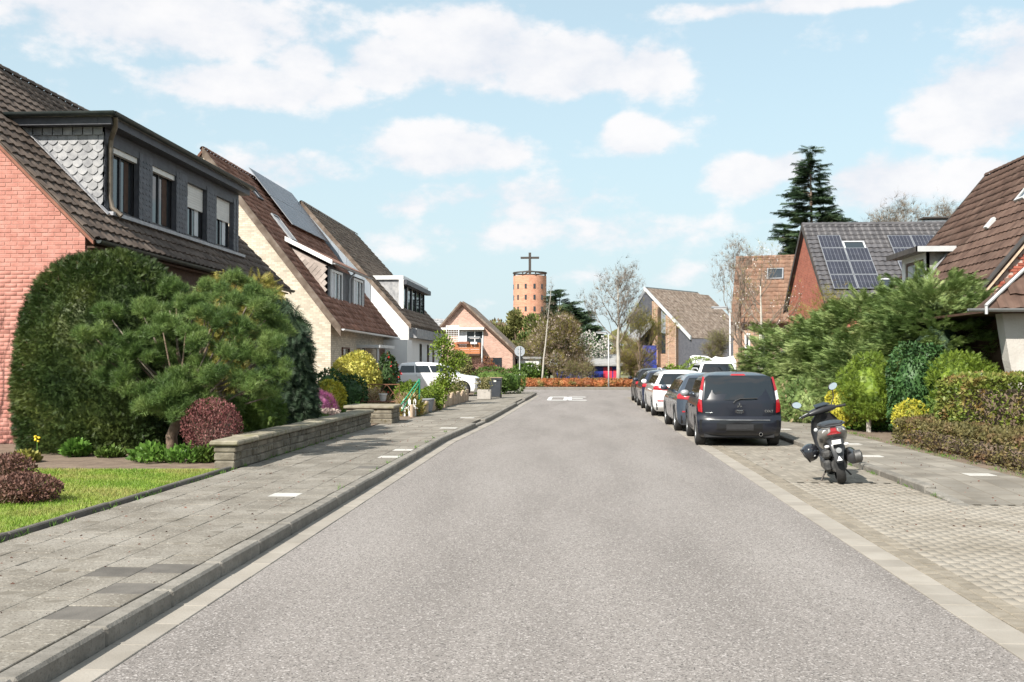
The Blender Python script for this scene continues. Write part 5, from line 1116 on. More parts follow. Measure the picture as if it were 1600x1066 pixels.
# ------------------------------------------------------------------ scooter with helmet
def scooter():
    base = T(3.72, 14.45, .014) @ Rz(rad(-8)) @ Matrix.Rotation(rad(-10), 4, 'Y')  # leans on its side stand
    root = thing('motor_scooter', 'grey and black motor scooter leaning on its side stand in the parking bay', 'scooter', M=base)
    P_ = lambda m, nm, mt, par=root, B=base, **k: m.build(nm, mt, par, base=B, **k)
    Mx = Matrix.Rotation(math.pi/2, 4, 'Y')
    def wheel(y, R, w, steer=0):
        B = base @ T(0, y, R) @ Rz(steer)
        t = MB().lathe([(R*.70, -w/2), (R*.88, -w/2), (R*.97, -w*.3), (R, 0), (R*.97, w*.3), (R*.88, w/2), (R*.70, w/2)], Mx, 26, close=True).build('wheel', 'tyre', root, base=B, smooth=.7)
        m = MB().lathe([(R*.72, -w*.35), (R*.72, w*.35), (R*.64, w*.3), (.05, w*.22), (.05, -w*.22), (R*.64, -w*.3)], Mx, 20, close=True); m.build('rim', 'engine', t, base=B, smooth=.5)
    wheel(.22, .225, .12); wheel(1.50, .225, .11, rad(16))
    # tail bodywork: lofted grey shell narrowing to the rear
    def loft(st, nm, mt, n=14, par=root, e=2.4, **k):
        P = []
        for (y, cz, hw, hh) in st:
            row = []
            for j in range(n+1):
                a = 2*math.pi*j/n; ca, sa = math.cos(a), math.sin(a)
                row.append(Vector((hw*math.copysign(abs(ca)**(2/e), ca), y, cz+hh*math.copysign(abs(sa)**(2/e), sa))))
            P.append(row)
        m = MB().grid(P, len(st), n+1); m.add(P[0][:-1], [list(range(n))]); m.add(P[-1][:-1], [list(range(n))])
        return P_(m, nm, mt, par, smooth=.8, **k)
    tail = loft([(.0, .76, .10, .035), (.06, .74, .165, .085), (.20, .71, .20, .13), (.42, .66, .205, .16), (.66, .60, .19, .16), (.80, .54, .15, .14)], 'tail_bodywork', 'scooter_grey')
    loft([(.10, .84, .10, .02), (.20, .845, .16, .045), (.45, .835, .175, .055), (.75, .80, .155, .055), (.92, .77, .10, .04)], 'seat', 'scooter_black')
    P_(MB().tube([(-.15, .30, .86), (-.17, .08, .85), (-.10, -.02, .83), (.10, -.02, .83), (.17, .08, .85), (.15, .30, .86)], .014, 8), 'grab_rail', 'scooter_black')
    lm = P_(MB().prism([(-.035, -.008, .835), (.035, -.008, .835), (.04, -.012, .76), (.10, .0, .715), (-.10, .0, .715), (-.04, -.012, .76)], (0, .05, 0)), 'tail_light', 'lamp_red')
    for s in (-1, 1): P_(MB().prism([(s*.05, -.004, .80), (s*.13, .03, .79), (s*.155, .05, .75), (s*.06, -.002, .755)], (0, .03, 0)), 'indicator', 'lamp_clear', lm)
    # rear mudguard with plate carrier
    mg = loft([(.10, .62, .11, .06), (.0, .60, .105, .05), (-.05, .53, .09, .045), (-.08, .44, .072, .035), (-.10, .36, .055, .022), (-.105, .33, .03, .01)], 'mudguard', 'scooter_black')
    P_(MB().box(-.06, .06, -.125, -.105, .585, .645, ), 'number_plate', 'plate_white', mg)
    P_(MB().lathe([(.038, 0), (.038, .02), (.0, .022)], T(.01, -.125, .50) @ Matrix.Rotation(math.pi/2, 4, 'X'), 12), 'reflector', 'metal_grey', mg)
    P_(MB().prism([(-.035, -.145, .36), (.035, -.145, .36), (0, -.135, .425)], (0, .012, 0)), 'sticker', 'frame_white', mg)
    for s in (-1, 1): P_(MB().ball((s*.13, -.06, .565), (.035, .03, .022), 10, 6), 'indicator', 'lamp_clear', mg)
    # engine, variator case, muffler
    en = loft([(.10, .27, .10, .10), (.25, .28, .13, .12), (.50, .30, .13, .12), (.72, .30, .09, .10)], 'engine', 'engine')
    P_(MB().box(-.20, -.09, .12, .70, .20, .36), 'drive_case', 'engine', en, bevel=.03); P_(MB().box(-.19, -.07, .10, .36, .38, .50), 'air_box', 'engine', en, bevel=.03)
    P_(MB().lathe([(.03, 0), (.075, .02), (.085, .10), (.085, .36), (.06, .42)], T(.19, .0, .34) @ Matrix.Rotation(-math.pi/2+.16, 4, 'X'), 14), 'muffler', 'scooter_black', smooth=.6)
    P_(MB().lathe([(.055, 0), (.09, .02), (.09, .10), (.055, .12)], T(.23, .06, .36) @ Matrix.Rotation(math.pi/2, 4, 'Y') @ T(0, 0, -.03), 14), 'muffler_shield', 'engine', smooth=.6)
    for s in (-1, 1): P_(MB().tube([(s*.115, .24, .30), (s*.12, .34, .62)], .025, 8), 'shock_absorber', 'engine')
    # floor board, leg shield, front cowl
    loft([(.62, .34, .16, .06), (.95, .30, .17, .05), (1.16, .34, .17, .07)], 'floor_board', 'scooter_black')
    ls = MB(); rows = []
    for (y, z, hw) in ((1.08, .30, .15), (1.16, .50, .20), (1.20, .70, .22), (1.19, .86, .19), (1.16, .95, .11)): rows.append([Vector((hw*math.sin(a), y-.10*(1-math.cos(a))*1.0, z)) for a in np.linspace(-1.35, 1.35, 11)])
    back = [[p+Vector((0, .10, 0)) for p in r] for r in rows]
    ls.grid(rows, 5, 11); ls.grid(back, 5, 11, True); ls.grid([[rows[i][0], back[i][0]] for i in range(5)], 5, 2); ls.grid([[rows[i][-1], back[i][-1]] for i in range(5)], 5, 2, True); ls.grid([rows[-1], back[-1]], 2, 11); ls.grid([rows[0], back[0]], 2, 11, True)
    sh = P_(ls, 'leg_shield', 'scooter_black', smooth=.7)
    P_(MB().ball((-.15, 1.05, .73), (.03, .02, .03), 10, 6), 'hook', 'metal_pale', sh); P_(MB().ball((.09, 1.05, .78), (.05, .02, .045), 10, 6), 'cover', 'metal_grey', sh)
    loft([(1.24, .60, .15, .16), (1.36, .60, .12, .14), (1.42, .55, .05, .06)], 'front_cowl', 'scooter_grey')
    loft([(1.30, .50, .075, .03), (1.48, .52, .08, .045), (1.66, .44, .07, .03), (1.74, .34, .04, .015)], 'front_mudguard', 'scooter_black')
    P_(MB().tube([(0, 1.22, .85), (0, 1.42, .42), (0, 1.49, .24)], .03, 8), 'fork', 'engine')
    # handlebar, turned to the left
    HB = base @ T(0, 1.15, .98) @ Rz(rad(20)) @ Matrix.Rotation(rad(-6), 4, 'Y')
    def hl(m, nm, mt, par=None, **k): return m.build(nm, mt, par or root, base=HB, **k)
    hc = MB(); st = [(-.22, .035, .03), (-.15, .075, .05), (0, .10, .065), (.15, .075, .05), (.22, .035, .03)]; rows = []
    for (x, hy, hz_) in st: rows.append([Vector((x, hy*math.cos(a)+.02*(1-abs(x)*4), .03+hz_*math.sin(a)-abs(x)*.06)) for a in np.linspace(0, 2*math.pi, 13)])
    hc.grid(rows, 5, 13); hc.add(rows[0][:-1], [list(range(12))]); hc.add(rows[-1][:-1], [list(range(12))]); cowl = hl(hc, 'handlebar_cowl', 'scooter_black', smooth=.8)
    hl(MB().prism([(-.12, -.06, .085), (.12, -.06, .085), (.09, .05, .115), (-.09, .05, .115)], (0, 0, .012)), 'instrument_panel', 'car_glass', cowl)
    for s in (-1, 1):
        g = hl(MB().tube([(s*.21, 0, .015), (s*.36, -.05, .005)], .020, 10), 'grip', 'tyre', cowl, smooth=.6)
        hl(MB().tube([(s*.20, .05, .03), (s*.28, .06, .015), (s*.37, .02, .0)], .009, 6), 'brake_lever', 'metal_grey', cowl)
        top = (s*.27, .05, .20) if s > 0 else (-.27, .05, .14)
        tip = (.265, .0, .32) if s > 0 else (-.37, .0, .20)
        st_ = hl(MB().tube([(s*.17, .03, .05), ((s*.17+tip[0])/2+s*.03, .03, (.05+tip[2])/2-.03), (tip[0], .02, tip[2]-.04)], .008, 6), 'mirror_stem', 'scooter_black', cowl)
        Mm = T(*tip) @ Matrix.Rotation(rad(-18*s), 4, 'Y')
        m = MB().ball((0, 0, 0), (.078, .022, .052), 16, 9); m.v = [tuple(Mm @ Vector(v)) for v in m.v]; mo = hl(m, 'mirror', 'scooter_black', smooth=True)
        m = MB().lathe([(.001, 0), (.9, 0), (.9, .05), (.001, .05)], Mm @ T(0, -.0225, 0) @ Matrix.Diagonal((.078, 1, .050, 1)) @ Matrix.Rotation(math.pi/2, 4, 'X') @ Matrix.Diagonal((1, 1, .06, 1)), 18); hl(m, 'mirror_glass', 'mirror_face', mo)
    # side stand and centre stand
    P_(MB().tube([(-.10, .62, .26), (-.16, .58, .16), (-.255, .52, .035)], .013, 6), 'side_stand', 'metal_dark'); P_(MB().tube([(.07, .5, .22), (.15, .28, .10)], .012, 6), 'centre_stand', 'metal_dark')
    # the helmet hangs at the left
    hM = base @ T(-.335, .42, .475) @ Matrix.Rotation(rad(62), 4, 'Y') @ Rz(rad(-20))
    hr = thing('motorcycle_helmet', 'shiny black open-face helmet hanging on the left of the scooter', 'helmet', M=hM)
    seg, rn = 24, 14; m = MB(); V = []
    P = []
    for i in range(rn+1):
        a = -0.62+(math.pi/2+.62)*i/rn
        P.append([Vector((.125*math.cos(a)*math.cos(t), .150*math.cos(a)*math.sin(t), .135*math.sin(a))) for t in np.linspace(0, 2*math.pi, seg+1)])
    sh = m.grid(P, rn+1, seg+1).build('shell', 'helmet_black', hr, base=hM, smooth=True)
    MB().tube([Vector((.102*math.cos(t), .122*math.sin(t), -.08)) for t in np.linspace(0, 2*math.pi, 25)], .012, 6).build('rim_trim', 'car_trim', hr, base=hM, smooth=True)
    MB().ball((0, 0, -.03), (.10, .12, .07), 16, 8).build('lining', 'car_trim', hr, base=hM, smooth=True)
    MB().ball((.09, -.085, .02), (.02, .012, .02), 10, 6).build('visor_screw', 'metal_grey', hr, base=hM)
scooter()
# ------------------------------------------------------------------ vegetation
def tmpl(kind):
    if kind == 'leaf': v = [(0, 0, 0), (.32, .45, .06), (0, 1, -.04), (-.32, .45, .06)]; f = [(0, 1, 2), (0, 2, 3)]
    elif kind == 'blade': v = [(-.06, 0, 0), (.06, 0, 0), (.07, .5, .10), (-.05, .5, .10), (0, 1, .02)]; f = [(0, 1, 2), (0, 2, 3), (3, 2, 4)]
    elif kind == 'needles':
        v = []; f = []; r = random.Random(1)
        for k in range(11):
            a = 2*math.pi*k/11+r.uniform(-.3, .3); t = r.uniform(.35, 1.05); d = Vector((math.sin(t)*math.cos(a), math.cos(t), math.sin(t)*math.sin(a))); n = d.orthogonal().normalized()*.035; y0 = r.uniform(-.25, .3)
            i = len(v); b = Vector((0, y0, 0)); v += [tuple(b-n), tuple(b+n), tuple(b+d*r.uniform(.7, 1.0))]; f.append((i, i+1, i+2))
    elif kind == 'spray':   # flat feathery conifer spray
        v = []; f = []
        for k in range(6):
            y = .12+.15*k; l = .42*(1-.75*abs(k/5-.35)); 
            for s in (-1, 1):
                i = len(v); v += [(0, y-.05, 0), (0, y+.06, .01), (s*l, y+.26, -.03-.05*l)]; f.append((i, i+1, i+2))
        i = len(v); v += [(-.03, 0, 0), (.03, 0, 0), (0, 1.1, .02)]; f.append((i, i+1, i+2))
    elif kind == 'twigs':
        v = []; f = []; r = random.Random(4)
        for k in range(6):
            a = 2*math.pi*k/6; t = r.uniform(.1, .6); d = Vector((math.sin(t)*math.cos(a), math.cos(t), math.sin(t)*math.sin(a))); n = d.orthogonal().normalized()*.012; i = len(v)
            v += [tuple(-n), tuple(n), tuple(d*r.uniform(.7, 1.1))]; f.append((i, i+1, i+2))
    elif kind == 'frond':   # spruce branch tip, drooping
        v = []; f = []
        for k in range(8):
            y = .1+.11*k; l = .30*(1-.06*k)
            for s in (-1, 1):
                i = len(v); v += [(0, y-.06, 0), (0, y+.05, 0), (s*l, y+.16, -.10)]; f.append((i, i+1, i+2))
            i = len(v); v += [(-.03, y, 0), (.03, y, 0), (0, y+.12, .07)]; f.append((i, i+1, i+2))
    return np.array(v, dtype=float), np.array(f, dtype=np.int32)
TM = {k: tmpl(k) for k in ('leaf', 'blade', 'needles', 'spray', 'twigs', 'frond')}
def scatter(name, kind, pos, dirs, size, mt, parent=None, stuff=True, roll=None, label=None):
    v, f = TM[kind]; n = len(pos); d = dirs/np.maximum(1e-6, np.linalg.norm(dirs, axis=1, keepdims=True))
    if roll is None: up = RNG.normal(size=(n, 3))
    else: up = roll+RNG.normal(size=(n, 3))*.35
    x = np.cross(d, up); x /= np.maximum(1e-6, np.linalg.norm(x, axis=1, keepdims=True)); z = np.cross(x, d)
    s = np.asarray(size)*np.ones(n)
    V = pos[:, None]+s[:, None, None]*(v[None, :, 0:1]*x[:, None]+v[None, :, 1:2]*d[:, None]+v[None, :, 2:3]*z[:, None])
    Fa = (f[None]+(np.arange(n)*len(v))[:, None, None]).reshape(-1, 3)
    o = bulk(name, V.reshape(-1, 3), 3, Fa, mt, parent, 'stuff' if stuff else None)
    if label: o['label'] = label
    return o
def shell(c, r, n, dome=2.0, z0=-1.0, bump=.08, seed=0):
    """points and outward normals on a bumpy super-ellipsoid; dome > 2 gives a boxier, clipped shape"""
    g = np.random.default_rng(seed); d = g.normal(size=(int(n*1.7)+20, 3)); d /= np.linalg.norm(d, axis=1, keepdims=True); d = d[d[:, 2] > z0][:n]
    k = (np.abs(d)**dome).sum(1)**(-1/dome); p = d*k[:, None]
    w = g.normal(size=(7, 3))*3.2; ph = g.uniform(0, 6, 7); nz = sum(np.sin(p @ w[i]+ph[i]) for i in range(7))/3
    p = p*(1+bump*nz)[:, None]
    return np.array(c)+p*np.array(r), d/np.array(r)*np.mean(r)
def core(parent, c, r, mt, dome=2.0, z0=-.95, name='opaque_core'):  # solid core, added so that no light passes through the foliage
    m = MB().ball((0, 0, 0), 1.0, 16, 10); vs = []
    for v in m.v:
        v = np.array(v); q = (np.abs(v)**dome).sum()**(-1/dome) if np.abs(v).sum() > 0 else 1; u = v*q*(1+random.uniform(-.06, .06)); u[2] = max(u[2], z0); vs.append(tuple(np.array(c)+u*np.array(r)))
    m.v = vs; return m.build(name, mt, parent)
def plant(name, label, cat, base, blobs, kind, mt, size, n, dome=2.0, out=.75, corer=.74, z0=-1.0, depth=.12, bump=.08, group=None, stem=None, roll=None, up=0.0, part='foliage', seed=None, fl=None, jit=.5):
    """blobs: (cx, cy, cz, rx, ry, rz) in world metres"""
    r = thing(name, label, cat, base, group=group); pos = []; dr = []
    tot = sum((b[3]*b[4]+b[4]*b[5]+b[3]*b[5]) for b in blobs)
    sd = seed if seed is not None else int(abs(base[0]*131+base[1]*17)) 
    for i, b in enumerate(blobs):
        a = (b[3]*b[4]+b[4]*b[5]+b[3]*b[5])/tot; p, d = shell(b[:3], b[3:], int(n*a), dome, z0, bump, sd+i)
        g = np.random.default_rng(sd+77+i); p = p-(p-np.array(b[:3]))*(depth*g.random(len(p))**1.5)[:, None]
        keep = p[:, 2] > .12
        for j, q in enumerate(blobs):   # nothing inside a neighbouring blob
            if j != i: keep &= (((np.abs(p-np.array(q[:3])))/np.array(q[3:]))**2).sum(1) > .72
        pos.append(p[keep]); dr.append(d[keep])
        if corer: core(r, b[:3], [b[3]*corer, b[4]*corer, b[5]*corer], mt, dome)
    pos = np.concatenate(pos); dr = np.concatenate(dr); g = np.random.default_rng(sd+5)
    dd = dr*out+g.normal(size=dr.shape)*jit+np.array([0, 0, up]); s = size*g.uniform(.65, 1.3, len(pos))
    scatter(part, kind, pos, dd, s, mt, r, roll=None if roll is None else np.array(roll))
    if fl:
        mt2, frac, fs, fk = fl; k = g.random(len(pos)) < frac; scatter('blossom', fk, pos[k]+dr[k]*.04, dd[k], fs*g.uniform(.7, 1.3, k.sum()), mt2, r)
    if stem:
        for (x, y, z, rr) in stem: MB().tube([(base[0], base[1], .05), (base[0]*.5+x*.5+.03, base[1]*.5+y*.5, z*.5), (x, y, z)], rr, 7, r1=rr*.6).build('trunk' if rr > .03 else 'stem', 'bark', r, smooth=True)
    return r
def tufts(r, centers, radii, n, kind, size, mt, up=.5, part='foliage', seed=1, out=1.0):
    g = np.random.default_rng(seed); pos = []; dr = []
    for c, R_ in zip(centers, radii):
        k = max(4, int(n*R_*R_)); d = g.normal(size=(k, 3)); d /= np.linalg.norm(d, axis=1, keepdims=True); rr = R_*g.random(k)**.45
        pos.append(np.array(c)+d*rr[:, None]*np.array([1, 1, .8])); dr.append(d*out+np.array([0, 0, up])+g.normal(size=d.shape)*.3)
    pos = np.concatenate(pos); dr = np.concatenate(dr); scatter(part, kind, pos, dr, size*g.uniform(.7, 1.25, len(pos)), mt, r)

# ---- left front garden
plant('clipped_yew', 'tall clipped dark green yew dome against the pink brick wall', 'shrub', (-8.5, 18.35, .1), [(-8.6, 18.35, 1.32, 1.60, 1.12, 2.40)], 'spray', 'leaf_yew', .10, 32000, dome=2.5, corer=.84, z0=-.6, depth=.13, bump=.035)
plant('golden_cypress', 'yellowish feathery cypress rising behind the pine', 'shrub', (-7.35, 21.9, .1), [(-7.6, 21.9, 2.5, .6, .6, 1.3), (-6.9, 21.9, 2.5, .6, .55, 1.05)], 'spray', 'leaf_gold', .22, 3800, corer=.8, up=-.6, bump=.15, depth=.3)
plant('weeping_cypress', 'dark green weeping cypress at the wall between the pine and the cream house', 'shrub', (-6.1, 21.3, .1), [(-6.1, 21.3, 1.4, .5, .55, 1.5), (-6.0, 21.3, .8, .5, .55, .85)], 'spray', 'leaf_cypress', .24, 4200, corer=.82, up=-1.3, bump=.1, depth=.2, roll=None)
def pine():
    r = thing('garden_pine', 'broad low pine with pale bare limbs in front of the yew', 'tree', (-6.9, 17.3, .1)); g = random.Random(11)
    tr = MB().tube([(-6.9, 17.3, .1), (-6.93, 17.3, .45), (-6.8, 17.32, .8), (-6.65, 17.35, 1.15)], .11, 9, r1=.075).build('trunk', 'bark', r, smooth=True)
    C = []; R_ = []
    for px, py, Y, rr in ((150, 530, 17.0, .36), (175, 500, 17.4, .36), (195, 545, 17.0, .34), (225, 495, 17.5, .38), (165, 560, 17.2, .30), (215, 560, 17.1, .30), (255, 520, 17.3, .36), (265, 485, 17.6, .38), (290, 520, 17.1, .38), (300, 478, 17.8, .36), (320, 500, 17.4, .36),
                          (325, 545, 17.0, .36), (345, 470, 18.0, .38), (355, 510, 17.3, .40), (365, 555, 17.1, .38), (385, 480, 17.9, .38), (390, 525, 17.3, .40), (400, 570, 17.2, .36), (415, 500, 17.8, .36), (425, 545, 17.5, .36), (435, 585, 17.6, .34), (350, 590, 17.1, .34), (305, 580, 17.2, .32), (390, 605, 17.2, .34),
                          (270, 600, 17.2, .30), (235, 620, 17.1, .26), (262, 625, 17.0, .26), (170, 595, 17.2, .24), (195, 612, 17.1, .24), (320, 625, 17.2, .26), (250, 560, 17.5, .34), (445, 520, 18.2, .32), (410, 465, 18.4, .32), (300, 640, 16.9, .30), (270, 650, 16.8, .26), (235, 640, 16.9, .24), (285, 610, 16.8, .28), (205, 590, 16.9, .26), (370, 445, 18.5, .30), (330, 455, 18.6, .30), (360, 640, 17.5, .26), (420, 620, 17.7, .30), (275, 455, 18.4, .26)):
        p = at(px, py, Y-.38+g.uniform(-.2, .25)); C.append(tuple(p)); R_.append(rr)
    hub = Vector((-6.67, 17.35, 1.1))
    for i, (c, q) in enumerate(zip(C, R_)):
        c = Vector(c); m = hub.lerp(c, .5)+Vector((g.uniform(-.12, .12), g.uniform(-.1, .1), -.18)); MB().tube([hub, m, c], .030, 5, r1=.010).build('limb', 'twig_grey' if i % 2 else 'bark', tr, smooth=True)
    gg = np.random.default_rng(8); C2 = []; R2 = []
    for c, q in zip(C, R_):
        for k in range(7):
            d = gg.normal(size=3); d /= np.linalg.norm(d); d[2] = abs(d[2])*.9-.15; C2.append(tuple(np.array(c)+d*q*.72)); R2.append(gg.uniform(.10, .17))
    tufts(r, C2, R2, 2600, 'needles', .115, 'leaf_pine', up=1.0, seed=3)
pine()
def twiggy(name, label, base, c, rr, mt, n, size, seed=1, cat='shrub', kind='leaf', up=.9, group=None):
    r = thing(name, label, cat, base, group=group); g = np.random.default_rng(seed); m = MB()
    for k in range(46):
        d = g.normal(size=3); d[2] = abs(d[2]); d /= np.linalg.norm(d); e = Vector(c)+Vector((d[0]*rr[0], d[1]*rr[1], (d[2]*1.7-.7)*rr[2]))*.93
        m.tube([Vector(base)+Vector((d[0]*.06, d[1]*.06, 0)), Vector(base).lerp(e, .5)+Vector((d[0]*.05, d[1]*.05, .1)), e], .009, 4, r1=.003)
    m.build('twigs', 'twig', r, kind='stuff')
    d = g.normal(size=(n, 3)); d /= np.linalg.norm(d, axis=1, keepdims=True); p = np.array(c)+d*np.array(rr)*(g.random(n)**.28)[:, None]; p = p[p[:, 2] > .14]
    scatter('foliage', kind, p, (p-np.array(base))*.6+g.normal(size=p.shape)*.5+np.array([0, 0, up*.5]), size*g.uniform(.6, 1.3, len(p)), mt, r); return r
twiggy('red_barberry', 'round dark red barberry beside the end of the stone wall', (-5.9, 16.4, .12), (-5.9, 16.4, .66), (.50, .46, .49), 'leaf_barberry', 6500, .035, 5)
plant('small_green_bush', 'small round green bush behind the stone wall, right of the red barberry', 'shrub', (-5.98, 19.2, .1), [(-5.98, 19.2, .72, .42, .42, .55)], 'spray', 'leaf_green', .10, 1900, bump=.14, depth=.25)
def clump(name, label, c, R_, n, mt, size, seed, cat='plant', kind='leaf', h=.35, group=None, fl=None):
    r = thing(name, label, cat, (c[0], c[1], c[2]), group=group); g = np.random.default_rng(seed); a = g.uniform(0, 6.28, n); q = R_*np.sqrt(g.random(n)); p = np.stack([c[0]+q*np.cos(a), c[1]+q*np.sin(a), c[2]+h*g.random(n)*(1-.5*(q/R_)**2)], 1)
    d = np.stack([np.cos(a)*.6, np.sin(a)*.6, np.full(n, .8)], 1)+g.normal(size=(n, 3))*.45
    scatter('leaves', kind, p, d, size*g.uniform(.6, 1.3, n), mt, r)
    if fl: k = g.random(n) < fl[1]; scatter('flowers', 'leaf', p[k]+np.array([0, 0, h*.6]), d[k], fl[2]*np.ones(k.sum()), fl[0], r)
    return r
for i, (px, py, R_, h, mt, sz, kd, lb) in enumerate((
        (235, 722, .30, .28, 'leaf_fresh', .10, 'leaf', 'fresh green leafy clump at the left of the bed edge plants'), (262, 700, .32, .42, 'leaf_fresh', .26, 'blade', 'strappy green daffodil leaves beside the red barberry'),
        (290, 722, .30, .26, 'leaf_fresh', .09, 'leaf', 'fresh green leafy clump below the red barberry'), (322, 722, .22, .26, 'leaf_green', .09, 'leaf', 'small green leafy clump touching the stone wall end'),
        (118, 713, .17, .22, 'leaf_fresh', .14, 'leaf', 'small pale green plant in the soil under the yew'), (172, 714, .20, .14, 'leaf_green', .09, 'leaf', 'low dark green plant in the middle of the soil bed'),
        (40, 722, .20, .14, 'leaf_gold', .09, 'leaf', 'low olive plant at the left end of the soil bed'))):
    p = on(px, py, .12); clump('bed_plant', lb, (p.x, p.y, .12), R_, 420, mt, sz, 20+i, kind=kd, h=h, fl=('flower_yellow', .012, .05) if i == 1 else None, group='plants along the soil bed')
def flower():
    p = on(58, 712, .12); r = thing('yellow_daffodil', 'single yellow daffodil bunch in front of the yew', 'flower', (p.x, p.y, .12)); g = random.Random(3)
    MB().tube([(p.x, p.y, .12), (p.x, p.y, .40)], .008, 4).build('stem', 'leaf_fresh', r)
    for k in range(9): MB().ball((p.x+g.uniform(-.05, .05), p.y+g.uniform(-.04, .04), .40+g.uniform(-.04, .06)), (.025, .025, .02), 6, 4).build('bloom', 'flower_yellow', r)
flower()
p = on(38, 785, .13); twiggy('brown_spirea', 'brown twiggy low shrub on the lawn at the left edge', (p.x, p.y, .13), (p.x, p.y, .27), (.42, .36, .19), 'leaf_brown', 3600, .04, 8)
p = on(-8, 760, .13); twiggy('brown_spirea', 'larger brown shrub cut by the left edge behind the low one', (p.x, p.y+.3, .13), (p.x, p.y+.3, .30), (.34, .34, .22), 'leaf_brown', 2600, .04, 9)
# ---- behind the stone wall, towards the cream house
p = at(493, 640, 26.5); plant('purple_heather', 'bright purple heather mound behind the stone wall', 'shrub', (p.x, p.y, .1), [(p.x, 26.6, .50, .50, .5, .50)], 'twigs', 'leaf_heather', .13, 2600, up=.8, bump=.12)
p = at(480, 672, 25); clump('pink_heath', 'low pale pink heath along the wall top beside the purple heather', (p.x+.3, 25.4, .42), .42, 700, 'flower_pinkish', .06, 41, h=.14)
p = at(515, 622, 28.5); plant('yellow_shrub', 'small bright yellow variegated shrub above the purple heather', 'shrub', (p.x, p.y, .1), [(p.x, 28.5, .72, .44, .44, .48)], 'leaf', 'leaf_yellowvar', .075, 2200, bump=.10)
p = at(525, 605, 32); plant('green_laurel', 'dark green leafy shrub between the two yellow shrubs', 'shrub', (p.x, p.y, .1), [(p.x-.25, 32, .85, .55, .5, .65), (p.x+.45, 32.2, .75, .5, .5, .6)], 'leaf', 'leaf_ivy', .10, 2400, bump=.1)
p = at(556, 578, 37.5); plant('golden_euonymus', 'large rounded golden-yellow shrub in front of the cream house door', 'shrub', (p.x, p.y, .1), [(p.x, 37.6, 1.20, .88, .8, .95)], 'leaf', 'leaf_yellow', .11, 4600, bump=.10, depth=.2)
p = at(606, 585, 39); plant('red_camellia', 'dark glossy camellia with red flowers beside the golden shrub', 'shrub', (p.x, p.y, .1), [(p.x, 39.2, 1.05, .40, .40, 1.0)], 'leaf', 'leaf_camellia', .10, 1900, bump=.12, fl=('flower_red', .03, .10, 'leaf'))
p = at(575, 612, 33); clump('dry_grass', 'tuft of pale beige dry grass behind the rusty bench', (p.x, 33.4, .12), .62, 1500, 'leaf_beige', .20, 43, h=.75, kind='blade')
p = at(555, 640, 29); clump('white_edged_plant', 'pale green plants at the foot of the dry grass', (p.x, 29, .12), .40, 500, 'leaf_fresh', .12, 44, h=.42); p = at(530, 655, 27.4); clump('ground_plants', 'low mixed green plants at the far end of the stone wall', (p.x, 27.8, .12), .55, 900, 'leaf_green', .09, 45, h=.22)
p = at(440, 668, 23); clump('green_turf_tuft', 'bright green turf tuft on the wall beside the weeping cypress', (-6.1, 23.6, .4), .36, 700, 'leaf_fresh', .10, 46, h=.12, kind='blade')
# ---- along the picket fence and the drive
p = at(634, 608, 33.5); plant('leafy_green_bush', 'bright green bush behind the low picket fence', 'shrub', (p.x, p.y, .1), [(p.x+.1, 33.5, .62, .5, .5, .46), (p.x+.75, 34.6, .55, .45, .5, .40)], 'leaf', 'leaf_lime', .09, 2400, bump=.15, corer=.7, depth=.4)
p = at(633, 620, 31); clump('ochre_grass', 'ochre dry stems beside the green frame', (p.x+.1, 31.0, .12), .35, 700, 'leaf_beige', .22, 47, h=.65, kind='blade'); p = at(636, 615, 30.9); clump('ochre_grass', 'ochre dry stems right behind the white pickets', (p.x+.2, 30.6, .12), .35, 600, 'leaf_gold', .20, 48, h=.6, kind='blade')
p = at(698, 575, 39); plant('slender_tree', 'slender bright green young tree in front of the white car', 'tree', (p.x, 39, .1), [(p.x-.15, 39, 2.35, .42, .4, .55), (p.x+.1, 39, 1.6, .46, .4, .5), (p.x-.1, 39, .95, .4, .4, .45), (p.x+.5, 39.2, 1.85, .3, .3, .3)], 'leaf', 'leaf_lime', .10, 2600, corer=0, depth=.8, bump=.2, stem=[(p.x-.1, 39, 2.6, .035)])
p = at(716, 605, 42.5); plant('olive_shrub', 'loose grey-green shrub at the end of the picket fence', 'shrub', (p.x, 42.5, .1), [(p.x-.1, 42.5, .62, .42, .4, .5), (p.x-.6, 41.2, .6, .4, .4, .5)], 'leaf', 'leaf_olive', .09, 1500, corer=.5, depth=.6, bump=.15)
p = at(735, 565, 62); plant('russet_hedge', 'russet brown twiggy hedge beyond the white car', 'hedge', (p.x, 61.5, .05), [(p.x-.9, 61.5, 1.1, .9, .7, 1.1), (p.x+.5, 61.8, 1.0, 1.0, .7, 1.0), (p.x+1.6, 61.5, .8, .9, .7, .8)], 'twigs', 'leaf_brown', .28, 3600, corer=.7, depth=.3)
p = at(710, 545, 60); plant('yellow_green_hedge', 'yellow-green hedge left of the russet hedge', 'hedge', (p.x, 60.5, .05), [(p.x, 60.5, 1.3, 1.0, .7, 1.2)], 'leaf', 'leaf_olive', .14, 1800)
p = at(790, 588, 55); plant('corner_hedge', 'mid green hedge along the corner behind the wheelie bin', 'hedge', (p.x, 52.5, .1), [(p.x-.7, 53.0, .75, 1.0, .8, .72), (p.x+.2, 54.0, .7, .9, .8, .65)], 'leaf', 'leaf_green', .11, 2600, dome=3)
p = at(825, 580, 82); plant('round_green_bush', 'dark green round bush at the corner of the rose gable house', 'shrub', (p.x, 81, .05), [(p.x, 81, .75, 1.5, 1.0, .95)], 'leaf', 'leaf_green', .2, 1600)
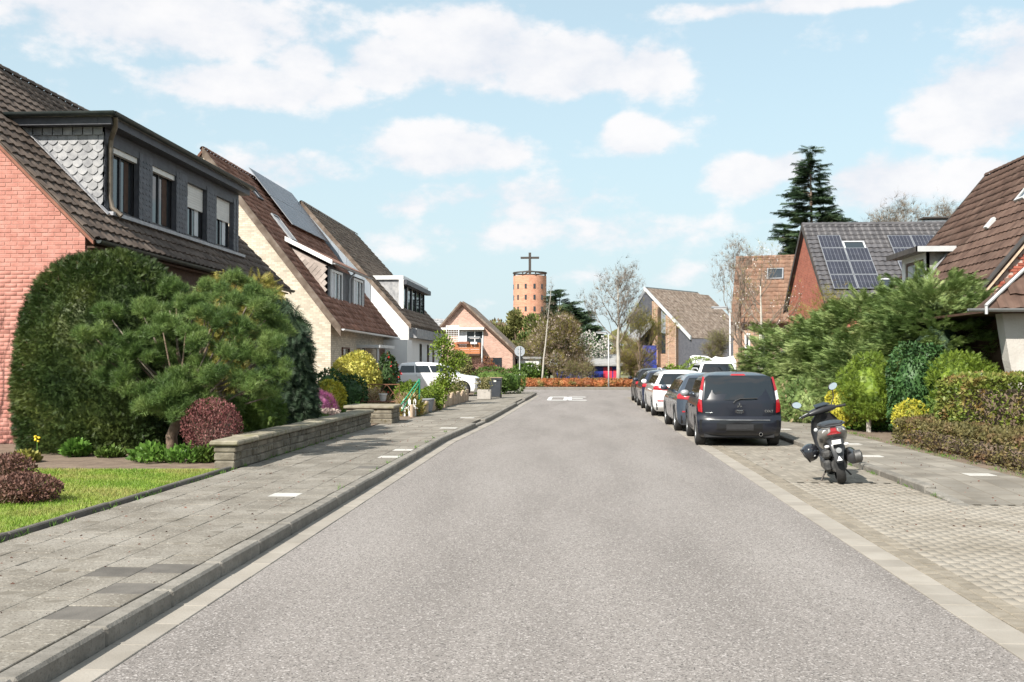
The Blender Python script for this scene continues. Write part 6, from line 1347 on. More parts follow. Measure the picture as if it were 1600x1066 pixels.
# ---- the junction: orange hedge
r_ = [(x, 71.6, .30, .62, .5, .32) for x in np.arange(-5.6, 4.6, .82)]
plant('orange_hedge', 'low clipped hedge with orange shoots across the end of the road', 'hedge', (-.5, 71.6, .05), r_, 'leaf', 'leaf_orange', .10, 9000, dome=3.2, corer=.85)
plant('green_hedge_foot', 'green shrubs at the right end of the orange hedge', 'hedge', (5.6, 72, .05), [(5.6, 72, .5, 1.2, .6, .6), (7.4, 72, .6, 1.2, .6, .7)], 'leaf', 'leaf_lime', .12, 1500)
# ---- right gardens
J = [(8.75, 25.2, 1.7, 1.30, 1.3, 1.75), (9.35, 27.4, 1.9, 1.45, 1.7, 1.9), (8.9, 30.6, 1.85, 1.7, 1.9, 1.85), (8.4, 34.0, 1.6, 1.6, 1.8, 1.7), (7.75, 37.0, 1.4, 1.45, 1.6, 1.6), (7.7, 27.6, 1.0, .85, 1.3, 1.2), (7.5, 31.0, 1.0, .9, 1.6, 1.2)]
def juniper():
    r = thing('spreading_juniper', 'huge spreading grey-green juniper in front of the brown-roofed house', 'shrub', (8.8, 30, .1)); pos = []; dr = []; rl = []
    g = np.random.default_rng(21)
    for i, b in enumerate(J):
        core(r, b[:3], [b[3]*.5, b[4]*.5, b[5]*.5], 'leaf_cypress')
        k = int(52*(b[3]+b[4])*b[5]); c, d = shell(b[:3], b[3:], k, 2.2, -.75, .12, 30+i); c2, d2 = shell(b[:3], [q*.74 for q in b[3:]], k//2, 2.2, -.9, .12, 60+i); c = np.concatenate([c, c2]); d = np.concatenate([d, d2])
        for q in range(len(c)):
            if any(j != i and (((c[q]-np.array(o[:3]))/np.array(o[3:]))**2).sum() < .4 for j, o in enumerate(J)): continue
            # each branch tip is a drooping fan of sprays reaching outwards and slightly up
            h = d[q].copy(); h[2] = h[2]*.22+.03; h /= np.linalg.norm(h); s = g.uniform(.34, .75); m = int(30*s/.45)
            t = g.random(m)**.7; side = np.cross(h, [0, 0, 1]); side /= np.linalg.norm(side)+1e-6
            p = c[q]-d[q]*.12+h*(t*s)[:, None]+side*(g.normal(size=m)*.11*(1.1-t))[:, None]+np.array([0, 0, 1])*(g.normal(size=m)*.045)[:, None]
            pos.append(p); dr.append(h*1.0+side*g.normal(size=(m, 1))*.55+g.normal(size=(m, 3))*.22+np.array([0, 0, .06])); rl.append(np.tile([0, 0, 1.0], (m, 1)))
    pos = np.concatenate(pos); dr = np.concatenate(dr); k = pos[:, 2] > .15
    scatter('foliage', 'spray', pos[k], dr[k], .17*g.uniform(.7, 1.35, k.sum()), 'leaf_juniper', r, roll=np.concatenate(rl)[k])
    for k, (x, y) in enumerate(((8.8, 26), (8.9, 30), (8.2, 34.5))): MB().tube([(x, y, .05), (x+.1, y, .7), (x+.05, y+.2, 1.5)], .12, 8, r1=.06).build('trunk', 'bark', r)
juniper()
def cloudbush(name, label, base, blobs, mt, n, seed, lump=.16, stem=None, size=.09):
    r = thing(name, label, 'shrub', base); C = []; R_ = []; g = np.random.default_rng(seed)
    for i, b in enumerate(blobs):
        core(r, b[:3], [b[3]*.60, b[4]*.60, b[5]*.60], mt); c, d = shell(b[:3], [b[3]*.88, b[4]*.88, b[5]*.88], int(62*(b[3]+b[5])**2), 2, -.9, .05, seed+i); C += [tuple(x) for x in c]; R_ += list(g.uniform(.7, 1.25, len(c))*lump)
    tufts(r, C, R_, n, 'spray', size, mt, up=.5, seed=seed)
    if stem: MB().tube([(base[0], base[1], .06), (base[0], base[1], stem)], .055, 8).build('trunk', 'bark_pale', r)
    return r
p = at(1357, 608, 24.3); cloudbush('round_thuja', 'round bright green thuja on a short trunk behind the scooter', (p.x, p.y, .1), [(p.x, 24.3, 1.12, .68, .62, .80), (p.x+.05, 24.3, .68, .55, .55, .5)], 'leaf_lime', 900, 51, stem=.5)
p = at(1508, 578, 22.6); cloudbush('round_thuja', 'bright green thuja behind the reddish clipped hedge', (p.x, p.y, .1), [(p.x-.15, 22.6, 1.35, .58, .5, .62), (p.x+.35, 22.6, 1.2, .4, .4, .5), (p.x-.1, 22.6, .75, .6, .5, .6)], 'leaf_lime', 900, 55)
p = at(1436, 580, 23.4); plant('ivy_laurel', 'dark glossy ivy column between the two bright green thujas', 'shrub', (p.x, p.y, .1), [(p.x, 23.5, 1.1, .62, .5, 1.02)], 'leaf', 'leaf_ivy', .085, 3600, dome=2.6, up=-.7, bump=.1)
p = at(1430, 640, 22.2); plant('yellow_variegated_bush', 'low bright yellow and green bush beneath the ivy column', 'shrub', (p.x, p.y, .1), [(p.x-.1, 22.2, .55, .36, .36, .36)], 'leaf', 'leaf_yellowvar', .06, 1500, bump=.12)
p = at(1470, 640, 22); plant('green_privet', 'low plain green bush right of the yellow variegated bush', 'shrub', (p.x, p.y, .1), [(p.x+.05, 22, .58, .42, .4, .42)], 'leaf', 'leaf_green', .06, 1500, bump=.12)
p = at(1312, 640, 25.2); plant('yellow_bush', 'vivid yellow bush just behind the scooter mirror', 'shrub', (p.x, p.y, .1), [(p.x+.05, 25.3, .62, .36, .36, .52)], 'leaf', 'leaf_yellowvar', .07, 1300, bump=.12)
p = on(1352, 672, .1); clump('weeds', 'fresh green weeds at the foot of the round thuja', (p.x+.1, p.y+.1, .1), .55, 1000, 'leaf_fresh', .08, 61, h=.16)
p = at(1262, 622, 28.4); plant('rusty_juniper', 'low grey-green juniper with rust tips beside the black hatchback', 'shrub', (p.x, p.y, .1), [(p.x+.1, 28.4, .55, .75, .8, .62), (p.x-.35, 29.6, .5, .6, .8, .6)], 'spray', 'leaf_juniper', .15, 2600, bump=.16, depth=.3, fl=('leaf_beige', .12, .10, 'spray'))
def hedge_box(name, label, x0, x1, y0, y1, h, mt, size, n, seed, wob=.05, kind='leaf', z0=.1, up=.2):
    """loosely clipped hedge: leaves through the skin of a rounded box"""
    r = thing(name, label, 'hedge', ((x0+x1)/2, (y0+y1)/2, z0)); g = np.random.default_rng(seed); cx, cy, cz = (x0+x1)/2, (y0+y1)/2, z0+h/2; rx, ry, rz = (x1-x0)/2, (y1-y0)/2, h/2
    u = g.uniform(-1, 1, (n, 3)); A = np.array([ry*rz, rx*rz, rx*ry*1.0]); ax = g.choice(3, n, p=A/A.sum()); sg = np.where(g.random(n) < .5, -1, 1); sg = np.where(ax == 2, 1, sg)
    u[np.arange(n), ax] = sg; nr = np.zeros((n, 3)); nr[np.arange(n), ax] = sg
    e = 12.0; L_ = (np.abs(u)**e).sum(1)**(1/e); u = u/L_[:, None]
    p = np.array([cx, cy, cz])+u*np.array([rx, ry, rz]); w = sum(np.sin(p @ (g.normal(size=3)*3.0)+g.uniform(0, 6)) for _ in range(5))/2.5
    p = p+nr*(w*wob-.10*g.random(n)**1.5)[:, None]; kk = p[:, 2] > z0; p = p[kk]; nr = nr[kk]; k = len(p)
    scatter('foliage', kind, p, nr*.7+g.normal(size=(k, 3))*.6+np.array([0, 0, up]), size*g.uniform(.6, 1.3, k), mt, r)
    MB().box(x0+.26, x1-.26, y0+.26, y1-.26, z0-.02, z0+h-.25).build('opaque_core', 'twig', r, bevel=.08); return r  # opaque box added inside the leaf skin
hedge_box('photinia_hedge', 'clipped hedge with reddish young leaves at the right edge', 6.95, 10.4, 18.6, 20.4, 1.36, 'leaf_photinia', .075, 19000, 71, .04)
hedge_box('cotoneaster_hedge', 'low brownish loose hedge along the right pavement', 6.40, 7.30, 12.9, 21.3, .52, 'leaf_cotoneaster', .055, 17000, 72, .09)
p = at(1093, 568, 52); plant('green_mound', 'smooth clipped green mound behind the white people carrier', 'shrub', (p.x, 52, .1), [(p.x, 52, .9, .95, .9, 1.12)], 'leaf', 'leaf_lime', .07, 3500, dome=2.4, bump=.02)

# ------------------------------------------------------------------ trees
def bare_tree(name, label, base, H, spread, mt='twig_grey', seed=1, tr=.12, lean=(0, 0), trunkmat='bark_pale', first=.35, levels=4, twigs=None, blossom=None, br=5, group=None, upw=.55):
    g = random.Random(seed); root = thing(name, label, 'tree', base, group=group); tips = []
    trunk = MB(); limbs = MB(); b = Vector(base)
    n = 7; pts = [b+Vector((lean[0]*(i/n)+g.uniform(-.04, .04)*H*.1*(i > 0), lean[1]*(i/n)+g.uniform(-.04, .04)*H*.1*(i > 0), H*.86*i/n)) for i in range(n+1)]
    trunk.tube(pts, tr, 8, r1=tr*.18)
    def grow(p, d, L_, r, lv):
        d = d.normalized(); q = [p]; k = 3
        for i in range(k):
            d = (d+Vector((g.uniform(-.25, .25), g.uniform(-.25, .25), g.uniform(-.05, .28)*upw*1.6))).normalized(); q.append(q[-1]+d*(L_/k))
        limbs.tube(q, r, 5 if lv > 2 else 3, cap=False, r1=r*.45)
        if lv <= 0: tips.append((q[-1], d)); return
        for i in range(g.choice((2, 3, 3))):
            s = q[g.choice((1, 2, 3))]; dd = (d+Vector((g.uniform(-1, 1), g.uniform(-1, 1), g.uniform(-.3, .7)))*.75).normalized(); grow(s, dd, L_*g.uniform(.55, .75), max(.004, r*.55), lv-1)
        tips.append((q[-1], d))
    for i in range(br*2):
        t = first+(1-first)*(i+.5)/(br*2); k = min(n-1, int(t*n)); s = pts[k].lerp(pts[k+1], t*n-k); a = g.uniform(0, 6.28) + i*2.4
        grow(s, Vector((math.cos(a), math.sin(a), upw+.3)), spread*(1.15-t*.75), tr*.42*(1.1-t*.7), levels-1)
    trunk.build('trunk', trunkmat, root, smooth=True); limbs.build('crown', mt, root, kind='stuff', fix=False)
    P_ = np.array([tuple(p) for p, d in tips]); D_ = np.array([tuple(d) for p, d in tips])
    if twigs: k = np.repeat(np.arange(len(P_)), twigs[1]); gg = np.random.default_rng(seed); scatter('twigs', 'twigs', P_[k]+gg.normal(size=(len(k), 3))*twigs[2]*.5, D_[k]+gg.normal(size=(len(k), 3))*.5, twigs[2]*gg.uniform(.6, 1.3, len(k)), twigs[0], root)
    if blossom: k = np.repeat(np.arange(len(P_)), blossom[1]); gg = np.random.default_rng(seed+1); scatter('blossom', 'leaf', P_[k]+gg.normal(size=(len(k), 3))*blossom[2], gg.normal(size=(len(k), 3)), blossom[3]*gg.uniform(.6, 1.3, len(k)), blossom[0], root)
    return root
def px_tree(px, Y, top, **k):
    p = at(px, 568, Y); return dict(base=(p.x, Y, .02), H=at(px, top, Y).z, **k)
bare_tree('bare_tree', 'bare pale-barked tree behind the street lamp at the junction', **px_tree(966, 75, 425), spread=2.3, seed=5, tr=.17, first=.38, levels=4, twigs=('twig_grey', 3, .6), upw=.7)
bare_tree('birch_tree', 'thin leaning birch with white trunk in front of the blossom bush', **px_tree(846, 74, 425), spread=.7, seed=6, tr=.08, lean=(.7, 0), first=.6, levels=2, twigs=('twig_grey', 2, .4), br=4, upw=1.0)
bare_tree('budding_tree', 'brown budding tree between the bare tree and the church hall', **px_tree(1000, 79, 500), spread=2.2, seed=9, tr=.13, trunkmat='bark', mt='twig', first=.2, levels=4, twigs=('leaf_gold', 4, .5))
bare_tree('magnolia_tree', 'bare magnolia with a few white blossoms left of the juniper', base=(7.3, 40.5, .1), H=5.6, spread=2.0, seed=12, tr=.10, trunkmat='bark_pale', mt='twig_grey', first=.2, levels=4, twigs=('leaf_gold', 1, .22), blossom=('flower_white', 1, .06, .055), upw=.6)
bare_tree('bare_tree', 'tall bare tree with mossy limbs before the orange-roofed house', base=(8.4, 52.5, .1), H=7.2, spread=2.3, seed=14, tr=.14, trunkmat='bark', mt='twig_grey', first=.3, levels=4, twigs=('twig_grey', 3, .4), upw=.8)
bare_tree('bare_shrub', 'bare brown shrub in front of the red gable of the black-roofed house', base=(10.6, 44.0, .1), H=4.6, spread=1.4, seed=15, tr=.07, trunkmat='twig', mt='twig', first=.15, levels=4, twigs=('leaf_gold', 3, .3))
for i, (px, tp) in enumerate(((1385, 330), (1425, 326), (1470, 318))):
    bare_tree('far_bare_tree', ('leftmost', 'middle', 'rightmost')[i]+' of the bare tree tops above the black roof ridge', **px_tree(px, 110+4*i, tp), spread=5, seed=20+i, tr=.3, first=.4, levels=4, twigs=('twig_grey', 5, 1.0), group='bare tree tops behind the black roof')
def big_bush(name, label, px, Y, top, wpx, mt, n, size, seed, kind='twigs', mt2=None, cat='tree', low=.1, group=None, gaps=.5, fl=None, nb=14, bot=None):
    """loose crown of many small clumps on a branching trunk"""
    g = random.Random(seed); c = at(px, 568, Y); h = at(px, top, Y).z; w = wpx/1600*Y/2; r = thing(name, label, cat, (c.x, Y, 0), group=group)
    m = MB(); C = []; R_ = []
    z0 = h*low if bot is None else bot
    for k in range(nb):
        a = g.uniform(0, 6.28); t = g.random(); q = math.sqrt(g.random())*(1-.55*max(0, t-.35)); e = Vector((c.x+w*.85*q*math.cos(a), Y+w*.8*q*math.sin(a), z0+(h-z0)*(.15+.75*t))); C.append(tuple(e)); R_.append(w*g.uniform(.26, .42))
        m.tube([(c.x, Y, 0), (c.x*.6+e.x*.4, Y*.6+e.y*.4, e.z*.45), e], .05*h/4, 5, r1=.012)
    m.build('trunk', 'bark', r, fix=False, kind='stuff')
    gg = np.random.default_rng(seed); pos = []; dr = []
    for q, R0 in zip(C, R_):
        k = int(n/nb); d = gg.normal(size=(k, 3)); d /= np.linalg.norm(d, axis=1, keepdims=True); pos.append(np.array(q)+d*(R0*gg.random(k)**.5)[:, None]*np.array([1, 1, 1.1])); dr.append(d+np.array([0, 0, .7]))
    pos = np.concatenate(pos); dr = np.concatenate(dr); s = size*gg.uniform(.6, 1.3, len(pos)); k = gg.random(len(pos)) < .5
    scatter('crown', kind, pos[k], dr[k], s[k], mt, r); scatter('crown', kind, pos[~k], dr[~k], s[~k], mt2 or mt, r)
    if fl: k = gg.random(len(pos)) < fl[1]; scatter('blossom', 'leaf', pos[k], dr[k], fl[2]*gg.uniform(.6, 1.3, k.sum()), fl[0], r)
    return r
big_bush('blossom_bush', 'large pinkish blossom bush behind the thin birch', 872, 79, 496, 108, 'twig', 5200, .55, 31, mt2='leaf_gold', fl=('flower_pinkish', .45, .18), low=.05, nb=20, cat='shrub')
big_bush('white_blossom_tree', 'white blossoming tree in front of the dark pines', 925, 88, 521, 62, 'flower_white', 5200, .17, 32, kind='leaf', mt2='leaf_ivy', low=.2, nb=14)
big_bush('pink_blossom_shrub', 'brownish pink shrub right of the white blossoming tree', 955, 92, 525, 46, 'flower_pinkish', 1800, .3, 33, kind='twigs', mt2='twig', low=.1, cat='shrub')
big_bush('olive_tree_crown', 'pale olive spring tree left of the church tower', 806, 112, 486, 64, 'leaf_olive', 3600, .42, 34, kind='leaf', low=.1)
big_bush('olive_tree_crown', 'pale olive spring tree under the left edge of the church tower', 782, 120, 505, 60, 'leaf_olive', 2600, .42, 35, kind='leaf', mt2='twig', low=.1)
big_bush('green_leaf_tree', 'fresh green tree in front of the church tower foot', 838, 105, 492, 56, 'leaf_green', 3400, .36, 36, kind='leaf', mt2='leaf_olive', low=.1)
big_bush('brown_thicket', 'brown leafless thicket between rose gable house and blossom bush', 820, 96, 525, 50, 'twig', 2400, .6, 37, mt2='leaf_olive', low=.05, cat='shrub')
big_bush('brown_thicket', 'brown leafless thicket left of the church hall piers', 990, 84, 520, 70, 'twig', 3600, .5, 38, mt2='leaf_gold', low=.05, cat='shrub')
big_bush('bare_thicket', 'bare twig thicket in front of the church porch', 1120, 70, 515, 64, 'twig_grey', 2600, .42, 39, mt2='leaf_olive', low=.05, cat='shrub')
big_bush('green_shrubbery', 'green shrub row below the church hall', 1050, 74, 574, 60, 'leaf_lime', 1500, .16, 40, kind='leaf', low=.0, cat='shrub')
big_bush('russet_shrub', 'orange-brown shrub below the wooden balcony', 762, 84, 560, 36, 'leaf_orange', 1400, .22, 42, kind='leaf', mt2='leaf_brown', low=.0, cat='shrub')
big_bush('dull_hedge_tree', 'brown and green shrub between the hedge and the blue shed', 905, 76, 566, 60, 'twig', 1800, .3, 43, mt2='leaf_olive', low=.0, cat='shrub')
def conifer(name, label, base, H, R_, mt, seed, n=26, size=.55, droop=-.25, group=None, low=.12, dens=1.0):
    g = random.Random(seed); r = thing(name, label, 'tree', base, group=group); b = Vector(base); MB().tube([b, b+Vector((.1, 0, H*.5)), b+Vector((0, 0, H))], H*.017, 8, r1=.02).build('trunk', 'bark', r)
    limbs = MB(); pos = []; dr = []
    for i in range(n):
        t = (i+.5)/n; z = H*(low+(1-low)*t); L0 = R_*(1-t)**.85*g.uniform(.75, 1.15)+.15
        for k in range(max(5, int(9*(1-t)+5))):
            a = g.uniform(0, 6.28); L_ = L0*g.uniform(.5, 1.15); z_ = z; z = z_+g.uniform(-.5, .5)*H/n*2.4; q = []
            for s in range(5): u = s/4; q.append(b+Vector((math.cos(a)*L_*u, math.sin(a)*L_*u, z+L_*(.10*u+droop*u*u*1.6+.22*u**3))))
            z = z_; limbs.tube(q, max(.012, L_*.016), 3, cap=False, r1=.006)
            for s in range(int(3+L_*5*dens)):
                u = g.uniform(.15, 1.0)**.7; j = min(3, int(u*4)); p = q[j].lerp(q[j+1], u*4-j); sd = g.choice((-1, 0, 1)); aa = a+sd*g.uniform(.4, 1.0)
                pos.append(tuple(p)); dr.append((math.cos(aa), math.sin(aa), droop*.6+g.uniform(-.2, .25)))
    limbs.build('limbs', 'bark', r, kind='stuff', fix=False); gg = np.random.default_rng(seed); pos = np.array(pos)
    scatter('crown', 'frond', pos, np.array(dr), size*gg.uniform(.6, 1.3, len(pos)), mt, r, roll=np.tile([0, 0, 1.0], (len(pos), 1)))
    p = gg.normal(size=(120, 3))*np.array([.12, .12, 0]); p[:, 2] = H*(.93+.07*gg.random(120)); p = p+np.array([b.x, b.y, 0]); scatter('leader', 'needles', p, np.tile([0, 0, 1.0], (120, 1))+gg.normal(size=(120, 3))*.4, .35, mt, r)
p = at(1268, 568, 70); conifer('spruce_tree', 'tall dark spruce behind the orange and black roofs', (p.x, 70, 0), at(1270, 240, 70).z, 4.3, 'leaf_spruce', 61, n=36, size=.85, droop=-.14, dens=2.0)
for px, tp, Y, R_, lb, s in ((874, 455, 118, 2.6, 'tallest of the dark pines behind the blossom bush', 62), (892, 478, 112, 2.8, 'middle dark pine behind the white blossom', 63), (912, 490, 116, 2.4, 'dark pine right of the tallest one', 64), (858, 490, 110, 1.9, 'leftmost and small dark pine beside the tower', 66), (921, 510, 108, 1.6, 'rightmost and smallest of the dark pines', 65)):
    p = at(px, 568, Y); conifer('dark_pine', lb, (p.x, Y, 0), at(px, tp, Y).z, R_, 'leaf_spruce', s, n=24, size=1.2, droop=.0, group='dark pines before the church tower', low=.08, dens=1.1)
# far wood that closes the view
g = np.random.default_rng(5); n = 15000; x = g.uniform(-150, 190, n); hh = 4.6+1.6*np.sin(x*.09)+1.1*np.sin(x*.31+1); pp = np.stack([x, g.uniform(150, 172, n), hh*g.random(n)**.75], 1)
w_ = scatter('far_wood', 'leaf', pp, g.normal(size=(n, 3))+np.array([0, 0, .4]), 1.3*g.uniform(.6, 1.3, n), 'leaf_olive'); tag(w_, 'pale olive far-off wood along the horizon', 'wood')
# bare garden tree left of the view whose shadow falls on the pink wall
bare_tree('bare_garden_tree', 'bare garden tree at the left beside the pink brick gable', base=(-13.2, 17.6, .1), H=5.2, spread=1.6, seed=44, tr=.09, trunkmat='bark', mt='twig', first=.25, levels=3)
# ------------------------------------------------------------------ walls, fences, street furniture
def stone_wall(name, label, Y0, Y1, x0, x1, h, seed, endface=True):
    r = thing(name, label, 'wall', ((x0+x1)/2, (Y0+Y1)/2, .1)); g = random.Random(seed)
    bed = MB().box(x0+.025, x1-.025, Y0+.025, Y1-.025, .05, h).build('core', 'mortar', r)
    z = .10; ch = [(h-.1)*.36, (h-.1)*.34, (h-.1)*.30]
    for k, c in enumerate(ch):
        y = Y0
        while y < Y1-.02:
            l = min(g.uniform(.28, .62), Y1-y)
            if Y1-y-l < .15: l = Y1-y
            t = g.uniform(-.012, .012)
            MB().box(x0-t*.3, x1+t, y+.008, y+l-.008, z+.006, z+c-.006).build('stone', 'wall_stone', r, bevel=.016); y += l
        z += c
    y = Y0-.05
    while y < Y1:
        l = min(g.uniform(.7, 1.05), Y1+.05-y)
        if Y1+.05-y-l < .25: l = Y1+.05-y
        MB().box(x0-.06+g.uniform(-.01, .01), x1+.06+g.uniform(-.012, .012), y+.004, y+l-.004, h+.004, h+.085+g.uniform(-.008, .008)).build('coping_stone', 'coping_stone', r, bevel=.02); y += l
stone_wall('garden_wall', 'long low weathered stone wall with coping along the left pavement', 15.15, 25.5, -5.42, -5.09, .46, 4)
stone_wall('wall_pier', 'short stone wall stub beyond the gap in the garden wall', 26.7, 27.9, -6.0, -4.78, .50, 6)
# picket edging
def pickets(label, a, b, n, h, seed, mt='wood_pale'):
    a = Vector(a); b = Vector(b); r = thing('picket_fence', label, 'fence', tuple((a+b)/2), group='low picket edging of the left garden'); g = random.Random(seed)
    me = {}
    for i in range(n):
        p = a+(b-a)*(i+.5)/n; w = (b-a).length/n*.82; hh = h*(.8+.2*math.sin(i*.55+seed))+g.uniform(-.02, .02)
        M = T(p.x, p.y, p.z) @ Rz(math.atan2((b-a).y, (b-a).x)) @ Matrix.Rotation(g.uniform(-.03, .03), 4, 'Y')
        MB().lathe([(w/2, 0), (w/2, hh), (w*.3, hh+.02)], M, 8).build('picket', mt, r)
    d = (b-a).normalized(); MB().tube([a+Vector((0, .03, h*.45)), b+Vector((0, .03, h*.45))], .012, 5).build('rail', 'wood_dark', r)
pickets('front row of rounded pale pickets beside the pavement', (-4.78, 29.9, .12), (-4.66, 36.2, .12), 52, .34, 2); pickets('taller grey picket row behind the rounded pickets, towards the drive', (-4.66, 36.4, .12), (-4.52, 43.4, .12), 52, .46, 5)
def white_pickets():
    r = thing('white_pickets', 'three white pickets standing by the green frame', 'fence', (-5.1, 30.3, .1))
    for k in range(3): MB().prism([(-5.10+.16*k, 30.3, .1), (-5.02+.16*k, 30.3, .1), (-5.02+.16*k, 30.3, .60), (-5.06+.16*k, 30.3, .66), (-5.10+.16*k, 30.3, .60)], (0, .02, 0)).build('picket', 'frame_white', r)
    MB().box(-5.15, -4.65, 30.322, 30.34, .35, .40).build('rail', 'frame_white', r)
white_pickets()
def green_frame():
    q = at(655, 592, 30.7); b0 = at(621, 640, 30.1); r = thing('green_garden_frame', 'green painted metal frame with slanting bar behind the wall stub', 'frame', (q.x, q.y, .1))
    MB().tube([(q.x, q.y, .1), (q.x, q.y, q.z)], .035, 8).build('post', 'green_paint', r); MB().tube([tuple(b0), (q.x, q.y, q.z-.03)], .022, 8).build('slanting_bar', 'green_paint', r); MB().tube([(b0.x+.12, b0.y, b0.z-.05), (q.x+.02, q.y, q.z-.12)], .014, 8).build('slanting_bar', 'green_paint', r)
    MB().tube([(b0.x, b0.y, .1), tuple(b0)], .02, 8).build('foot', 'green_paint', r)
green_frame()
def bench():
    c = at(592, 625, 32.4); X0, X1, Y = c.x-.62, c.x+.62, 32.4; r = thing('rusty_bench', 'rusty metal garden bench with crossed backrest behind the wall stub', 'bench', (c.x, Y, .1)); zs_ = .50; zt = 1.02
    seat = MB().box(X0, X1, Y-.2, Y+.2, zs_-.03, zs_).build('seat', 'rust_metal', r)
    for x in (X0+.04, X1-.04):
        for y in (Y-.17, Y+.17): MB().box(x-.018, x+.018, y-.018, y+.018, .1, zs_-.03).build('leg', 'rust_metal', r)
    bk = MB().tube([(X0, Y+.2, zs_), (X0, Y+.26, zt), (X1, Y+.26, zt), (X1, Y+.2, zs_)], .018, 6).build('backrest', 'rust_metal', r); n = 3
    for k in range(n):
        xa = X0+(X1-X0)*k/n; xb = X0+(X1-X0)*(k+1)/n
        for p, q in (((xa, zs_), (xb, zt)), ((xa, zt), (xb, zs_))): MB().tube([(p[0], Y+.2+.06*(p[1] > .8), p[1]), (q[0], Y+.2+.06*(q[1] > .8), q[1])], .011, 5).build('cross_bar', 'rust_metal', bk)
    for x in (X0, X1): MB().tube([(x, Y-.18, zs_), (x, Y-.19, zs_+.22), (x, Y+.23, zs_+.25)], .014, 6).build('armrest', 'rust_metal', r)
    pt = thing('flower_pot', 'pale flower pot standing on the rusty bench', 'flower pot', (c.x+.14, Y-.05, zs_)); M = T(c.x+.14, Y-.05, zs_)
    MB().lathe([(.085, 0), (.125, .20), (.14, .20), (.14, .24), (.115, .24), (.10, .05), (.0, .05)], M, 18).build('pot', 'pot_white', pt, smooth=.5); MB().lathe([(.0, .19), (.112, .19), (.112, .215), (0, .225)], M, 14).build('soil', 'soil', pt)
bench()
p = at(666, 628, 33.0); q_ = thing('planter_tub', 'grey garden tub among plants behind the picket edging', 'flower pot', (p.x, 33.0, .1)); MB().lathe([(.18, 0), (.26, .42), (.28, .42), (.28, .46), (.24, .46), (.20, .1), (0, .1)], T(p.x, 33.0, .1), 18).build('tub', 'pot_grey', q_, smooth=.5); MB().lathe([(0, .38), (.235, .38), (0, .42)], T(p.x, 33, .1), 14).build('soil', 'soil', q_)
def bin_():
    p = on(774, 622, .12); Y = p.y; r = thing('wheelie_bin', 'dark wheelie bin with brown lid standing on the left pavement', 'bin', (p.x, Y, .12)); w = .29; M = T(p.x, Y, .12)
    def ring(z, s, d): return [M @ Vector((x*s, y*d, z)) for x, y in ((-w, -.30), (w, -.30), (w, .30), (-w, .30))]
    P = [ring(.05, .80, .72), ring(.9, 1.0, 1.0)]; m = MB(); m.add(P[0]+P[1], [[0, 1, 2, 3], [4, 5, 6, 7], [0, 1, 5, 4], [1, 2, 6, 5], [2, 3, 7, 6], [3, 0, 4, 7]]); m.build('body', 'bin_plastic', r, bevel=.02)
    MB().box(-w-.03, w+.03, -.33, .33, .905, .95, M).build('lid', 'bin_lid', r, bevel=.015); MB().box(-w-.02, w+.02, -.325, -.30, .84, .9, M).build('collar', 'bin_plastic', r)
    MB().tube([M @ Vector((-w, .36, .93)), M @ Vector((w, .36, .93))], .018, 8).build('handle', 'bin_plastic', r); MB().box(-.06, .06, -.297, -.285, .74, .82, M).build('sticker', 'plate_white', r)
    for s in (-1, 1): MB().lathe([(.1, -.025), (.1, .025)], M @ T(s*.24, .27, .10) @ Matrix.Rotation(math.pi/2, 4, 'Y'), 16).build('wheel', 'tyre', r)
bin_()
def planter():
    p = on(757, 624, .12); r = thing('concrete_planter', 'low concrete planter with pale green plant beside the wheelie bin', 'planter', (p.x, p.y, .12)); MB().box(p.x-.30, p.x+.30, p.y-.25, p.y+.25, .12, .55).build('trough', 'concrete', r, bevel=.02)
    g = np.random.default_rng(3); q = np.stack([p.x+g.normal(size=500)*.14, p.y+g.normal(size=500)*.14, .55+.5*g.random(500)], 1); scatter('plant', 'leaf', q, g.normal(size=(500, 3))+np.array([0, 0, 1]), .09, 'leaf_olive', r)
planter()
def sign():
    p = on(812, 606, .12); Y = p.y; z = at(812, 549, Y).z; r = thing('round_sign', 'round traffic sign seen from its grey back on a tall post', 'sign', (p.x, Y, .12))
    MB().tube([(p.x, Y, .1), (p.x, Y, z+.32)], .035, 10).build('post', 'metal_pale', r); d = MB().lathe([(.34, 0), (.34, .02)], T(p.x, Y+.05, z) @ Matrix.Rotation(-math.pi/2, 4, 'X'), 32).build('disc', 'sign_back', r)
    for dz in (-.14, .14): MB().box(p.x-.12, p.x+.12, Y+.03, Y+.0499, z+dz-.02, z+dz+.02).build('bracket', 'metal_grey', d)
sign()
def lamp(label, px, base_py, top, side, Y=None, ly=None):
    p = on(px, base_py, .1) if Y is None else at(px, 568, Y); Y = p.y; z = at(px, top, Y).z; r = thing('street_lamp', label, 'street lamp', (p.x, Y, .1), group='street lamps')
    MB().tube([(p.x, Y, .05), (p.x, Y, 1.0), (p.x, Y, z)], [.06, .05, .038], 10).build('pole', 'metal_pole', r, smooth=True)
    MB().tube([(p.x, Y, z), (p.x+side*.25, Y, z+.08)], .035, 8).build('arm', 'metal_grey', r); x0, x1 = sorted((p.x+side*.1, p.x+side*.85)); h = MB().box(x0, x1, Y-.11, Y+.11, z+.05, z+.15).build('lamp_head', 'metal_grey', r, bevel=.03)
    MB().box(x0+.1, x1-.06, Y-.09, Y+.09, z+.025, z+.049).build('diffuser', 'lamp_clear', h)
lamp('pale street lamp in front of the orange hedge', 951, 605, 522, -1); lamp('slim street lamp in front of the wooden balcony', 753, 600, 530, -1, Y=63); lamp('street lamp rising behind the white people carrier', 1141, 600, 484, -1, Y=47.5)
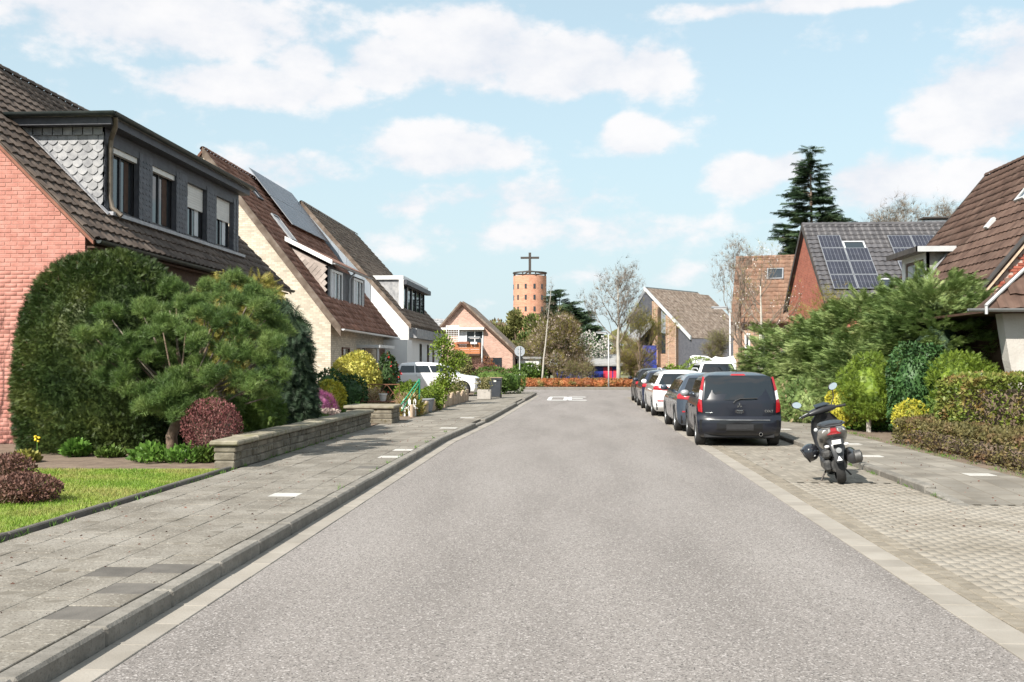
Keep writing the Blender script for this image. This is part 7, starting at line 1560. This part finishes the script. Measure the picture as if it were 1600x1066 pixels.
def tent():
    p = at(1112, 568, 58); r = thing('white_canopy', 'white fabric garden canopy behind the green mound', 'canopy', (p.x, 58, .1)); x0, x1 = at(1078, 560, 58).x, at(1146, 560, 58).x; zt = at(1100, 553, 58).z; ze = zt-.45; rows = []
    for i in range(13):
        t = i/12; x = x0+(x1-x0)*t; sag = .20*math.sin(math.pi*t*2)**2; rows.append([Vector((x, 57+2*s/6, ze+(zt-ze)*(1-abs(2*s/6-1))*(math.sin(math.pi*min(1, t*1.6+.15))**.5 if t < .55 else .75)-sag*.5)) for s in range(7)])
    MB().grid(rows, 13, 7).build('cover', 'fabric_white', r, smooth=True, fix=False); 
    m = [[Vector((x0+(x1-x0)*i/12, 57, ze-.08*(i % 2)-.55)) for i in range(13)], [rows[i][0] for i in range(13)]]; MB().grid(m, 2, 13).build('valance', 'fabric_white', r, fix=False)
    for x in (x0+.1, (x0+x1)/2, x1-.1):
        for y in (57.05, 58.95): MB().tube([(x, y, .08), (x, y, ze)], .03, 6).build('post', 'metal_pale', r)
tent()

# weeds in the joints along the lawn edging, the kerb and the garden wall
def weeds():
    g = np.random.default_rng(9); P = []
    for (x, y0, y1, z, n, w) in ((-5.08, 7, 15, .115, 46, .03), (-2.955, 5, 24, .118, 12, .015), (-5.07, 15.4, 25.4, .115, 40, .03), (6.32, 13, 24, .10, 60, .06), (4.56, 13, 20, .012, 22, .02), (-4.70, 30, 43, .12, 60, .06)):
        for k in range(n):
            c = np.array([x, g.uniform(y0, y1), z]); m = g.integers(4, 14); P.append(c+g.normal(size=(m, 3))*np.array([w, .05, 0]))
    P = np.concatenate(P); n = len(P); o = scatter('edge_weeds', 'blade', P, g.normal(size=(n, 3))*.5+np.array([0, 0, .9]), g.uniform(.03, .08, n), 'leaf_fresh'); tag(o, 'small green weeds growing in the pavement joints', 'weeds')
    m = 900; x = np.where(g.random(m) < .5, g.uniform(-5.05, -3, m), g.uniform(3.1, 6.5, m)); y = g.uniform(6, 30, m); z = np.where(x < 0, .124, np.where(x > 4.7, .104, .018))
    q = np.stack([x, y, z], 1); d = g.normal(size=(m, 3)); d[:, 2] *= .1; o = scatter('leaf_litter', 'leaf', q, d, g.uniform(.012, .035, m), 'leaf_brown', roll=np.tile([0, 1.0, 0], (m, 1))); tag(o, 'scattered dry leaf litter on the pavements', 'litter')
weeds()
print('OBJ', len(bpy.data.objects))

def DBG(p):
    bpy.context.view_layer.update(); dg = bpy.context.evaluated_depsgraph_get()
    h = SC.ray_cast(dg, Vector(p)+SUN*.02, SUN); print('DBG', p, h[0], h[1], h[4].name if h[4] else None, h[4].parent.name if h[4] and h[4].parent else None)
